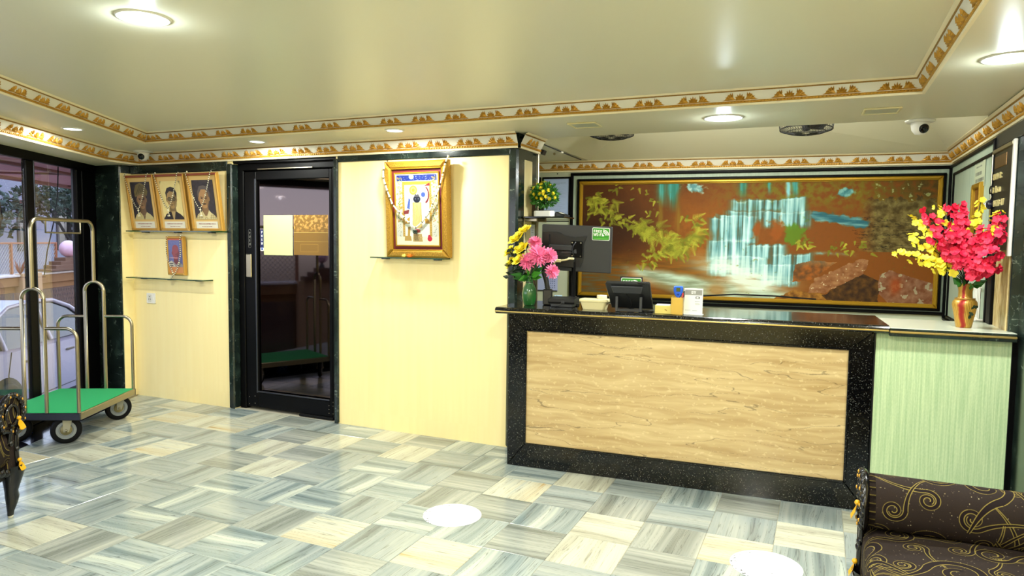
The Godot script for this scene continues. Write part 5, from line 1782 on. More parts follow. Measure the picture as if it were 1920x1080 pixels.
func dahlia(r: float, seed_: int) -> ArrayMesh:
	var st := begin()
	var g := RandomNumberGenerator.new()
	g.seed = seed_
	for layer in 6:
		var n := 18 - layer * 2
		var lift := -0.15 + layer * 0.26
		for k in n:
			var a := TAU * (k + 0.5 * (layer % 2)) / n + g.randf_range(-0.08, 0.08)
			var d := Vector3(cos(a), lift, sin(a)).normalized()
			var nn := Vector3(-cos(a) * lift, 1, -sin(a) * lift).normalized()
			petal(st, Vector3(0, -0.1 * r + 0.04 * r * layer, 0), d, nn, r * (1.0 - 0.06 * layer) * g.randf_range(0.88, 1.06), r * 0.105, r * 0.10)
	return done(st)

func rose(r: float, seed_: int) -> ArrayMesh:
	var st := begin()
	var g := RandomNumberGenerator.new()
	g.seed = seed_
	for layer in 4:
		var n := 6 - layer
		for k in n:
			var a := TAU * (k + 0.37 * layer) / n + g.randf_range(-0.1, 0.1)
			var up := 0.55 + 0.5 * layer
			var d := Vector3(cos(a), up, sin(a)).normalized()
			var nn := Vector3(-cos(a) * up, 1.0, -sin(a) * up).normalized()
			petal(st, Vector3(cos(a), 0, sin(a)) * r * (0.20 - 0.04 * layer), d, nn, r * (1.05 - 0.06 * layer), r * (0.55 - 0.08 * layer), -r * 0.16)
	add_ball(st, Vector3(0, r * 0.3, 0), Vector3(r * 0.42, r * 0.5, r * 0.42), 6, 10)
	return done(st)

func bud_flower(r: float) -> ArrayMesh:
	# five broad petals, the blossom of the sprays
	var st := begin()
	for k in 5:
		var a := TAU * k / 5
		var d := Vector3(cos(a), 0.30, sin(a)).normalized()
		var nn := Vector3(-cos(a) * 0.3, 1, -sin(a) * 0.3).normalized()
		petal(st, Vector3.ZERO, d, nn, r, r * 0.52, r * 0.06)
	return done(st)

func build_flowers() -> void:
	# green glass vase with roses and dahlias
	var vb := Vector3(1.755, 1.0005, 0.195)
	var v := thing("flower_vase", "small green glass vase with a narrow neck on the granite counter", "vase", vb)
	var gv := mk(Color(0.05, 0.34, 0.07), 0.08)
	gv.clearcoat_enabled = true
	part("body", lathe([Vector2(0, 0), Vector2(0.030, 0), Vector2(0.034, 0.006), Vector2(0.043, 0.04), Vector2(0.046, 0.075), Vector2(0.040, 0.11), Vector2(0.026, 0.135), Vector2(0.022, 0.15), Vector2(0.026, 0.175), Vector2(0.036, 0.19), Vector2(0.033, 0.19), Vector2(0.019, 0.155), Vector2(0.0, 0.14)], 28), gv, v)
	part("neck_band", lathe([Vector2(0.0235, 0.143), Vector2(0.0245, 0.146), Vector2(0.0235, 0.149)], 24), W.stem, v)
	var side := Vector3(0.40, 0, 0.92)   # towards the viewer
	var mouth := vb + Vector3(0, 0.17, 0)
	var roses := [
		[1.712, 1.485, 0.00, 0.042, "yellow artificial rose at the very top of the bouquet in the green vase"],
		[1.655, 1.428, 0.04, 0.050, "large yellow rose below the topmost rose against the cream wall"],
		[1.605, 1.345, 0.00, 0.041, "yellow rose halfway down the outer edge of the green vase bouquet"],
		[1.688, 1.365, 0.05, 0.046, "yellow rose in the middle of the bouquet beside the pink blooms"],
		[1.612, 1.270, 0.01, 0.041, "lowest yellow rose over the dark leaves against the cream wall"],
		[1.672, 1.298, 0.06, 0.043, "small yellow rose touching the lowest large pink bloom"]]
	var k := 0
	for q in roses:
		var c = Vector3(q[0], q[1], vb.z) + side * q[2]
		var o := thing("artificial_rose", q[4], "flower", mouth, 0.0, "yellow roses in the green vase")
		var d = c - mouth
		var head = (d.normalized() + Vector3(-0.25, 0.1, 0.65)).normalized()
		part("stem", tube([Vector3(0, -0.10, 0), Vector3(0, 0.0, 0), d * 0.5 + Vector3(0, 0.02, 0), d - head * 0.02], 0.0025, 6), W.stem, o)
		part("bloom", rose(q[3], 40 + k), W.yellow, o, d - head * 0.018, frame_of(head))
		var lf := begin()
		for j in 5:
			var a := TAU * j / 5
			blade_leaf(lf, d - head * 0.022, (head * 0.5 + frame_of(head).x * cos(a) + frame_of(head).z * sin(a)).normalized(), q[3] * 0.9, 0.007, 0.4)
		part("sepals", done(lf), W.leaf_dark, o)
		var l2 := begin()
		for j in 4:
			blade_leaf(l2, d * (0.25 + 0.16 * j), (Vector3(-0.9 + 0.3 * j, -0.1, 0.5 - 0.2 * j)).normalized(), 0.060, 0.016, 0.3 + j)
		part("leaf", done(l2), W.leaf_dark, o)
		k += 1
	var pinks := [
		[1.790, 1.405, 0.00, 0.050, "pink dahlia at the top of the pink blooms in the green vase"],
		[1.815, 1.325, 0.06, 0.074, "largest pink dahlia in the middle of the green vase bouquet"],
		[1.735, 1.285, 0.07, 0.058, "pink dahlia low beside the yellow roses above the vase neck"],
		[1.893, 1.325, 0.03, 0.054, "pink dahlia in front of the monitor back"],
		[1.912, 1.222, 0.03, 0.050, "lowest pink dahlia hanging in front of the wall calendar"]]
	for q in pinks:
		var c = Vector3(q[0], q[1], vb.z) + side * q[2]
		var o := thing("artificial_dahlia", q[4], "flower", mouth, 0.0, "pink dahlias in the green vase")
		var d = c - mouth
		var head = (d.normalized() * 0.8 + Vector3(0.3, 0.0, 0.8)).normalized()
		part("stem", tube([Vector3(0, -0.10, 0), Vector3(0, 0, 0), d * 0.5 + Vector3(0, 0.02, -0.01), d - head * 0.02], 0.003, 6), W.stem, o)
		part("bloom", dahlia(q[3], 60 + k), W.pink, o, d - head * 0.01, frame_of(head))
		part("calyx", lathe([Vector2(0, -0.02), Vector2(0.012, -0.012), Vector2(0.016, 0.0), Vector2(0, 0.002)], 10), W.leaf_light, o, d - head * 0.018, frame_of(head))
		k += 1
	# broad leaves at the mouth of the vase
	var bl := thing("leaf_sprig", "broad green artificial leaves around the neck of the green vase", "leaves", mouth, 0.0)
	for q in [[-0.10, -0.015, 0.08, 0.13, 0], [0.14, 0.01, 0.10, 0.15, 1], [0.02, 0.05, 0.12, 0.09, 1], [-0.13, -0.05, 0.03, 0.11, 0], [-0.06, -0.06, 0.10, 0.09, 1], [0.05, -0.05, 0.11, 0.10, 1], [-0.15, 0.0, 0.0, 0.12, 0], [0.10, 0.04, 0.0, 0.12, 0], [-0.02, -0.05, 0.12, 0.08, 0], [0.16, -0.03, 0.06, 0.11, 1]]:
		var st := begin()
		blade_leaf(st, Vector3(0, 0.012, 0), Vector3(q[0], q[1] + 0.03, q[2]).normalized(), q[3], 0.022, PI / 2)
		part("leaf", done(st), W.leaf_light if q[4] == 1 else W.leaf, bl)
	# dark foliage on the wall side
	var df := thing("leaf_sprig", "dark green leaf cluster at the cream wall side of the green vase", "leaves", mouth, 0.0)
	var r := RandomNumberGenerator.new()
	r.seed = 31
	var fs := begin()
	for j in 46:
		var p := Vector3(r.randf_range(-0.13, -0.02), r.randf_range(0.0, 0.19), r.randf_range(-0.02, 0.05))
		blade_leaf(fs, p, Vector3(r.randf_range(-1, 0.3), r.randf_range(-0.6, 0.5), r.randf_range(-0.2, 1)).normalized(), r.randf_range(0.03, 0.055), 0.013, r.randf() * TAU)
	part("leaf_cluster", done(fs), W.leaf_dark, df)
	for j in 5:
		part("twig", tube([Vector3(0, 0, 0), Vector3(-0.03 - 0.02 * j, 0.03 + 0.03 * j, 0.01), Vector3(-0.05 - 0.018 * j, 0.05 + 0.035 * j, 0.02)], 0.002, 5), W.stem, df)

	# gold vase with red and yellow blossom sprays
	var gb := Vector3(4.125, 0.9895, 0.05)
	var gvz := thing("flower_vase", "gold ribbed vase with a red streak on the white end unit", "vase", gb, -0.45)
	var vn := noise(88, 0.05, 3)
	var gt := textured(paint(256, 256, func(x: int, y: int) -> Color:
		var rib := 0.5 + 0.5 * sin(x * TAU / 256.0 * 44.0 + 1.5 * vn.get_noise_2d(x, y * 0.4))
		var c := Color(0.52, 0.37, 0.09).lerp(Color(0.82, 0.66, 0.30), rib)
		var s := absf(x - 196.0 - 10.0 * vn.get_noise_2d(40, y * 0.5)) / (9.0 + 6.0 * y / 256.0)
		if s < 1.0:
			c = c.lerp(Color(0.55, 0.09, 0.06), 1.0 - s * s)
		return c), 0.35)
	gt.metallic = 0.35
	part("body", lathe([Vector2(0, 0), Vector2(0.034, 0), Vector2(0.036, 0.004), Vector2(0.044, 0.05), Vector2(0.053, 0.095), Vector2(0.057, 0.118), Vector2(0.054, 0.134), Vector2(0.044, 0.146), Vector2(0.034, 0.152), Vector2(0.032, 0.16), Vector2(0.031, 0.185), Vector2(0.036, 0.218), Vector2(0.039, 0.226), Vector2(0.035, 0.225), Vector2(0.027, 0.19), Vector2(0.0, 0.17)], 40), gt, gvz)
	part("collar", lathe([Vector2(0.041, 0.145), Vector2(0.047, 0.147), Vector2(0.046, 0.151), Vector2(0.039, 0.152)], 32), W.gilt_dark, gvz)
	var lm := begin()
	for q in [[0.25, 0.098, 0.9], [0.05, 0.085, -0.7], [0.30, 0.072, -2.2], [0.45, 0.105, 0.3]]:
		var a: float = q[0]
		var n := Vector3(sin(a + 0.6), 0, cos(a + 0.6))
		var x := Vector3(cos(a + 0.6), 0, -sin(a + 0.6))
		var dd := (x * cos(q[2]) + Vector3.UP * sin(q[2])).normalized()
		petal(lm, n * 0.055 + Vector3(0, q[1], 0), dd, n, 0.026, 0.009, 0.002)
	part("leaf_relief", done(lm), W.leaf_dark, gvz)
	var gm := gb + Vector3(0, 0.215, 0)
	var R := [
		[3.930, 1.580, 0.05, 0, "red blossom spray reaching highest on the picture side of the gold vase bouquet"],
		[4.040, 1.600, 0.06, 0, "red blossom spray standing just inside the tallest picture side spray"],
		[4.085, 1.610, 0.08, 0, "tall upright red blossom spray in the middle of the gold vase bouquet"],
		[4.060, 1.475, 0.16, 0, "red blossom spray leaning forward at the bouquet centre"],
		[3.975, 1.450, 0.10, 0, "short red blossom spray low on the picture side"],
		[4.190, 1.480, 0.17, 0, "red blossom spray bending towards the sofa from the bouquet centre"],
		[4.262, 1.545, 0.12, 0, "red blossom spray in front of the dark letter board"],
		[4.265, 1.470, 0.24, 0, "red blossom spray above the pale stone panel"],
		[4.250, 1.310, 0.28, 0, "lowest red blossom spray hanging over the counter end"],
		[4.255, 1.380, 0.36, 0, "red blossom spray furthest out towards the dark marble facing"],
		[4.100, 1.360, 0.15, 0, "red blossom spray low in the front of the bouquet over the vase"],
		[3.800, 1.365, 0.00, 1, "yellow blossom spray reaching furthest across the picture"],
		[3.860, 1.550, 0.00, 1, "yellow blossom spray rising in front of the picture frame corner"],
		[3.870, 1.450, 0.05, 1, "yellow blossom spray halfway up on the picture side"],
		[3.930, 1.330, 0.05, 1, "low yellow blossom spray over the picture frame edge"],
		[3.975, 1.610, -0.05, 1, "tall yellow blossom spray between the two highest red sprays"],
		[4.170, 1.632, 0.0, 1, "yellow blossom spray behind the tall upright red spray"],
		[4.255, 1.565, 0.14, 1, "yellow blossom spray beside the key ring"],
		[4.100, 1.540, -0.06, 1, "yellow blossom spray half hidden behind the red blooms"]]
	var red := bud_flower(0.0235)
	var yel := bud_flower(0.021)
	var g := RandomNumberGenerator.new()
	g.seed = 91
	var sd := Vector3(-0.2, 0, 0.98)
	for q in R:
		var tip = Vector3(q[0], q[1], gb.z) + sd * q[2]
		var o := thing("blossom_spray", q[4], "flower", gm, 0.0, "red blossom sprays in the gold vase" if q[3] == 0 else "yellow blossom sprays in the gold vase")
		var d = tip - gm
		var mid = d * 0.45 + Vector3(0, 0.06, 0) - Vector3(d.x, 0, d.z) * 0.10
		var pts := [Vector3(0, -0.12, 0), Vector3.ZERO]
		for j in range(1, 8):
			var t := j / 7.0
			pts.append(Vector3.ZERO.lerp(mid, t).lerp(mid.lerp(d, t), t))
		part("stem", tube(pts, 0.0024, 5), W.stem, o)
		var n := 36 if q[3] == 0 else 22
		for j in n:
			var t := 0.32 + 0.70 * (j + 0.5) / n
			var p := Vector3.ZERO.lerp(mid, t).lerp(mid.lerp(d, t), t)
			var a := g.randf() * TAU
			var along = (mid.lerp(d, t) - Vector3.ZERO.lerp(mid, t)).normalized()
			var f := frame_of(along)
			var out = (f.x * cos(a) + f.z * sin(a) + along * 0.4).normalized()
			var sz := g.randf_range(0.85, 1.2) * (1.15 - 0.35 * t)
			var spread := g.randf_range(0.010, 0.034) * (1.25 - 0.5 * t)
			var pos = p + out * spread
			pos.x = minf(pos.x, (4.262 if pos.z + gm.z < 0.13 else 4.31) - gm.x)
			part("blossom", red if q[3] == 0 else yel, W.red_petal if q[3] == 0 else W.yellow, o, pos, frame_of((out + Vector3(-0.1, 0.1, 0.5)).normalized()).scaled(Vector3.ONE * sz) )
	var lv := thing("leaf_sprig", "green leaves at the mouth of the gold vase", "leaves", gm)
	for q in [[-0.05, 0.03, 0.05, 0.06], [0.06, 0.02, 0.05, 0.07], [-0.02, 0.05, 0.06, 0.06], [0.02, 0.0, 0.07, 0.06], [-0.06, 0.06, 0.0, 0.06], [0.09, 0.05, 0.03, 0.07]]:
		var st := begin()
		blade_leaf(st, Vector3(q[0] * 0.3, 0.0, q[2] * 0.3), Vector3(q[0], q[1], q[2]).normalized(), q[3], 0.020, PI / 2)
		part("leaf", done(st), W.leaf, lv)

# ---------------------------------------------------------------- shelves and pictures on the wall with the door
func poly_fill(im: Image, poly: PackedVector2Array, c: Color) -> void:
	# poly in 0..1
	var w := im.get_width()
	var h := im.get_height()
	var lo := Vector2(1, 1)
	var hi := Vector2.ZERO
	for p in poly:
		lo = lo.min(p)
		hi = hi.max(p)
	for y in range(maxi(0, int(lo.y * h)), mini(h, int(hi.y * h) + 1)):
		for x in range(maxi(0, int(lo.x * w)), mini(w, int(hi.x * w) + 1)):
			if Geometry2D.is_point_in_polygon(Vector2((x + 0.5) / w, (y + 0.5) / h), poly):
				im.set_pixel(x, y, im.get_pixel(x, y).lerp(c, c.a))

func ell(cx: float, cy: float, rx: float, ry: float, n := 28, a0 := 0.0, a1 := TAU) -> PackedVector2Array:
	var p := PackedVector2Array()
	for k in n:
		var a := a0 + (a1 - a0) * k / n
		p.append(Vector2(cx + cos(a) * rx, cy + sin(a) * ry))
	return p

func poly(pts: Array) -> PackedVector2Array:
	var p := PackedVector2Array()
	for q in pts:
		p.append(Vector2(q[0], q[1]))
	return p

func portrait(kind: int) -> Image:
	# an old studio photograph of a man, head and shoulders; caption strip is separate
	var w := 200
	var h := 330
	var im := Image.create(w, h, false, Image.FORMAT_RGB8)
	var n := noise(500 + kind, 0.03, 3)
	var bg: Color = [Color(0.14, 0.11, 0.12), Color(0.86, 0.78, 0.50), Color(0.17, 0.14, 0.15), Color(0.36, 0.38, 0.60)][kind]
	for y in h:
		for x in w:
			var e := Vector2((x - w * 0.5) / w, (y - h * 0.45) / h).length()
			var c := bg.lightened(0.04 + 0.05 * n.get_noise_2d(x, y))
			if kind == 1 and e > 0.47:
				c = c.lerp(Color(0.20, 0.15, 0.07), clampf((e - 0.47) * 12.0, 0, 1))
			im.set_pixel(x, y, c)
	var skin: Color = [Color(0.56, 0.42, 0.28), Color(0.62, 0.50, 0.30), Color(0.66, 0.50, 0.32), Color(0.56, 0.27, 0.30)][kind]
	var cloth: Color = [Color(0.76, 0.70, 0.48), Color(0.16, 0.11, 0.09), Color(0.76, 0.70, 0.50), Color(0.56, 0.54, 0.52)][kind]
	# shoulders
	poly_fill(im, poly([[0.10, 1.0], [0.14, 0.84], [0.24, 0.74], [0.40, 0.68], [0.62, 0.68], [0.78, 0.74], [0.90, 0.82], [0.96, 1.0]]), cloth)
	# neck and head
	poly_fill(im, poly([[0.40, 0.55], [0.62, 0.55], [0.64, 0.70], [0.52, 0.78], [0.40, 0.70]]), skin.darkened(0.25))
	poly_fill(im, ell(0.51, 0.42, 0.175, 0.185), skin)
	poly_fill(im, poly([[0.36, 0.46], [0.66, 0.46], [0.63, 0.57], [0.56, 0.625], [0.47, 0.625], [0.40, 0.57]]), skin)
	poly_fill(im, ell(0.63, 0.44, 0.07, 0.16), Color(skin.r * 0.6, skin.g * 0.6, skin.b * 0.6, 0.45))
	for s in [-1.0, 1.0]:
		poly_fill(im, ell(0.51 + s * 0.178, 0.44, 0.025, 0.045), skin.darkened(0.15))
		poly_fill(im, ell(0.51 + s * 0.075, 0.425, 0.040, 0.012), skin.darkened(0.45))
		poly_fill(im, ell(0.51 + s * 0.075, 0.427, 0.016, 0.010), Color(0.10, 0.07, 0.05))
		poly_fill(im, poly([[0.51 + s * 0.03, 0.402], [0.51 + s * 0.12, 0.395], [0.51 + s * 0.13, 0.405], [0.51 + s * 0.03, 0.412]]), skin.darkened(0.6))
	poly_fill(im, poly([[0.50, 0.43], [0.535, 0.43], [0.555, 0.50], [0.49, 0.505]]), skin.darkened(0.18))
	poly_fill(im, poly([[0.45, 0.545], [0.51, 0.54], [0.58, 0.545], [0.51, 0.558]]), skin.darkened(0.5))
	match kind:
		0:
			# wound turban, white collar shirt
			var tb := Color(0.44, 0.38, 0.20)
			poly_fill(im, poly([[0.27, 0.38], [0.26, 0.26], [0.34, 0.13], [0.52, 0.08], [0.70, 0.14], [0.78, 0.27], [0.72, 0.36], [0.58, 0.31], [0.42, 0.34]]), tb)
			for k in 5:
				poly_fill(im, poly([[0.30 + 0.08 * k, 0.33 - 0.02 * k], [0.50 + 0.05 * k, 0.12 + 0.01 * k], [0.53 + 0.05 * k, 0.13 + 0.01 * k], [0.34 + 0.08 * k, 0.33 - 0.02 * k]]), tb.darkened(0.3))
			poly_fill(im, poly([[0.47, 0.72], [0.53, 0.86], [0.60, 0.72], [0.54, 0.78]]), skin.darkened(0.3))
		1:
			# combed dark hair, spectacles, dark jacket over a pale shirt
			poly_fill(im, poly([[0.32, 0.42], [0.31, 0.30], [0.38, 0.21], [0.52, 0.18], [0.66, 0.21], [0.72, 0.31], [0.70, 0.43], [0.665, 0.36], [0.62, 0.29], [0.46, 0.27], [0.37, 0.32]]), Color(0.15, 0.12, 0.09))
			for s in [-1.0, 1.0]:
				poly_fill(im, ell(0.51 + s * 0.078, 0.432, 0.070, 0.042), Color(0.16, 0.13, 0.09, 0.85))
				poly_fill(im, ell(0.51 + s * 0.078, 0.432, 0.056, 0.032), Color(0.42, 0.36, 0.22, 0.85))
			poly_fill(im, poly([[0.43, 0.68], [0.60, 0.68], [0.58, 1.0], [0.46, 1.0]]), Color(0.66, 0.56, 0.36))
			poly_fill(im, poly([[0.38, 0.69], [0.44, 0.68], [0.50, 0.86], [0.47, 1.0], [0.30, 1.0]]), Color(0.13, 0.09, 0.075))
			poly_fill(im, poly([[0.66, 0.69], [0.60, 0.68], [0.53, 0.86], [0.56, 1.0], [0.78, 1.0]]), Color(0.13, 0.09, 0.075))
		2:
			# receding grey hair, checked shirt with a collar
			poly_fill(im, poly([[0.30, 0.44], [0.30, 0.30], [0.38, 0.19], [0.54, 0.17], [0.68, 0.21], [0.73, 0.32], [0.71, 0.43], [0.68, 0.33], [0.60, 0.25], [0.44, 0.25], [0.36, 0.33]]), Color(0.36, 0.32, 0.30))
			for k in 14:
				poly_fill(im, poly([[0.06 + 0.07 * k, 0.70], [0.075 + 0.07 * k, 0.70], [0.075 + 0.07 * k, 1.0], [0.06 + 0.07 * k, 1.0]]), Color(0.42, 0.34, 0.20, 0.55 if k > 1 and k < 13 else 0.0))
			for k in 6:
				poly_fill(im, poly([[0.16, 0.76 + 0.045 * k], [0.92, 0.76 + 0.045 * k], [0.92, 0.768 + 0.045 * k], [0.16, 0.768 + 0.045 * k]]), Color(0.42, 0.34, 0.20, 0.5))
			poly_fill(im, poly([[0.40, 0.66], [0.50, 0.80], [0.42, 0.84], [0.33, 0.72]]), Color(0.82, 0.76, 0.56))
			poly_fill(im, poly([[0.64, 0.66], [0.54, 0.80], [0.62, 0.84], [0.72, 0.72]]), Color(0.82, 0.76, 0.56))
			poly_fill(im, ell(0.51, 0.535, 0.065, 0.012), Color(0.20, 0.15, 0.10))
		3:
			# shaved head, pale shawl with dark stripes
			poly_fill(im, ell(0.51, 0.33, 0.165, 0.13), skin)
			poly_fill(im, poly([[0.10, 0.72], [0.30, 0.66], [0.52, 0.88], [0.60, 1.0], [0.10, 1.0]]), Color(0.74, 0.72, 0.66))
			for k in 2:
				poly_fill(im, poly([[0.06, 0.76 + 0.06 * k], [0.36, 0.735 + 0.06 * k], [0.36, 0.755 + 0.06 * k], [0.06, 0.78 + 0.06 * k]]), Color(0.08, 0.08, 0.09))
			poly_fill(im, poly([[0.18, 0.90], [0.26, 0.86], [0.28, 1.0], [0.2, 1.0]]), Color(0.12, 0.13, 0.2))
			poly_fill(im, poly([[0.36, 0.88], [0.42, 0.9], [0.44, 1.0], [0.38, 1.0]]), Color(0.12, 0.13, 0.2))
			poly_fill(im, ell(0.42, 0.58, 0.26, 0.015), Color(0.90, 0.70, 0.66, 0.55))
	im = im.get_region(Rect2i(28, 22, 148, 256))
	im.resize(84, 140, Image.INTERPOLATE_LANCZOS)
	im.resize(200, 330, Image.INTERPOLATE_CUBIC)
	return im

func devotional_image() -> Image:
	# a generic painted figure in a niche under a starry band, between flowering trees
	var w := 340
	var h := 520
	var im := Image.create(w, h, false, Image.FORMAT_RGB8)
	im.fill(Color(0.86, 0.84, 0.72))
	var r := RandomNumberGenerator.new()
	r.seed = 4
	poly_fill(im, poly([[0.03, 0.02], [0.97, 0.02], [0.97, 0.10], [0.03, 0.10]]), Color(0.05, 0.14, 0.45))
	for k in 46:
		blot(im, r.randf_range(0.05, 0.95) * w, r.randf_range(0.03, 0.095) * h, 2.4, Color(0.9, 0.92, 0.95))
	poly_fill(im, ell(0.38, 0.045, 0.055, 0.034), Color(0.70, 0.86, 0.90))
	# trees at both sides
	for s in [0.09, 0.91]:
		for k in 150:
			var c: Color = [Color(0.42, 0.46, 0.16), Color(0.80, 0.50, 0.32), Color(0.45, 0.62, 0.30), Color(0.72, 0.52, 0.18), Color(0.84, 0.62, 0.48)][r.randi_range(0, 4)]
			blot(im, (s + r.randfn(0, 0.035)) * w, r.randf_range(0.05, 0.70) * h, r.randf_range(3, 8), c)
		poly_fill(im, ell(s, 0.80, 0.085, 0.13), Color(0.78, 0.78, 0.72))
		for k in 22:
			blot(im, (s + r.randfn(0, 0.03)) * w, r.randf_range(0.70, 0.90) * h, 2.5, Color(0.20, 0.26, 0.22))
	# gold niche
	var gold := Color(0.66, 0.52, 0.18)
	for q in [[0.16, 0.12, 0.21, 0.88], [0.79, 0.12, 0.84, 0.88], [0.16, 0.11, 0.84, 0.155]]:
		poly_fill(im, poly([[q[0], q[1]], [q[2], q[1]], [q[2], q[3]], [q[0], q[3]]]), gold)
	for k in 44:
		blot(im, (0.185 if k % 2 == 0 else 0.815) * w, (0.15 + 0.74 * (k / 44.0)) * h, 3.0, Color(0.86, 0.78, 0.48))
	poly_fill(im, poly([[0.225, 0.165], [0.775, 0.165], [0.775, 0.88], [0.225, 0.88]]), Color(0.86, 0.90, 0.82))
	# sun disc, cloths, figure
	poly_fill(im, ell(0.42, 0.23, 0.095, 0.066), Color(0.70, 0.58, 0.24))
	poly_fill(im, ell(0.42, 0.23, 0.060, 0.042), Color(0.90, 0.78, 0.42))
	poly_fill(im, ell(0.42, 0.23, 0.036, 0.025), Color(0.80, 0.56, 0.16))
	poly_fill(im, poly([[0.66, 0.18], [0.80, 0.13], [0.81, 0.175]]), Color(0.50, 0.12, 0.14))
	poly_fill(im, ell(0.69, 0.30, 0.10, 0.12, 28, -1.4, 1.6), Color(0.46, 0.12, 0.14))
	poly_fill(im, ell(0.675, 0.295, 0.085, 0.10), Color(0.86, 0.90, 0.82))
	poly_fill(im, ell(0.65, 0.295, 0.05, 0.035), Color(0.22, 0.32, 0.66))
	poly_fill(im, poly([[0.26, 0.48], [0.31, 0.34], [0.345, 0.36], [0.33, 0.50]]), Color(0.25, 0.34, 0.62))
	poly_fill(im, poly([[0.18, 0.52], [0.32, 0.50], [0.30, 0.56], [0.18, 0.57]]), Color(0.45, 0.14, 0.14))
	poly_fill(im, poly([[0.40, 0.40], [0.60, 0.40], [0.63, 0.58], [0.66, 0.76], [0.34, 0.76], [0.37, 0.58]]), Color(0.72, 0.60, 0.30))
	for k in 8:
		poly_fill(im, poly([[0.43 + 0.02 * k, 0.40], [0.437 + 0.02 * k, 0.40], [0.40 + 0.028 * k, 0.75], [0.39 + 0.028 * k, 0.75]]), Color(0.90, 0.84, 0.60))
	for s in [-1.0, 1.0]:
		poly_fill(im, poly([[0.5 + s * 0.10, 0.36], [0.5 + s * 0.135, 0.38], [0.5 + s * 0.16, 0.80], [0.5 + s * 0.115, 0.80]]), Color(0.88, 0.88, 0.82))
		poly_fill(im, poly([[0.5 + s * 0.17, 0.60], [0.5 + s * 0.26, 0.64], [0.5 + s * 0.30, 0.70], [0.5 + s * 0.19, 0.70]]), Color(0.70, 0.54, 0.16))
	poly_fill(im, ell(0.50, 0.355, 0.085, 0.052), Color(0.055, 0.075, 0.16))
	poly_fill(im, poly([[0.43, 0.325], [0.47, 0.28], [0.5, 0.30], [0.53, 0.28], [0.57, 0.325]]), Color(0.30, 0.30, 0.34))
	for s in [-1.0, 1.0]:
		blot(im, (0.50 + s * 0.032) * w, 0.352 * h, 4.0, Color(0.72, 0.80, 0.84))
	poly_fill(im, ell(0.50, 0.80, 0.075, 0.028), Color(0.80, 0.36, 0.36))
	# floor with offerings
	poly_fill(im, poly([[0.02, 0.88], [0.98, 0.88], [0.98, 0.985], [0.02, 0.985]]), Color(0.90, 0.87, 0.74))
	poly_fill(im, poly([[0.20, 0.87], [0.34, 0.87], [0.36, 0.94], [0.19, 0.94]]), Color(0.66, 0.54, 0.26))
	poly_fill(im, poly([[0.28, 0.74], [0.34, 0.74], [0.32, 0.89], [0.26, 0.89]]), Color(0.66, 0.54, 0.24))
	poly_fill(im, poly([[0.40, 0.84], [0.60, 0.84], [0.62, 0.95], [0.39, 0.95]]), Color(0.68, 0.58, 0.34))
	for k in 40:
		blot(im, r.randf_range(0.38, 0.62) * w, r.randf_range(0.78, 0.95) * h, 3.0, [Color(0.2, 0.3, 0.2), Color(0.8, 0.4, 0.3), Color(0.9, 0.85, 0.6)][r.randi_range(0, 2)])
	poly_fill(im, ell(0.785, 0.91, 0.055, 0.036), Color(0.74, 0.08, 0.20))
	poly_fill(im, ell(0.775, 0.875, 0.032, 0.020), Color(0.72, 0.10, 0.22))
	im.adjust_bcs(0.86, 1.0, 1.0)
	return im

func bead_string(parent: Node, path: Array, gap: float, r: float, seed_: int) -> void:
	# a garland: pale and dark beads along a polyline, each tone joined into one part
	var g := RandomNumberGenerator.new()
	g.seed = seed_
	var pale := begin()
	var dark := begin()
	var carry := 0.0
	var k := 0
	for i in path.size() - 1:
		var a: Vector3 = path[i]
		var b: Vector3 = path[i + 1]
		var L := a.distance_to(b)
		while carry < L:
			var p := a.lerp(b, carry / L)
			var s := 1.0
			if k % 13 == 0:
				s = 1.5
			if k % 2 == 0:
				add_ball(pale, p, Vector3.ONE * r * s, 4, 6)
			else:
				add_ball(dark, p, Vector3.ONE * r * 0.8, 4, 6)
			carry += gap * (1.35 if k % 7 == 0 else 1.0)
			k += 1
		carry -= L
	part("pale_beads", done(pale), W.bead_white, parent)
	part("dark_beads", done(dark), W.bead_dark, parent)
	part("thread", tube(path, r * 0.25, 4), W.bead_dark, parent)

func glass_shelf(x0: float, x1: float, y: float, depth: float, label: String) -> void:
	var o := thing("glass_shelf", label, "shelf", Vector3((x0 + x1) / 2, y, 0.0), 0.0)
	var w := x1 - x0
	part("board", box_at(Vector3(-w / 2, -0.004, 0.001), Vector3(w / 2, 0.004, depth - 0.002)), W.shelf_glass, o)
	var e := begin()
	add_box(e, Vector3(0, 0, depth - 0.001), Vector3(w, 0.0085, 0.002))
	add_box(e, Vector3(w / 2 - 0.0008, 0, depth / 2), Vector3(0.002, 0.0085, depth))
	add_box(e, Vector3(-w / 2 + 0.0008, 0, depth / 2), Vector3(0.002, 0.0085, depth))
	part("edge", done(e), W.shelf_edge, o)
	for s in [-0.36, 0.0, 0.36]:
		if s == 0.0 and w < 0.8:
			continue
		part("clip", box_at(Vector3(s * w - 0.022, -0.013, 0.0005), Vector3(s * w + 0.022, -0.0045, 0.05), 0.002), W.steel_dark, o)

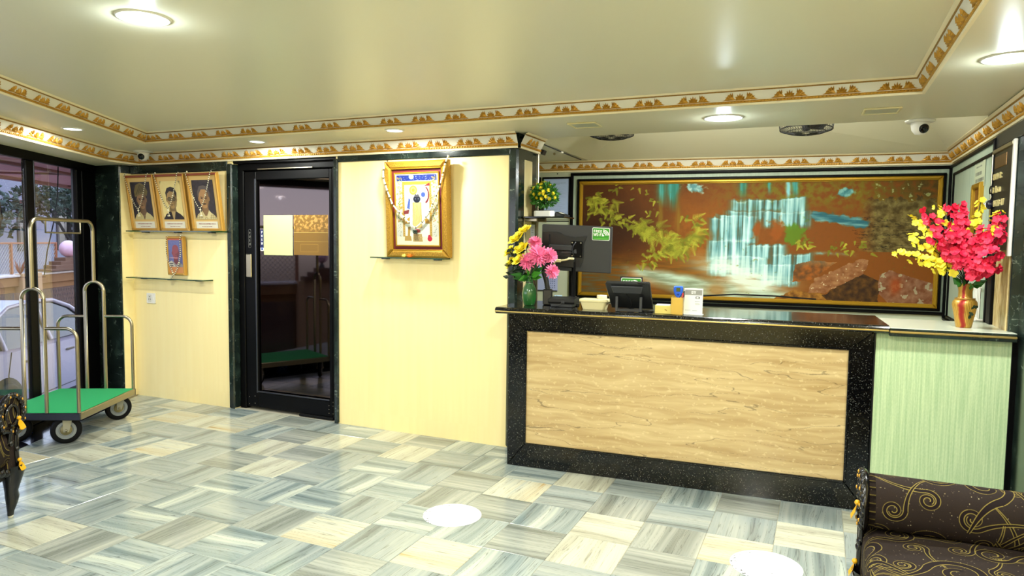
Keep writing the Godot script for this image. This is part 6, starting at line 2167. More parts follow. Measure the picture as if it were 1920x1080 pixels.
func build_shelves_and_pictures() -> void:
	glass_shelf(-2.055, -0.985, 1.452, 0.10, "glass shelf under the three leaning portraits")
	glass_shelf(-2.055, -1.155, 1.052, 0.11, "lower glass shelf under the small blue portrait")
	glass_shelf(0.475, 1.075, 1.277, 0.10, "green edged glass shelf under the gold framed painting")
	# three portraits leaning out from the wall
	var labels := [
		"leaning gold framed portrait of a man in a wound turban and pale shirt",
		"leaning gold framed portrait of a man with spectacles and a dark jacket",
		"leaning gold framed portrait of a smiling man in a checked shirt"]
	var gl := [
		"black and white bead garland hung on the turbaned man's portrait",
		"black and white bead garland hung on the portrait of the man with spectacles",
		"black and white bead garland hung on the portrait of the man in the checked shirt"]
	var xs := [-1.880, -1.525, -1.160]
	var tilt := Basis(Vector3.RIGHT, 0.14)
	for k in 3:
		var o := Node3D.new()
		o.name = numbered("framed_portrait")
		add_child(o)
		o.transform = Transform3D(tilt, Vector3(xs[k], 1.4567, 0.028))
		tag(o, labels[k], "portrait", "portraits above the upper glass shelf")
		var w := 0.338
		var h := 0.475
		part("back_board", box_at(Vector3(-w / 2 + 0.004, 0.004, -0.012), Vector3(w / 2 - 0.004, h - 0.004, 0.008)), W.wood_pink, o)
		for m in mitred(-w / 2, w / 2, 0, h, -w / 2 + 0.024, w / 2 - 0.024, 0.024, h - 0.024, 0.03, 0.005):
			part("frame", m, W.wood_gold, o, Vector3(0, 0, 0.020))
		part("top_rail", box_at(Vector3(-w / 2 + 0.004, h - 0.020, 0.019), Vector3(w / 2 - 0.004, h - 0.004, 0.0225), 0.002), W.wood_pink, o)
		part("mat", flat_picture(w - 0.046, h - 0.046), mk(Color(0.84, 0.70, 0.42), 0.5), o, Vector3(0, h / 2, 0.0095))
		part("photograph", flat_picture(0.232, 0.318), textured(portrait(k), 0.45), o, Vector3(0.0, h / 2 + 0.020, 0.0125))
		part("caption_strip", flat_picture(0.236, 0.056), mk(Color(0.86, 0.84, 0.76), 0.6), o, Vector3(0.0, 0.052, 0.0125))
		var cap := begin()
		var cg := RandomNumberGenerator.new()
		cg.seed = 70 + k
		for row in [[0.061, 0.088, 0.0075], [0.038, 0.055, 0.0055]]:
			var x: float = -row[1]
			while x < row[1]:
				var l := cg.randf_range(0.004, 0.012)
				add_box(cap, Vector3(x + l / 2, row[0], 0.0130), Vector3(l, row[2] * cg.randf_range(0.6, 1.0), 0.0006))
				x += l + cg.randf_range(0.002, 0.006)
		part("caption", done(cap), mk(Color(0.52, 0.22, 0.24), 0.6), o)
		# garland
		var gd := Node3D.new()
		gd.name = numbered("bead_garland")
		add_child(gd)
		gd.transform = o.transform
		tag(gd, gl[k], "garland", "bead garlands on the portraits")
		var path := []
		var z := 0.031
		path.append(Vector3(-0.150, 0.486, 0.012))
		for j in 17:
			var x := lerpf(-0.150, 0.122, j / 16.0)
			var t := (x + 0.035) / (-0.115 if x < -0.035 else 0.157)
			path.append(Vector3(x, 0.190 + 0.288 * pow(t, 1.7 if x < -0.035 else 1.35), z))
		path.append(Vector3(0.124, 0.488, 0.012))
		bead_string(gd, path, 0.0085, 0.0046, 80 + k)
		var dp := begin()
		var lowp := Vector3(-0.035, 0.190, z)
		add_ball(dp, lowp + Vector3(0, -0.012, 0), Vector3(0.009, 0.008, 0.008), 6, 8)
		for s in [-1.0, 1.0]:
			add_tube(dp, [lowp + Vector3(0, -0.016, 0), lowp + Vector3(s * 0.008, -0.055, 0)], 0.0015, 4)
			add_ball(dp, lowp + Vector3(s * 0.008, -0.060, 0), Vector3(0.0065, 0.006, 0.006), 5, 8)
		part("pendant", done(dp), W.bead_white, gd)
	# small portrait over the lower shelf
	var sp := Node3D.new()
	sp.name = numbered("framed_portrait")
	add_child(sp)
	sp.transform = Transform3D(Basis(Vector3.RIGHT, 0.05), Vector3(-1.535, 1.085, 0.022))
	tag(sp, "small portrait of an old man in a shawl on blue between the glass shelves", "portrait")
	part("back_board", box_at(Vector3(-0.096, 0.004, -0.016), Vector3(0.096, 0.322, 0.006)), W.wood_gold, sp)
	for m in mitred(-0.1, 0.1, 0, 0.326, -0.082, 0.082, 0.018, 0.308, 0.03, 0.004):
		part("frame", m, W.wood_gold, sp, Vector3(0, 0, 0.016))
	part("photograph", flat_picture(0.166, 0.226), textured(portrait(3), 0.3), sp, Vector3(0, 0.182, 0.009))
	part("caption_strip", flat_picture(0.166, 0.05), mk(Color(0.78, 0.52, 0.30), 0.5), sp, Vector3(0, 0.043, 0.0085))
	part("top_strip", flat_picture(0.166, 0.014), mk(Color(0.75, 0.36, 0.22), 0.5), sp, Vector3(0, 0.302, 0.0085))
	var sg := Node3D.new()
	sg.name = numbered("bead_garland")
	add_child(sg)
	sg.transform = sp.transform
	tag(sg, "black and white bead garland hung around the small blue portrait", "garland", "bead garlands on the portraits")
	var path2 := [Vector3(0.078, 0.335, 0.012), Vector3(0.074, 0.30, 0.022), Vector3(0.074, 0.22, 0.022), Vector3(0.070, 0.17, 0.022), Vector3(0.052, 0.11, 0.022), Vector3(0.028, 0.06, 0.022), Vector3(-0.01, 0.010, 0.022), Vector3(-0.045, -0.02, 0.024), Vector3(-0.052, -0.024, 0.024), Vector3(-0.02, 0.0, 0.024), Vector3(-0.055, 0.07, 0.022), Vector3(-0.082, 0.13, 0.022), Vector3(-0.096, 0.20, 0.020), Vector3(-0.092, 0.28, 0.018), Vector3(-0.078, 0.335, 0.012)]
	bead_string(sg, path2, 0.0085, 0.0050, 97)
	# gold framed painting
	var p := Node3D.new()
	p.name = numbered("framed_painting")
	add_child(p)
	p.transform = Transform3D(Basis(Vector3.RIGHT, 0.045) * Basis(Vector3.BACK, 0.004), Vector3(0.846, 1.2825, 0.042))
	tag(p, "devotional painting of a robed figure in a wide gold frame with a red border", "painting")
	var w := 0.515
	var h := 0.672
	part("back_board", box_at(Vector3(-w / 2 + 0.01, 0.01, -0.022), Vector3(w / 2 - 0.01, h - 0.01, 0.0)), W.wood_gold, p)
	for m in mitred(-w / 2, w / 2, 0, h, -w / 2 + 0.052, w / 2 - 0.052, 0.052, h - 0.052, 0.045, 0.012):
		part("frame", m, frame_gold(), p, Vector3(0, 0, 0.024))
	for m in mitred(-w / 2 + 0.046, w / 2 - 0.046, 0.046, h - 0.046, -w / 2 + 0.056, w / 2 - 0.056, 0.056, h - 0.056, 0.02, 0.003):
		part("inner_lip", m, gilt_frame(), p, Vector3(0, 0, 0.018))
	part("red_border", flat_picture(w - 0.104, h - 0.104), W.red_mat, p, Vector3(0, h / 2, 0.003))
	for m in mitred(-0.182, 0.182, h / 2 - 0.258, h / 2 + 0.258, -0.172, 0.172, h / 2 - 0.248, h / 2 + 0.248, 0.012, 0.002):
		part("slip", m, gilt_frame(), p, Vector3(0, 0, 0.012))
	part("painting", flat_picture(0.346, 0.498), textured(devotional_image(), 0.4), p, Vector3(0, h / 2, 0.007))
	# its long garland
	var pg := Node3D.new()
	pg.name = numbered("shell_garland")
	add_child(pg)
	pg.transform = p.transform
	tag(pg, "long garland of pale tubes and beads draped across the gold framed painting", "garland")
	var curve := []
	var z0 := 0.034
	curve.append(Vector3(-0.235, 0.685, 0.0)); curve.append(Vector3(-0.262, 0.62, 0.02)); curve.append(Vector3(-0.255, 0.56, z0))
	curve.append(Vector3(-0.225, 0.47, z0)); curve.append(Vector3(-0.185, 0.375, z0)); curve.append(Vector3(-0.135, 0.315, 0.026)); curve.append(Vector3(-0.06, 0.245, 0.022)); curve.append(Vector3(-0.01, 0.205, 0.020))
	curve.append(Vector3(0.045, 0.245, 0.022)); curve.append(Vector3(0.11, 0.315, 0.026)); curve.append(Vector3(0.165, 0.42, 0.028)); curve.append(Vector3(0.205, 0.50, z0)); curve.append(Vector3(0.228, 0.575, z0)); curve.append(Vector3(0.248, 0.645, z0)); curve.append(Vector3(0.262, 0.70, 0.01))
	var tubes := begin()
	var darks := begin()
	for i in curve.size() - 1:
		var a: Vector3 = curve[i]
		var b: Vector3 = curve[i + 1]
		var n := maxi(1, int(a.distance_to(b) / 0.045))
		for j in n:
			var q0 := a.lerp(b, float(j) / n)
			var q1 := a.lerp(b, (j + 1.0) / n)
			add_tube(tubes, [q0.lerp(q1, 0.18), q0.lerp(q1, 0.70)], 0.0055, 7)
			add_ball(darks, q0.lerp(q1, 0.08), Vector3.ONE * 0.0058, 5, 7)
			add_ball(tubes, q0.lerp(q1, 0.86), Vector3.ONE * 0.0085, 6, 8)
	part("tubes", done(tubes), W.bead_white, pg)
	part("dark_beads", done(darks), W.bead_dark, pg)
	part("thread", tube(curve, 0.0015, 4), W.bead_dark, pg)
	var ps := begin()
	for k in 6:
		add_ball(ps, Vector3(-0.01 + 0.010 * (k % 3 - 1), 0.188 - 0.012 * (k / 3), 0.022), Vector3.ONE * 0.008, 5, 7)
	part("pendant", done(ps), W.leaf_dark, pg)
	# flowers laid on the shelf
	for q in [[0.752, Color(0.90, 0.84, 0.45), "pale yellow marigold head on the glass shelf under the painting"], [0.797, Color(0.92, 0.52, 0.08), "orange marigold head on the glass shelf under the painting"]]:
		var f := thing("marigold", q[2], "flower", Vector3(q[0], 1.2815, 0.085), 0.0)
		part("bloom", dahlia(0.024, 200 + int(q[0] * 100)), mk(q[1], 0.6), f, Vector3(0, 0.008, 0))
		part("heart", ball(Vector3(0.016, 0.010, 0.016), 6, 10), mk(q[1].darkened(0.1), 0.6), f, Vector3(0, 0.0095, 0))
	# socket plate
	var so := thing("wall_socket", "white electric socket plate on the wall under the lower glass shelf", "socket", Vector3(-1.880, 0.871, 0.0))
	part("plate", slab(rounded(0.105, 0.088, 0.006), 0.010, 0.002), W.white_plastic, so, Vector3(0, 0, 0.0105))
	part("face", slab(rounded(0.048, 0.062, 0.003), 0.002, 0.0006), mk(Color(0.82, 0.81, 0.76), 0.4), so, Vector3(-0.012, 0, 0.012))
	var ho := begin()
	for q in [[-0.012, 0.014, 0.005], [-0.022, -0.008, 0.004], [-0.002, -0.008, 0.004]]:
		add_lathe(ho, [Vector2(0, 0.0), Vector2(q[2], 0.0), Vector2(q[2], 0.0012), Vector2(0, 0.0012)], 12, Transform3D(Basis(Vector3.RIGHT, PI / 2), Vector3(q[0], q[1], 0.0115)))
	part("holes", done(ho), W.black_plastic, so)
	part("rocker", slab(rounded(0.014, 0.030, 0.002), 0.004, 0.001), W.white_plastic, so, Vector3(0.034, 0, 0.0135))

func frame_gold() -> Material:
	if not W.has("frame_gold"):
		var n := noise(140, 0.09, 3)
		var m := textured(paint(128, 128, func(x: int, y: int) -> Color:
			var s := 0.5 + 0.6 * n.get_noise_2d(x, y)
			return Color(0.50, 0.36, 0.08).lerp(Color(0.80, 0.62, 0.22), clampf(s, 0, 1))), 0.4)
		m.metallic = 0.5
		m.uv1_scale = Vector3(6, 6, 1)
		W.frame_gold = m
	return W.frame_gold

# ---------------------------------------------------------------- luggage cart
func arc(c: Vector3, u: Vector3, v: Vector3, r: float, a0: float, a1: float, n := 8) -> Array:
	var o := []
	for k in n + 1:
		var a := a0 + (a1 - a0) * k / n
		o.append(c + (u * cos(a) + v * sin(a)) * r)
	return o

func build_cart() -> void:
	# local x runs across (0 at the corner towards the room), local z along from the near end (0) away (negative)
	var L := Vector3(-0.464, 0, -0.886)
	var Wd := Vector3(-0.886, 0, 0.464)
	var o := Node3D.new()
	o.name = numbered("luggage_cart")
	add_child(o)
	o.transform = Transform3D(Basis(-Wd, Vector3.UP, -L), Vector3(-1.055, 0, 1.23))
	tag(o, "steel hotel luggage cart with a green carpeted deck beside the window", "luggage cart")
	var w := 0.58
	var l := 0.797
	var y := 0.22
	for z in [-0.012, -l + 0.012]:
		part("deck_end", box(Vector3(w, 0.05, 0.024), 0.005), W.steel_dark, o, Vector3(-w / 2, y - 0.025, z))
	for x in [-0.012, -w + 0.012]:
		part("deck_side", box(Vector3(0.024, 0.0496, l - 0.002), 0.005), W.steel, o, Vector3(x, y - 0.025, -l / 2))
	part("deck_board", box_at(Vector3(-w + 0.02, y - 0.045, -l + 0.02), Vector3(-0.02, y - 0.006, -0.02)), W.black_plastic, o)
	part("carpet", box_at(Vector3(-w + 0.014, y - 0.007, -l + 0.014), Vector3(-0.014, y + 0.003, -0.014), 0.003), W.carpet, o)
	var r := 0.0125
	for e in [-0.014, -l + 0.014]:
		# hoop
		var hoop := [Vector3(-0.22, y, e), Vector3(-0.22, 0.985, e)]
		hoop.append_array(arc(Vector3(-0.29, 0.985, e), Vector3.RIGHT, Vector3.UP, 0.07, 0.0, PI, 12))
		hoop.append_array([Vector3(-0.36, 0.985, e), Vector3(-0.36, y, e)])
		part("hoop", tube(hoop, r, 12), W.steel, o)
		# side loops from the hoop to the corners
		for s in [[-0.22, -0.014, 1.0], [-0.36, -w + 0.014, -1.0]]:
			var x0: float = s[0]
			var x1: float = s[1]
			var dir: float = s[2]
			var lp := [Vector3(x0, 0.788, e), Vector3(x1 - dir * 0.07, 0.788, e)]
			lp.append_array(arc(Vector3(x1 - dir * 0.07, 0.718, e), Vector3(dir, 0, 0), Vector3.UP, 0.07, PI / 2, 0.0, 8).slice(1))
			lp.append(Vector3(x1, y, e))
			part("side_loop", tube(lp, r * 0.92, 12), W.steel, o)
	# tall arch between the hoops
	var e0 := -0.014
	var e1 := -l + 0.014
	var arch := [Vector3(-0.29, 1.05, e0), Vector3(-0.29, 1.44, e0)]
	arch.append_array(arc(Vector3(-0.29, 1.44, e0 - 0.075), Vector3(0, 0, 1), Vector3.UP, 0.075, 0.0, PI / 2, 8).slice(1))
	arch.append_array(arc(Vector3(-0.29, 1.44, e1 + 0.075), Vector3(0, 0, -1), Vector3.UP, 0.075, PI / 2, 0.0, 8))
	arch.append(Vector3(-0.29, 1.05, e1))
	part("arch", tube(arch, r * 1.05, 14), W.steel, o)
	part("hanging_rail", tube([Vector3(-0.29, 1.505, e0 - 0.17), Vector3(-0.29, 1.425, e0 - 0.17), Vector3(-0.29, 1.425, e1 + 0.17), Vector3(-0.29, 1.505, e1 + 0.17)], 0.006, 8), W.steel, o)
	# castors
	for c in [[-0.125, -0.06, -1.10], [-0.085, -l + 0.11, -0.85], [-w + 0.11, -0.10, -1.3], [-w + 0.10, -l + 0.11, -1.0]]:
		var p := Vector3(c[0], 0, c[1])
		var B := Basis(Vector3.UP, c[2]) * Basis(Vector3.FORWARD, PI / 2)
		var wh := part("wheel", lathe([Vector2(0.058, -0.017), Vector2(0.080, -0.019), Vector2(0.088, -0.014), Vector2(0.0935, -0.005), Vector2(0.0935, 0.005), Vector2(0.088, 0.014), Vector2(0.080, 0.019), Vector2(0.058, 0.017)], 32), W.rubber, o, p + Vector3(0, 0.0937, 0), B)
		part("rim", lathe([Vector2(0.0, -0.012), Vector2(0.040, -0.012), Vector2(0.044, -0.0185), Vector2(0.060, -0.0185), Vector2(0.062, -0.014), Vector2(0.062, 0.014), Vector2(0.060, 0.0185), Vector2(0.044, 0.0185), Vector2(0.040, 0.012), Vector2(0.0, 0.012)], 28, false), mk(Color(0.52, 0.54, 0.54), 0.4, 0.3), wh)
		part("hub", lathe([Vector2(0, -0.024), Vector2(0.032, -0.016), Vector2(0.036, -0.012), Vector2(0.036, 0.012), Vector2(0.032, 0.016), Vector2(0, 0.024)], 24), mk(Color(0.56, 0.52, 0.36), 0.4, 0.6), wh)
		part("axle", lathe([Vector2(0, -0.036), Vector2(0.009, -0.036), Vector2(0.009, 0.036), Vector2(0, 0.036)], 10), W.steel, wh)
		var fk := begin()
		var Bf := Basis(Vector3.UP, c[2])
		for s in [-1.0, 1.0]:
			add_slab(fk, PackedVector2Array([Vector2(-0.016, 0.083), Vector2(0.016, 0.083), Vector2(0.040, 0.178), Vector2(-0.020, 0.178)]), Transform3D(Bf * Basis(Vector3.UP, PI / 2), p + Bf * Vector3(s * 0.028 + 0.002, 0, 0)), 0.004)
		add_box(fk, p + Vector3(0, 0.174, 0), Vector3(0.062, 0.008, 0.062), 0.002, Bf)
		part("fork", done(fk), mk(Color(0.62, 0.61, 0.54), 0.4, 0.5), o)
	# small blue plastic thing on the dark threshold behind the armchair
	var bl := thing("plastic_bag", "crumpled bright blue plastic scrap on the dark floor behind the carved sofa arm", "bag", Vector3(-1.70, 0.0, 1.26), 0.4)
	var bs := begin()
	var g := RandomNumberGenerator.new()
	g.seed = 3
	var ring := []
	for k in 10:
		var a := TAU * k / 10
		var rr := 0.085 * g.randf_range(0.6, 1.2)
		ring.append(Vector3(cos(a) * rr, 0.001, sin(a) * rr))
	var mid := []
	for k in 10:
		mid.append(ring[k] * 0.55 + Vector3(0, g.randf_range(0.03, 0.085), 0))
	for k in 10:
		var k2 := (k + 1) % 10
		quad(bs, ring[k2], ring[k], mid[k], mid[k2])
		tri(bs, mid[k2], mid[k], Vector3(0, 0.06, 0))
	part("sheet", done(bs), mk(Color(0.04, 0.30, 0.66), 0.35), bl)

# ---------------------------------------------------------------- carved sofas
func brocade() -> StandardMaterial3D:
	if W.has("brocade"):
		return W.brocade
	var S := 768
	var im := Image.create(S, S, false, Image.FORMAT_RGB8)
	im.fill(Color(0.15, 0.118, 0.104))
	var g := RandomNumberGenerator.new()
	g.seed = 12
	for k in 1100:
		var c := Color(0.22, 0.18, 0.15).lerp(Color(0.66, 0.62, 0.48), pow(g.randf(), 2.0))
		im.fill_rect(Rect2i(g.randi_range(0, S - 3), g.randi_range(0, S - 3), g.randi_range(2, 4), g.randi_range(2, 4)), c)
	for k in 9000:
		im.set_pixel(g.randi_range(0, S - 1), g.randi_range(0, S - 1), Color(0.20, 0.165, 0.15))
	var line := Color(0.53, 0.47, 0.23)
	# each scroll: a curling band with a bright outline; drawn wrapped so that the cloth repeats
	var put := func(p: Vector2, r: float, c: Color) -> void:
		for dx in [-S, 0, S]:
			for dy in [-S, 0, S]:
				var q := p + Vector2(dx, dy)
				if q.x > -20 and q.y > -20 and q.x < S + 20 and q.y < S + 20:
					blot(im, q.x, q.y, r, c)
	var curves := []
	# [centre, start radius, turns, start angle, handed, tail length], on a loose grid
	for j in 5:
		for i in 5:
			var big := (i * 2 + j) % 5 == 0
			var mid := (i + j * 3) % 5 < 2
			curves.append([Vector2((i + 0.5 + g.randf_range(-0.22, 0.22)) / 5.0, (j + 0.5 + g.randf_range(-0.22, 0.22)) / 5.0) * S, (0.120 if big else (0.078 if mid else 0.052)) * g.randf_range(0.92, 1.1) * S, g.randf_range(1.15, 1.45), g.randf() * TAU, 1.0 if g.randf() < 0.5 else -1.0, g.randf_range(0.16, 0.26) * S, 0.8 if big else (0.55 if mid else 0.42)])
	curves.sort_custom(func(p: Array, q: Array) -> bool: return p[1] < q[1])
	for q in curves:
		var hand: float = q[4]
		var band := []
		for k in range(26, 0, -1):
			var t := k / 26.0
			var dd := Vector2.from_angle(q[3] - hand * PI / 2)
			band.append(q[0] + Vector2.from_angle(q[3]) * (q[1] + t * t * q[5] * 0.5) + dd * t * q[5])
		for k in 80:
			var t := k / 79.0
			band.append(q[0] + Vector2.from_angle(q[3] + hand * TAU * q[2] * t) * q[1] * (1.0 - 0.74 * pow(t, 0.85)))
		var n := band.size()
		var wd := func(k: int) -> float: return q[6] * (lerpf(5.0, 19.0, k / 26.0) if k < 26 else lerpf(19.0, 13.0, (k - 26) / 80.0))
		for k in n:
			put.call(band[k], wd.call(k) + 1.0, Color(0.105, 0.074, 0.074, 1.0))
		for k in n:
			put.call(band[k], wd.call(k) * 0.9, Color(0.105, 0.074, 0.074, 1.0))
		for k in n - 1:
			var d: Vector2 = (band[k + 1] - band[k]).normalized().orthogonal()
			var steps := maxi(1, int((band[k + 1] - band[k]).length() / 1.7))
			for s in steps:
				var p: Vector2 = band[k].lerp(band[k + 1], float(s) / steps)
				put.call(p + d * wd.call(k), 2.2, line)
				put.call(p - d * wd.call(k), 2.2, line)
	var m := textured(im, 0.85, 0.25)
	W.brocade = m
	return m

func profile_prism(st: SurfaceTool, prof: PackedVector2Array, z0: float, z1: float, scale_uv: float) -> void:
	# profile in (x, y), extruded along z, smooth round the profile; uv runs round it and along z
	var n := prof.size()
	var acc := 0.0
	st.set_smooth_group(3)
	for k in n - 1:
		var a := prof[k]
		var b := prof[k + 1]
		var dl := a.distance_to(b)
		quad(st, Vector3(a.x, a.y, z1), Vector3(a.x, a.y, z0), Vector3(b.x, b.y, z0), Vector3(b.x, b.y, z1), Vector2(z1, -acc) * scale_uv, Vector2(z0, -acc) * scale_uv, Vector2(z0, -acc - dl) * scale_uv, Vector2(z1, -acc - dl) * scale_uv)
		acc += dl
	st.set_smooth_group(-1)

func sofa(xf: Transform3D, label: String, length: float) -> void:
	# faces +z; arms at both ends of x; the seat front lies at z = 0, the back at z = -0.75
	var o := Node3D.new()
	o.name = numbered("carved_sofa")
	add_child(o)
	o.transform = xf
	tag(o, label, "sofa")
	var cloth := brocade()
	var carve := mk(Color(0.035, 0.030, 0.034), 0.18)
	var h := length / 2.0
	var uv := 1.5
	# seat cushion with a rounded front, drawn in (z, y) and extruded along x
	var st := begin()
	var sp := PackedVector2Array()
	sp.append(Vector2(-0.72, 0.435))
	for k in 9:
		var t := k / 8.0
		sp.append(Vector2(-0.72 + 0.66 * t, 0.435 + 0.018 * sin(PI * t)))
	for k in 7:
		var a := PI / 2 - PI / 2 * k / 6
		sp.append(Vector2(-0.055 + cos(a) * 0.05, 0.385 + sin(a) * 0.05))
	sp.append(Vector2(-0.005, 0.30))
	sp.append(Vector2(-0.03, 0.27))
	var n := sp.size()
	var acc := 0.0
	st.set_smooth_group(4)
	for k in n - 1:
		var a := sp[k]
		var b := sp[k + 1]
		var dl := a.distance_to(b)
		quad(st, Vector3(-h, b.y, b.x), Vector3(h, b.y, b.x), Vector3(h, a.y, a.x), Vector3(-h, a.y, a.x), Vector2(-h, acc + dl) * uv, Vector2(h, acc + dl) * uv, Vector2(h, acc) * uv, Vector2(-h, acc) * uv)
		acc += dl
	st.set_smooth_group(-1)
	part("seat", done(st), cloth, o)
	part("seat_base", box_at(Vector3(-h, 0.20, -0.74), Vector3(h, 0.425, -0.03)), W.black_plastic, o)
	# backrest
	var bk := begin()
	var bp := PackedVector2Array([Vector2(0.02, 0.30), Vector2(0.0, 0.44), Vector2(-0.03, 0.62), Vector2(-0.06, 0.80), Vector2(-0.085, 0.86), Vector2(-0.12, 0.885), Vector2(-0.15, 0.86), Vector2(-0.16, 0.78), Vector2(-0.14, 0.20)])
	acc = 0.0
	bk.set_smooth_group(5)
	for k in bp.size() - 1:
		var a := bp[k] + Vector2(-0.62, 0)
		var b := bp[k + 1] + Vector2(-0.62, 0)
		var dl := a.distance_to(b)
		quad(bk, Vector3(-h, a.y, a.x), Vector3(h, a.y, a.x), Vector3(h, b.y, b.x), Vector3(-h, b.y, b.x), Vector2(-h, -acc) * uv, Vector2(h, -acc) * uv, Vector2(h, -acc - dl) * uv, Vector2(-h, -acc - dl) * uv)
		acc += dl
	bk.set_smooth_group(-1)
	part("backrest", done(bk), cloth, o)
	# arms
	for s in [-1.0, 1.0]:
		var pr := PackedVector2Array()
		# from the seat up the inner face, round the roll, down the outer face; x grows outwards
		pr.append(Vector2(0.0, 0.38))
		pr.append(Vector2(0.004, 0.44))
		var c := Vector2(0.020, 0.518)
		for k in 19:
			var a := PI * 1.22 - (PI * 1.22 + 1.25) * k / 18
			pr.append(c + Vector2(cos(a), sin(a)) * 0.098)
		pr.append(Vector2(0.062, 0.44))
		pr.append(Vector2(0.050, 0.34))
		pr.append(Vector2(0.060, 0.25))
		var ar := begin()
		var q := PackedVector2Array()
		for p in pr:
			q.append(Vector2(s * (h + p.x), p.y))
		if s > 0:
			profile_prism(ar, q, -0.70, -0.012, uv)
		else:
			var rq := q.duplicate()
			rq.reverse()
			profile_prism(ar, rq, -0.70, -0.012, uv)
		part("arm", done(ar), cloth, o)
		# upholstered front of the arm
		var fp := PackedVector2Array()
		for p in pr:
			fp.append(Vector2(s * (h + p.x), p.y))
		fp.append(Vector2(s * (h - 0.01), 0.25))
		part("arm_front", slab(fp, 0.03), cloth, o, Vector3(0, 0, -0.006))
		# carved edge along the arm front: a ridge of scrolled beads
		var ed := begin()
		var path := []
		for p in pr:
			path.append(Vector3(s * (h + p.x), p.y, -0.004))
		add_tube(ed, path, 0.013, 8)
		for k in range(0, path.size() - 1):
			add_ball(ed, path[k] + Vector3(0, 0, 0.006), Vector3(0.0125, 0.016, 0.012), 5, 8)
		add_tube(ed, arc(Vector3(s * (h + 0.02), 0.518, 0.0), Vector3.RIGHT * s, Vector3.UP, 0.050, -2.0, 3.4, 18), 0.009, 7)
		part("carved_edge", done(ed), carve, o)
		var fl := begin()
		for k in range(1, path.size() - 1, 2):
			add_ball(fl, path[k] + Vector3(0, 0, 0.017), Vector3(0.005, 0.007, 0.004), 4, 6)
		part("gilt_flecks", done(fl), W.gilt, o).set_meta("kind", "stuff")
		# carved yellow tulips on the arm front
		for t in [[0.060, 0.495, 0.060], [0.052, 0.285, 0.055]]:
			var tu := begin()
			var b := Vector3(s * (h + t[0]), t[1], 0.012)
			for a in [-0.45, -0.15, 0.15, 0.45]:
				petal(tu, b, Vector3(sin(a) * 0.7, -cos(a), 0.12).normalized(), Vector3(0, 0.1, 1).normalized(), t[2], t[2] * 0.20, 0.012)
			add_ball(tu, b, Vector3(0.012, 0.010, 0.010), 5, 8)
			part("carved_flower", done(tu), mk(Color(0.84, 0.62, 0.04), 0.4), o)
		# cabriole legs, front and back
		for zz in [-0.045, -0.68]:
			var lg := begin()
			var pts := [[0.26, 0.030, 0.058], [0.22, 0.036, 0.060], [0.175, 0.030, 0.046], [0.13, 0.020, 0.034], [0.10, 0.026, 0.036], [0.07, 0.022, 0.030], [0.03, 0.008, 0.018], [0.012, 0.006, 0.016]]
			var prev := []
			lg.set_smooth_group(6)
			for p in pts:
				var ring := []
				for k in 12:
					var a := TAU * k / 12
					ring.append(Vector3(s * (h + 0.02 + p[1]) + cos(a) * p[2], p[0], zz + sin(a) * p[2] * 0.8 + (0.02 if zz > -0.3 else -0.02)))
				if prev.size():
					for k in 12:
						quad(lg, ring[(k + 1) % 12], ring[k], prev[k], prev[(k + 1) % 12])
				prev = ring
			lg.set_smooth_group(-1)
			part("leg", done(lg), carve, o)
			part("foot", lathe([Vector2(0, 0), Vector2(0.011, 0), Vector2(0.013, 0.013), Vector2(0, 0.013)], 12), mk(Color(0.80, 0.78, 0.68), 0.4), o, Vector3(s * (h + 0.026), 0, zz + (0.02 if zz > -0.3 else -0.02)))
	# carved front rail
	var rl := begin()
	for k in 40:
		var x := -h + (k + 0.5) / 40 * length
		add_ball(rl, Vector3(x, 0.245 + 0.012 * sin(k * 0.9), -0.010), Vector3(length / 70.0, 0.022, 0.016), 5, 8)
	part("carved_rail", done(rl), carve, o)

func build_sofas() -> void:
	# by the end wall, facing the room; only its far arm and seat corner show
	var L := 1.5
	sofa(Transform3D(Basis(Vector3(0, 0, 1), Vector3.UP, Vector3(-1, 0, 0)), Vector3(3.60, 0, 1.625 + L / 2)), "dark brown brocade sofa with gold scrolls beside the pale green counter end", L)
	# by the window
	var N := Vector3(0.8575, 0, -0.5145)
	var T := Vector3(0.5145, 0, 0.8575)
	var foot := Vector3(-0.212, 0, 2.178)
	sofa(Transform3D(Basis(-T, Vector3.UP, N), foot + T * (L / 2 + 0.026) + N * 0.03), "dark carved sofa with yellow wooden tulips next to the luggage cart", L)

# ---------------------------------------------------------------- the street beyond the window
# t runs along the window (positive towards the viewer), d away from it
func out_at(t: float, y: float, d: float) -> Vector3:
	return Vector3(-2.06, y, 0.727) + Vector3(0.5145, 0, 0.8575) * t - Vector3(0.8575, 0, -0.5145) * d

func out_basis() -> Basis:
	# x along -t (to the right as seen from inside), z towards the window
	return Basis(Vector3(-0.5145, 0, -0.8575), Vector3.UP, Vector3(0.8575, 0, -0.5145))

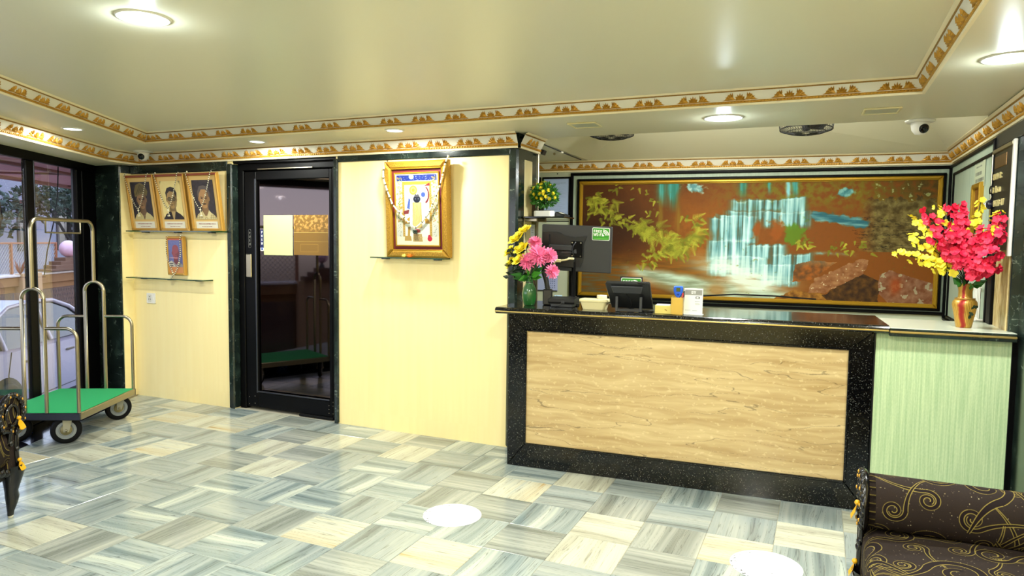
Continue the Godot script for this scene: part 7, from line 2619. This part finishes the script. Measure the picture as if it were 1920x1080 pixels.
func build_outside() -> void:
	var B := out_basis()
	var G := -0.88
	var gs := begin()
	add_box(gs, out_at(-8, G - 0.1, 14.3), Vector3(60, 0.2, 28), 0.0, B)
	struct("ground", done(gs), mk(Color(0.30, 0.28, 0.28), 0.8), "grey street outside the window")
	var bs := begin()
	add_box(bs, out_at(-2, G / 2 - 0.12, 0.03), Vector3(16, -G - 0.22, 0.25), 0.0, B)
	struct("wall_plinth", done(bs), mk(Color(0.35, 0.33, 0.32), 0.8))
	# canopy over the entrance
	var ca := thing("porch_canopy", "pink painted canopy slab above the window outside", "canopy")
	ca.transform = Transform3D(B, out_at(0, 0, 0))
	var pink := mk(Color(0.86, 0.60, 0.60), 0.7)
	part("slab", box_at(Vector3(-3.2, 2.14, -2.35), Vector3(10.5, 2.42, -0.20), 0.01), pink, ca)
	for x in [-1.2, 0.9, 3.0, 5.1, 7.2]:
		part("joint_strip", box_at(Vector3(x, 2.120, -2.3), Vector3(x + 0.07, 2.141, -0.25)), mk(Color(0.50, 0.32, 0.30), 0.7), ca)
	part("edge_strip", box_at(Vector3(-3.2, 2.100, -2.36), Vector3(10.5, 2.145, -2.28)), mk(Color(0.62, 0.42, 0.40), 0.7), ca)
	part("edge_strip", box_at(Vector3(-3.2, 2.110, -1.30), Vector3(10.5, 2.141, -1.24)), mk(Color(0.55, 0.36, 0.34), 0.7), ca)
	# garden wall with piers, coping, pierced panels
	var D := 4.9
	var gw := thing("garden_wall", "ochre garden wall with pale coping and speckled panels across the street", "wall")
	gw.transform = Transform3D(B, out_at(0, 0, D))
	var ochre := mk(Color(0.56, 0.38, 0.20), 0.8)
	part("wall", box_at(Vector3(-9.0, G, -0.25), Vector3(16.0, 0.44, -0.05)), ochre, gw)
	var cream := mk(Color(0.72, 0.56, 0.40), 0.8)
	part("band", box_at(Vector3(-9.0, 0.42, -0.30), Vector3(16.0, 0.60, 0.02), 0.01), ochre, gw)
	part("coping", box_at(Vector3(-9.0, 0.60, -0.32), Vector3(16.0, 0.645, 0.05), 0.008), mk(Color(0.84, 0.78, 0.74), 0.6), gw)
	var pn := noise(401, 0.09, 3)
	var pm := textured(paint(128, 96, func(x: int, y: int) -> Color:
		var dx := (x + (8 if (y / 12) % 2 == 0 else 0)) % 16 - 8
		var dy := y % 12 - 6
		var c := Color(0.36, 0.25, 0.19)
		if dx * dx + dy * dy < 9:
			c = Color(0.20, 0.14, 0.12)
		return c.lightened(0.10 * pn.get_noise_2d(x, y))), 0.8)
	pm.uv1_scale = Vector3(1.2, 1.2, 1)
	for x in [-2.75, 6.5, 9.0, 11.5]:
		part("pier", box_at(Vector3(x - 0.35, G, -0.06), Vector3(x + 0.35, 0.66, 0.09), 0.01), cream, gw)
		part("panel", box_at(Vector3(x + 0.40, G + 0.25, -0.06), Vector3(x + 2.0, 0.30, 0.01), 0.004), pm, gw)
	# chain-link fence on the wall
	var fe := thing("chain_fence", "chain-link fence with orange posts on top of the garden wall", "fence")
	fe.transform = Transform3D(B, out_at(0, 0.645, D))
	var rust := mk(Color(0.62, 0.36, 0.20), 0.6)
	for x in [5.4, 7.05, 8.7, 10.35]:
		part("post", box_at(Vector3(x - 0.025, 0, -0.16), Vector3(x + 0.025, 0.62, -0.11), 0.004), rust, fe)
	part("rail", box_at(Vector3(5.4, 0.585, -0.155), Vector3(10.35, 0.62, -0.115), 0.004), rust, fe)
	var mesh := begin()
	var x0 := -2.45
	var x1 := 10.35
	var hh := 0.585
	var step := 0.085
	var k := int(-hh / step) - 1
	while x0 + k * step < x1 + hh:
		for s in [-1.0, 1.0]:
			# a wire rising to the one or the other side
			var xs: float = x0 + k * step
			var a := Vector2(xs, 0.0)
			var b := Vector2(xs + hh, hh)
			if s < 0:
				a = Vector2(xs + hh, 0.0)
				b = Vector2(xs, hh)
			var lo := a
			var hi := b
			var t0 := 0.0
			var t1 := 1.0
			var dx := hi.x - lo.x
			for lim in [[x0, 1.0], [x1, -1.0]]:
				var t: float = (lim[0] - lo.x) / dx
				if (dx > 0) == (lim[1] > 0):
					t0 = maxf(t0, t)
				else:
					t1 = minf(t1, t)
			if t1 > t0:
				var p := lo.lerp(hi, t0)
				var q := lo.lerp(hi, t1)
				add_tube(mesh, [Vector3(p.x, p.y, -0.135 + s * 0.003), Vector3(q.x, q.y, -0.135 + s * 0.003)], 0.0045, 4, false, false)
		k += 1
	for x in [-2.45, -1.2, 0.4, 2.0]:
		part("post", box_at(Vector3(x - 0.025, 0, -0.16), Vector3(x + 0.025, 0.62, -0.11), 0.004), rust, fe)
	var net := part("mesh_wire", done(mesh), mk(Color(0.66, 0.64, 0.62), 0.5, 0.4), fe)
	net.set_meta("kind", "stuff")
	# stepped pier with a globe lamp
	var gp := thing("garden_steps", "brown stepped wall end rising to the globe lamp", "steps")
	gp.transform = Transform3D(B, out_at(0, 0, D))
	for j in 4:
		part("step", box_at(Vector3(9.55 + 0.22 * j, 0.662 if j == 0 else 0.70 + 0.075 * (j - 1), -0.10), Vector3(12.0, 0.71 + 0.075 * j, 0.16 - 0.01 * j), 0.006), mk(Color(0.42, 0.27, 0.17), 0.8), gp)
	var lamp := thing("globe_lamp", "pale pink round globe lamp on the garden wall", "lamp")
	lamp.transform = Transform3D(B, out_at(-10.62, 0.86, D))
	part("post", lathe([Vector2(0, 0), Vector2(0.05, 0), Vector2(0.05, 0.05), Vector2(0.03, 0.07), Vector2(0.03, 0.10), Vector2(0, 0.10)], 14), W.grey_plastic, lamp)
	part("globe", ball(Vector3(0.185, 0.185, 0.185), 14, 24), mk(Color(0.92, 0.72, 0.76), 0.3), lamp, Vector3(0, 0.26, 0))
	var lamp2 := thing("globe_lamp", "pale pink round globe lamp on a brown stepped pier seen only in the door glass", "lamp")
	lamp2.transform = Transform3D(B, out_at(2.86, 0.88, D))
	part("post", lathe([Vector2(0, 0), Vector2(0.05, 0), Vector2(0.05, 0.05), Vector2(0.03, 0.07), Vector2(0.03, 0.10), Vector2(0, 0.10)], 14), W.grey_plastic, lamp2)
	part("globe", ball(Vector3(0.11, 0.11, 0.11), 14, 24), mk(Color(0.92, 0.72, 0.76), 0.3), lamp2, Vector3(0, 0.2, 0))
	for j in 3:
		part("step", box_at(Vector3(-3.4, 0.662 + 0.075 * j, -0.1), Vector3(-2.5 - 0.12 * j, 0.735 + 0.075 * j, 0.16 - 0.01 * j), 0.006), mk(Color(0.42, 0.27, 0.17), 0.8), gp)
	# potted agave between
	var ag := thing("garden_plant", "small reddish spiky plant on the garden wall by the fence", "plant")
	ag.transform = Transform3D(B, out_at(-8.55, 0.645, D - 0.1))
	var al := begin()
	for j in 12:
		var a := TAU * j / 12
		blade_leaf(al, Vector3.ZERO, Vector3(cos(a) * 0.5, 1.0 + 0.4 * (j % 3), sin(a) * 0.5).normalized(), 0.22 + 0.05 * (j % 3), 0.018, PI / 2)
	part("leaves", done(al), mk(Color(0.52, 0.20, 0.16), 0.6), ag)
	# house beyond
	var ho := thing("house", "dim grey house with shuttered windows behind the garden", "building")
	ho.transform = Transform3D(B, out_at(0, 0, 10.0))
	part("wall", box_at(Vector3(0.0, G, -0.4), Vector3(34.0, 5.2, 0.0)), mk(Color(0.50, 0.49, 0.54), 0.8), ho)
	for q in [[10.4, 0.9], [12.7, 0.9], [15.2, 0.9], [18.2, 0.9], [20.6, 0.9]]:
		var wn := part("window", box_at(Vector3(q[0], q[1], -0.02), Vector3(q[0] + 1.0, q[1] + 1.5, 0.05), 0.01), mk(Color(0.22, 0.17, 0.18), 0.6), ho)
		part("pane", box_at(Vector3(q[0] + 0.09, q[1] + 0.08, 0.045), Vector3(q[0] + 0.47, q[1] + 1.42, 0.056)), mk(Color(0.10, 0.10, 0.12), 0.2), wn)
		part("pane", box_at(Vector3(q[0] + 0.53, q[1] + 0.08, 0.045), Vector3(q[0] + 0.91, q[1] + 1.42, 0.056)), mk(Color(0.10, 0.10, 0.12), 0.2), wn)
		part("hood", box_at(Vector3(q[0] - 0.12, q[1] + 1.52, 0.0), Vector3(q[0] + 1.12, q[1] + 1.62, 0.30), 0.01), mk(Color(0.55, 0.36, 0.34), 0.7), wn)
	# trees
	street_tree(out_at(-11.6, G, 7.8), 3.1, 21, "dark leafy tree in front of the grey house")
	street_tree(out_at(-16.9, G, 7.8), 3.7, 22, "tree with a sparse crown beside the second shuttered window")
	# hanging cables
	lone("hanging_cable", tube([out_at(-0.55, 2.145, 0.8), out_at(-0.6, 1.95, 0.8), out_at(-0.75, 1.75, 0.8), out_at(-0.80, 1.55, 0.8), out_at(-0.72, 1.40, 0.8), out_at(-0.68, 1.30, 0.8), out_at(-0.45, 1.16, 0.8)], 0.008, 6), W.black_frame, "black cable with twigs hanging outside beyond the first window pane", "cable")
	lone("hanging_cable", tube([out_at(-1.78, 2.145, 0.8), out_at(-1.75, 1.80, 0.8), out_at(-1.65, 1.52, 0.8), out_at(-1.52, 1.25, 0.8), out_at(-1.45, 1.02, 0.8)], 0.006, 6), W.black_frame, "thin black cable hanging outside behind the top of the luggage cart", "cable")
	car()

func street_tree(at: Vector3, hgt: float, seed_: int, label: String) -> void:
	var o := thing("street_tree", label, "tree", at, 0.0, "trees across the street")
	var r := RandomNumberGenerator.new()
	r.seed = seed_
	var tk := begin()
	add_tube(tk, [Vector3.ZERO, Vector3(0.05, hgt * 0.3, 0.02), Vector3(-0.05, hgt * 0.62, 0.0), Vector3(0.02, hgt * 0.85, 0.05)], 0.13, 9, false, true, 0.05)
	for k in 5:
		var a := r.randf() * TAU
		add_tube(tk, [Vector3(-0.02, hgt * (0.45 + 0.06 * k), 0), Vector3(cos(a) * 0.5, hgt * (0.62 + 0.06 * k), sin(a) * 0.5), Vector3(cos(a) * 0.95, hgt * (0.78 + 0.05 * k), sin(a) * 0.95)], 0.05, 6, false, true, 0.02)
	part("trunk", done(tk), mk(Color(0.16, 0.13, 0.12), 0.9), o)
	var lf := begin()
	for k in 1500:
		var d := Vector3(r.randfn(0, 1), r.randfn(0, 0.7), r.randfn(0, 1)).normalized() * pow(r.randf(), 0.4)
		var c := Vector3(0, hgt * 0.92, 0) + d * Vector3(1.5, 0.8, 1.5)
		blade_leaf(lf, c, Vector3(r.randfn(0, 1), r.randfn(-0.3, 0.7), r.randfn(0, 1)).normalized(), r.randf_range(0.12, 0.24), r.randf_range(0.035, 0.06), r.randf() * TAU)
	var fo := part("foliage", done(lf), mk(Color(0.12, 0.20, 0.12), 0.6), o)
	fo.set_meta("kind", "stuff")

func car() -> void:
	# a pale saloon car standing parallel to the window, its tail towards the viewer's side
	var B := out_basis()
	var o := Node3D.new()
	o.name = numbered("parked_car")
	add_child(o)
	o.transform = Transform3D(B, out_at(-1.55, -0.88, 1.75))
	tag(o, "silver white saloon car parked just outside the window", "car")
	# local x from the tail (0) forward, z = 0 is the near side, body goes to -z
	var paint_ := mk(Color(0.74, 0.70, 0.74), 0.22)
	paint_.clearcoat_enabled = true
	var wdt := 1.72
	var side := [Vector2(0.02, 0.42), Vector2(0.0, 0.62), Vector2(0.03, 0.86), Vector2(0.10, 0.96), Vector2(0.55, 1.01), Vector2(1.30, 0.985), Vector2(2.9, 0.955), Vector2(3.55, 0.90), Vector2(4.15, 0.76), Vector2(4.32, 0.58), Vector2(4.30, 0.34), Vector2(3.95, 0.24), Vector2(0.45, 0.26)]
	# lower body: sections across z with tumblehome
	var st := begin()
	var rows := [[0.0, 0.10], [0.05, 0.03], [0.12, 0.0], [wdt - 0.12, 0.0], [wdt - 0.05, 0.03], [wdt, 0.10]]
	var C := Vector2(2.15, 0.60)
	st.set_smooth_group(7)
	for k in rows.size() - 1:
		for i in side.size():
			var j := (i + 1) % side.size()
			var P := func(q: Vector2, row: Array) -> Vector3:
				var w: Vector2 = q + (C - q) * Vector2(0.10, 0.22) * row[1] / 0.10 * 0.5
				return Vector3(w.x, w.y, -row[0])
			quad(st, P.call(side[i], rows[k]), P.call(side[i], rows[k + 1]), P.call(side[j], rows[k + 1]), P.call(side[j], rows[k]))
	st.set_smooth_group(-1)
	var near := PackedVector2Array()
	for q in side:
		near.append(q + (C - q) * Vector2(0.05, 0.11))
	add_slab(st, near, Transform3D(Basis.IDENTITY, Vector3(0, 0, 0.0)), 0.02)
	add_slab(st, near, Transform3D(Basis.IDENTITY, Vector3(0, 0, -wdt + 0.02)), 0.02)
	part("body", done(st), paint_, o)
	# roof and glasshouse
	var roof := [Vector2(0.62, 1.0), Vector2(1.05, 1.32), Vector2(1.35, 1.43), Vector2(1.9, 1.465), Vector2(2.35, 1.44), Vector2(2.70, 1.33), Vector2(3.30, 0.96)]
	var gl := begin()
	var rf := begin()
	for i in roof.size() - 1:
		var a: Vector2 = roof[i]
		var b: Vector2 = roof[i + 1]
		var za := 0.06 + 0.16 * clampf((a.y - 0.98) / 0.48, 0, 1)
		var zb := 0.06 + 0.16 * clampf((b.y - 0.98) / 0.48, 0, 1)
		var tgt := rf if i >= 1 and i <= 4 else gl
		quad(tgt, Vector3(b.x, b.y, -zb), Vector3(b.x, b.y, -wdt + zb), Vector3(a.x, a.y, -wdt + za), Vector3(a.x, a.y, -za))
		quad(gl, Vector3(a.x, 0.97, -0.055), Vector3(b.x, 0.97, -0.055), Vector3(b.x, b.y, -zb), Vector3(a.x, a.y, -za))
		quad(gl, Vector3(b.x, 0.97, -wdt + 0.055), Vector3(a.x, 0.97, -wdt + 0.055), Vector3(a.x, a.y, -wdt + za), Vector3(b.x, b.y, -wdt + zb))
	part("roof", done(rf), paint_, o)
	var dark := mk(Color(0.10, 0.12, 0.14), 0.06)
	part("windows", done(gl), dark, o)
	# painted pillars and roof rail over the glass
	var pl := begin()
	var edge := []
	for q in roof:
		edge.append(Vector3(q.x, q.y + 0.006, -(0.05 + 0.16 * clampf((q.y - 0.98) / 0.48, 0, 1))))
	add_tube(pl, edge, 0.028, 6)
	add_tube(pl, [Vector3(2.0, 0.98, -0.05), Vector3(1.93, 1.42, -0.20)], 0.03, 6)
	add_tube(pl, [Vector3(1.02, 0.98, -0.05), Vector3(0.98, 1.22, -0.12)], 0.035, 6)
	part("pillars", done(pl), paint_, o)
	part("rear_glass", box_at(Vector3(0.0, -0.004, -1.40), Vector3(0.46, 0.004, -0.30)), mk(Color(0.42, 0.56, 0.60), 0.06), o, Vector3(0.645, 1.026, 0.0), Basis(Vector3.BACK, 0.64))
	# door seams and handles
	var sm := begin()
	for q in [[[1.05, 0.96], [0.98, 0.70], [1.12, 0.40]], [[2.02, 0.95], [2.03, 0.35]], [[1.12, 0.36], [3.1, 0.36]]]:
		var pts := []
		for p in q:
			pts.append(Vector3(p[0], p[1], 0.003))
		add_tube(sm, pts, 0.006, 5)
	part("door_seams", done(sm), W.grey_plastic, o)
	for x in [1.25, 2.25]:
		part("handle", box_at(Vector3(x, 0.80, 0.0), Vector3(x + 0.17, 0.825, 0.035), 0.008), W.steel, o)
	part("tail_light", box_at(Vector3(0.0, 0.70, -0.22), Vector3(0.26, 0.84, 0.006), 0.02), mk(Color(0.55, 0.04, 0.05), 0.15), o)
	part("bumper", box_at(Vector3(-0.05, 0.34, -wdt + 0.08), Vector3(0.42, 0.54, 0.008), 0.04), paint_, o)
	# wheels in dark arches
	for x in [0.92, 3.50]:
		part("wheel_arch", lathe([Vector2(0, 0), Vector2(0.37, 0), Vector2(0.37, 0.012), Vector2(0, 0.012)], 32), W.rubber, o, Vector3(x, 0.32, -0.004), Basis(Vector3.RIGHT, PI / 2))
		var wl := part("wheel", lathe([Vector2(0.20, -0.09), Vector2(0.28, -0.10), Vector2(0.315, -0.07), Vector2(0.32, 0.0), Vector2(0.315, 0.07), Vector2(0.28, 0.10), Vector2(0.20, 0.09)], 36), W.rubber, o, Vector3(x, 0.32, -0.06), Basis(Vector3.RIGHT, PI / 2))
		var sp := begin()
		add_lathe(sp, [Vector2(0.0, 0.05), Vector2(0.06, 0.075), Vector2(0.06, 0.04)], 20)
		add_lathe(sp, [Vector2(0.185, 0.06), Vector2(0.205, 0.088), Vector2(0.21, 0.06)], 32)
		for k in 7:
			var a := TAU * k / 7
			add_box(sp, Vector3(cos(a) * 0.12, 0.058, sin(a) * 0.12), Vector3(0.16, 0.02, 0.035), 0.005, Basis(Vector3.UP, -a))
		part("rim", done(sp), mk(Color(0.60, 0.60, 0.62), 0.3, 0.8), wl)
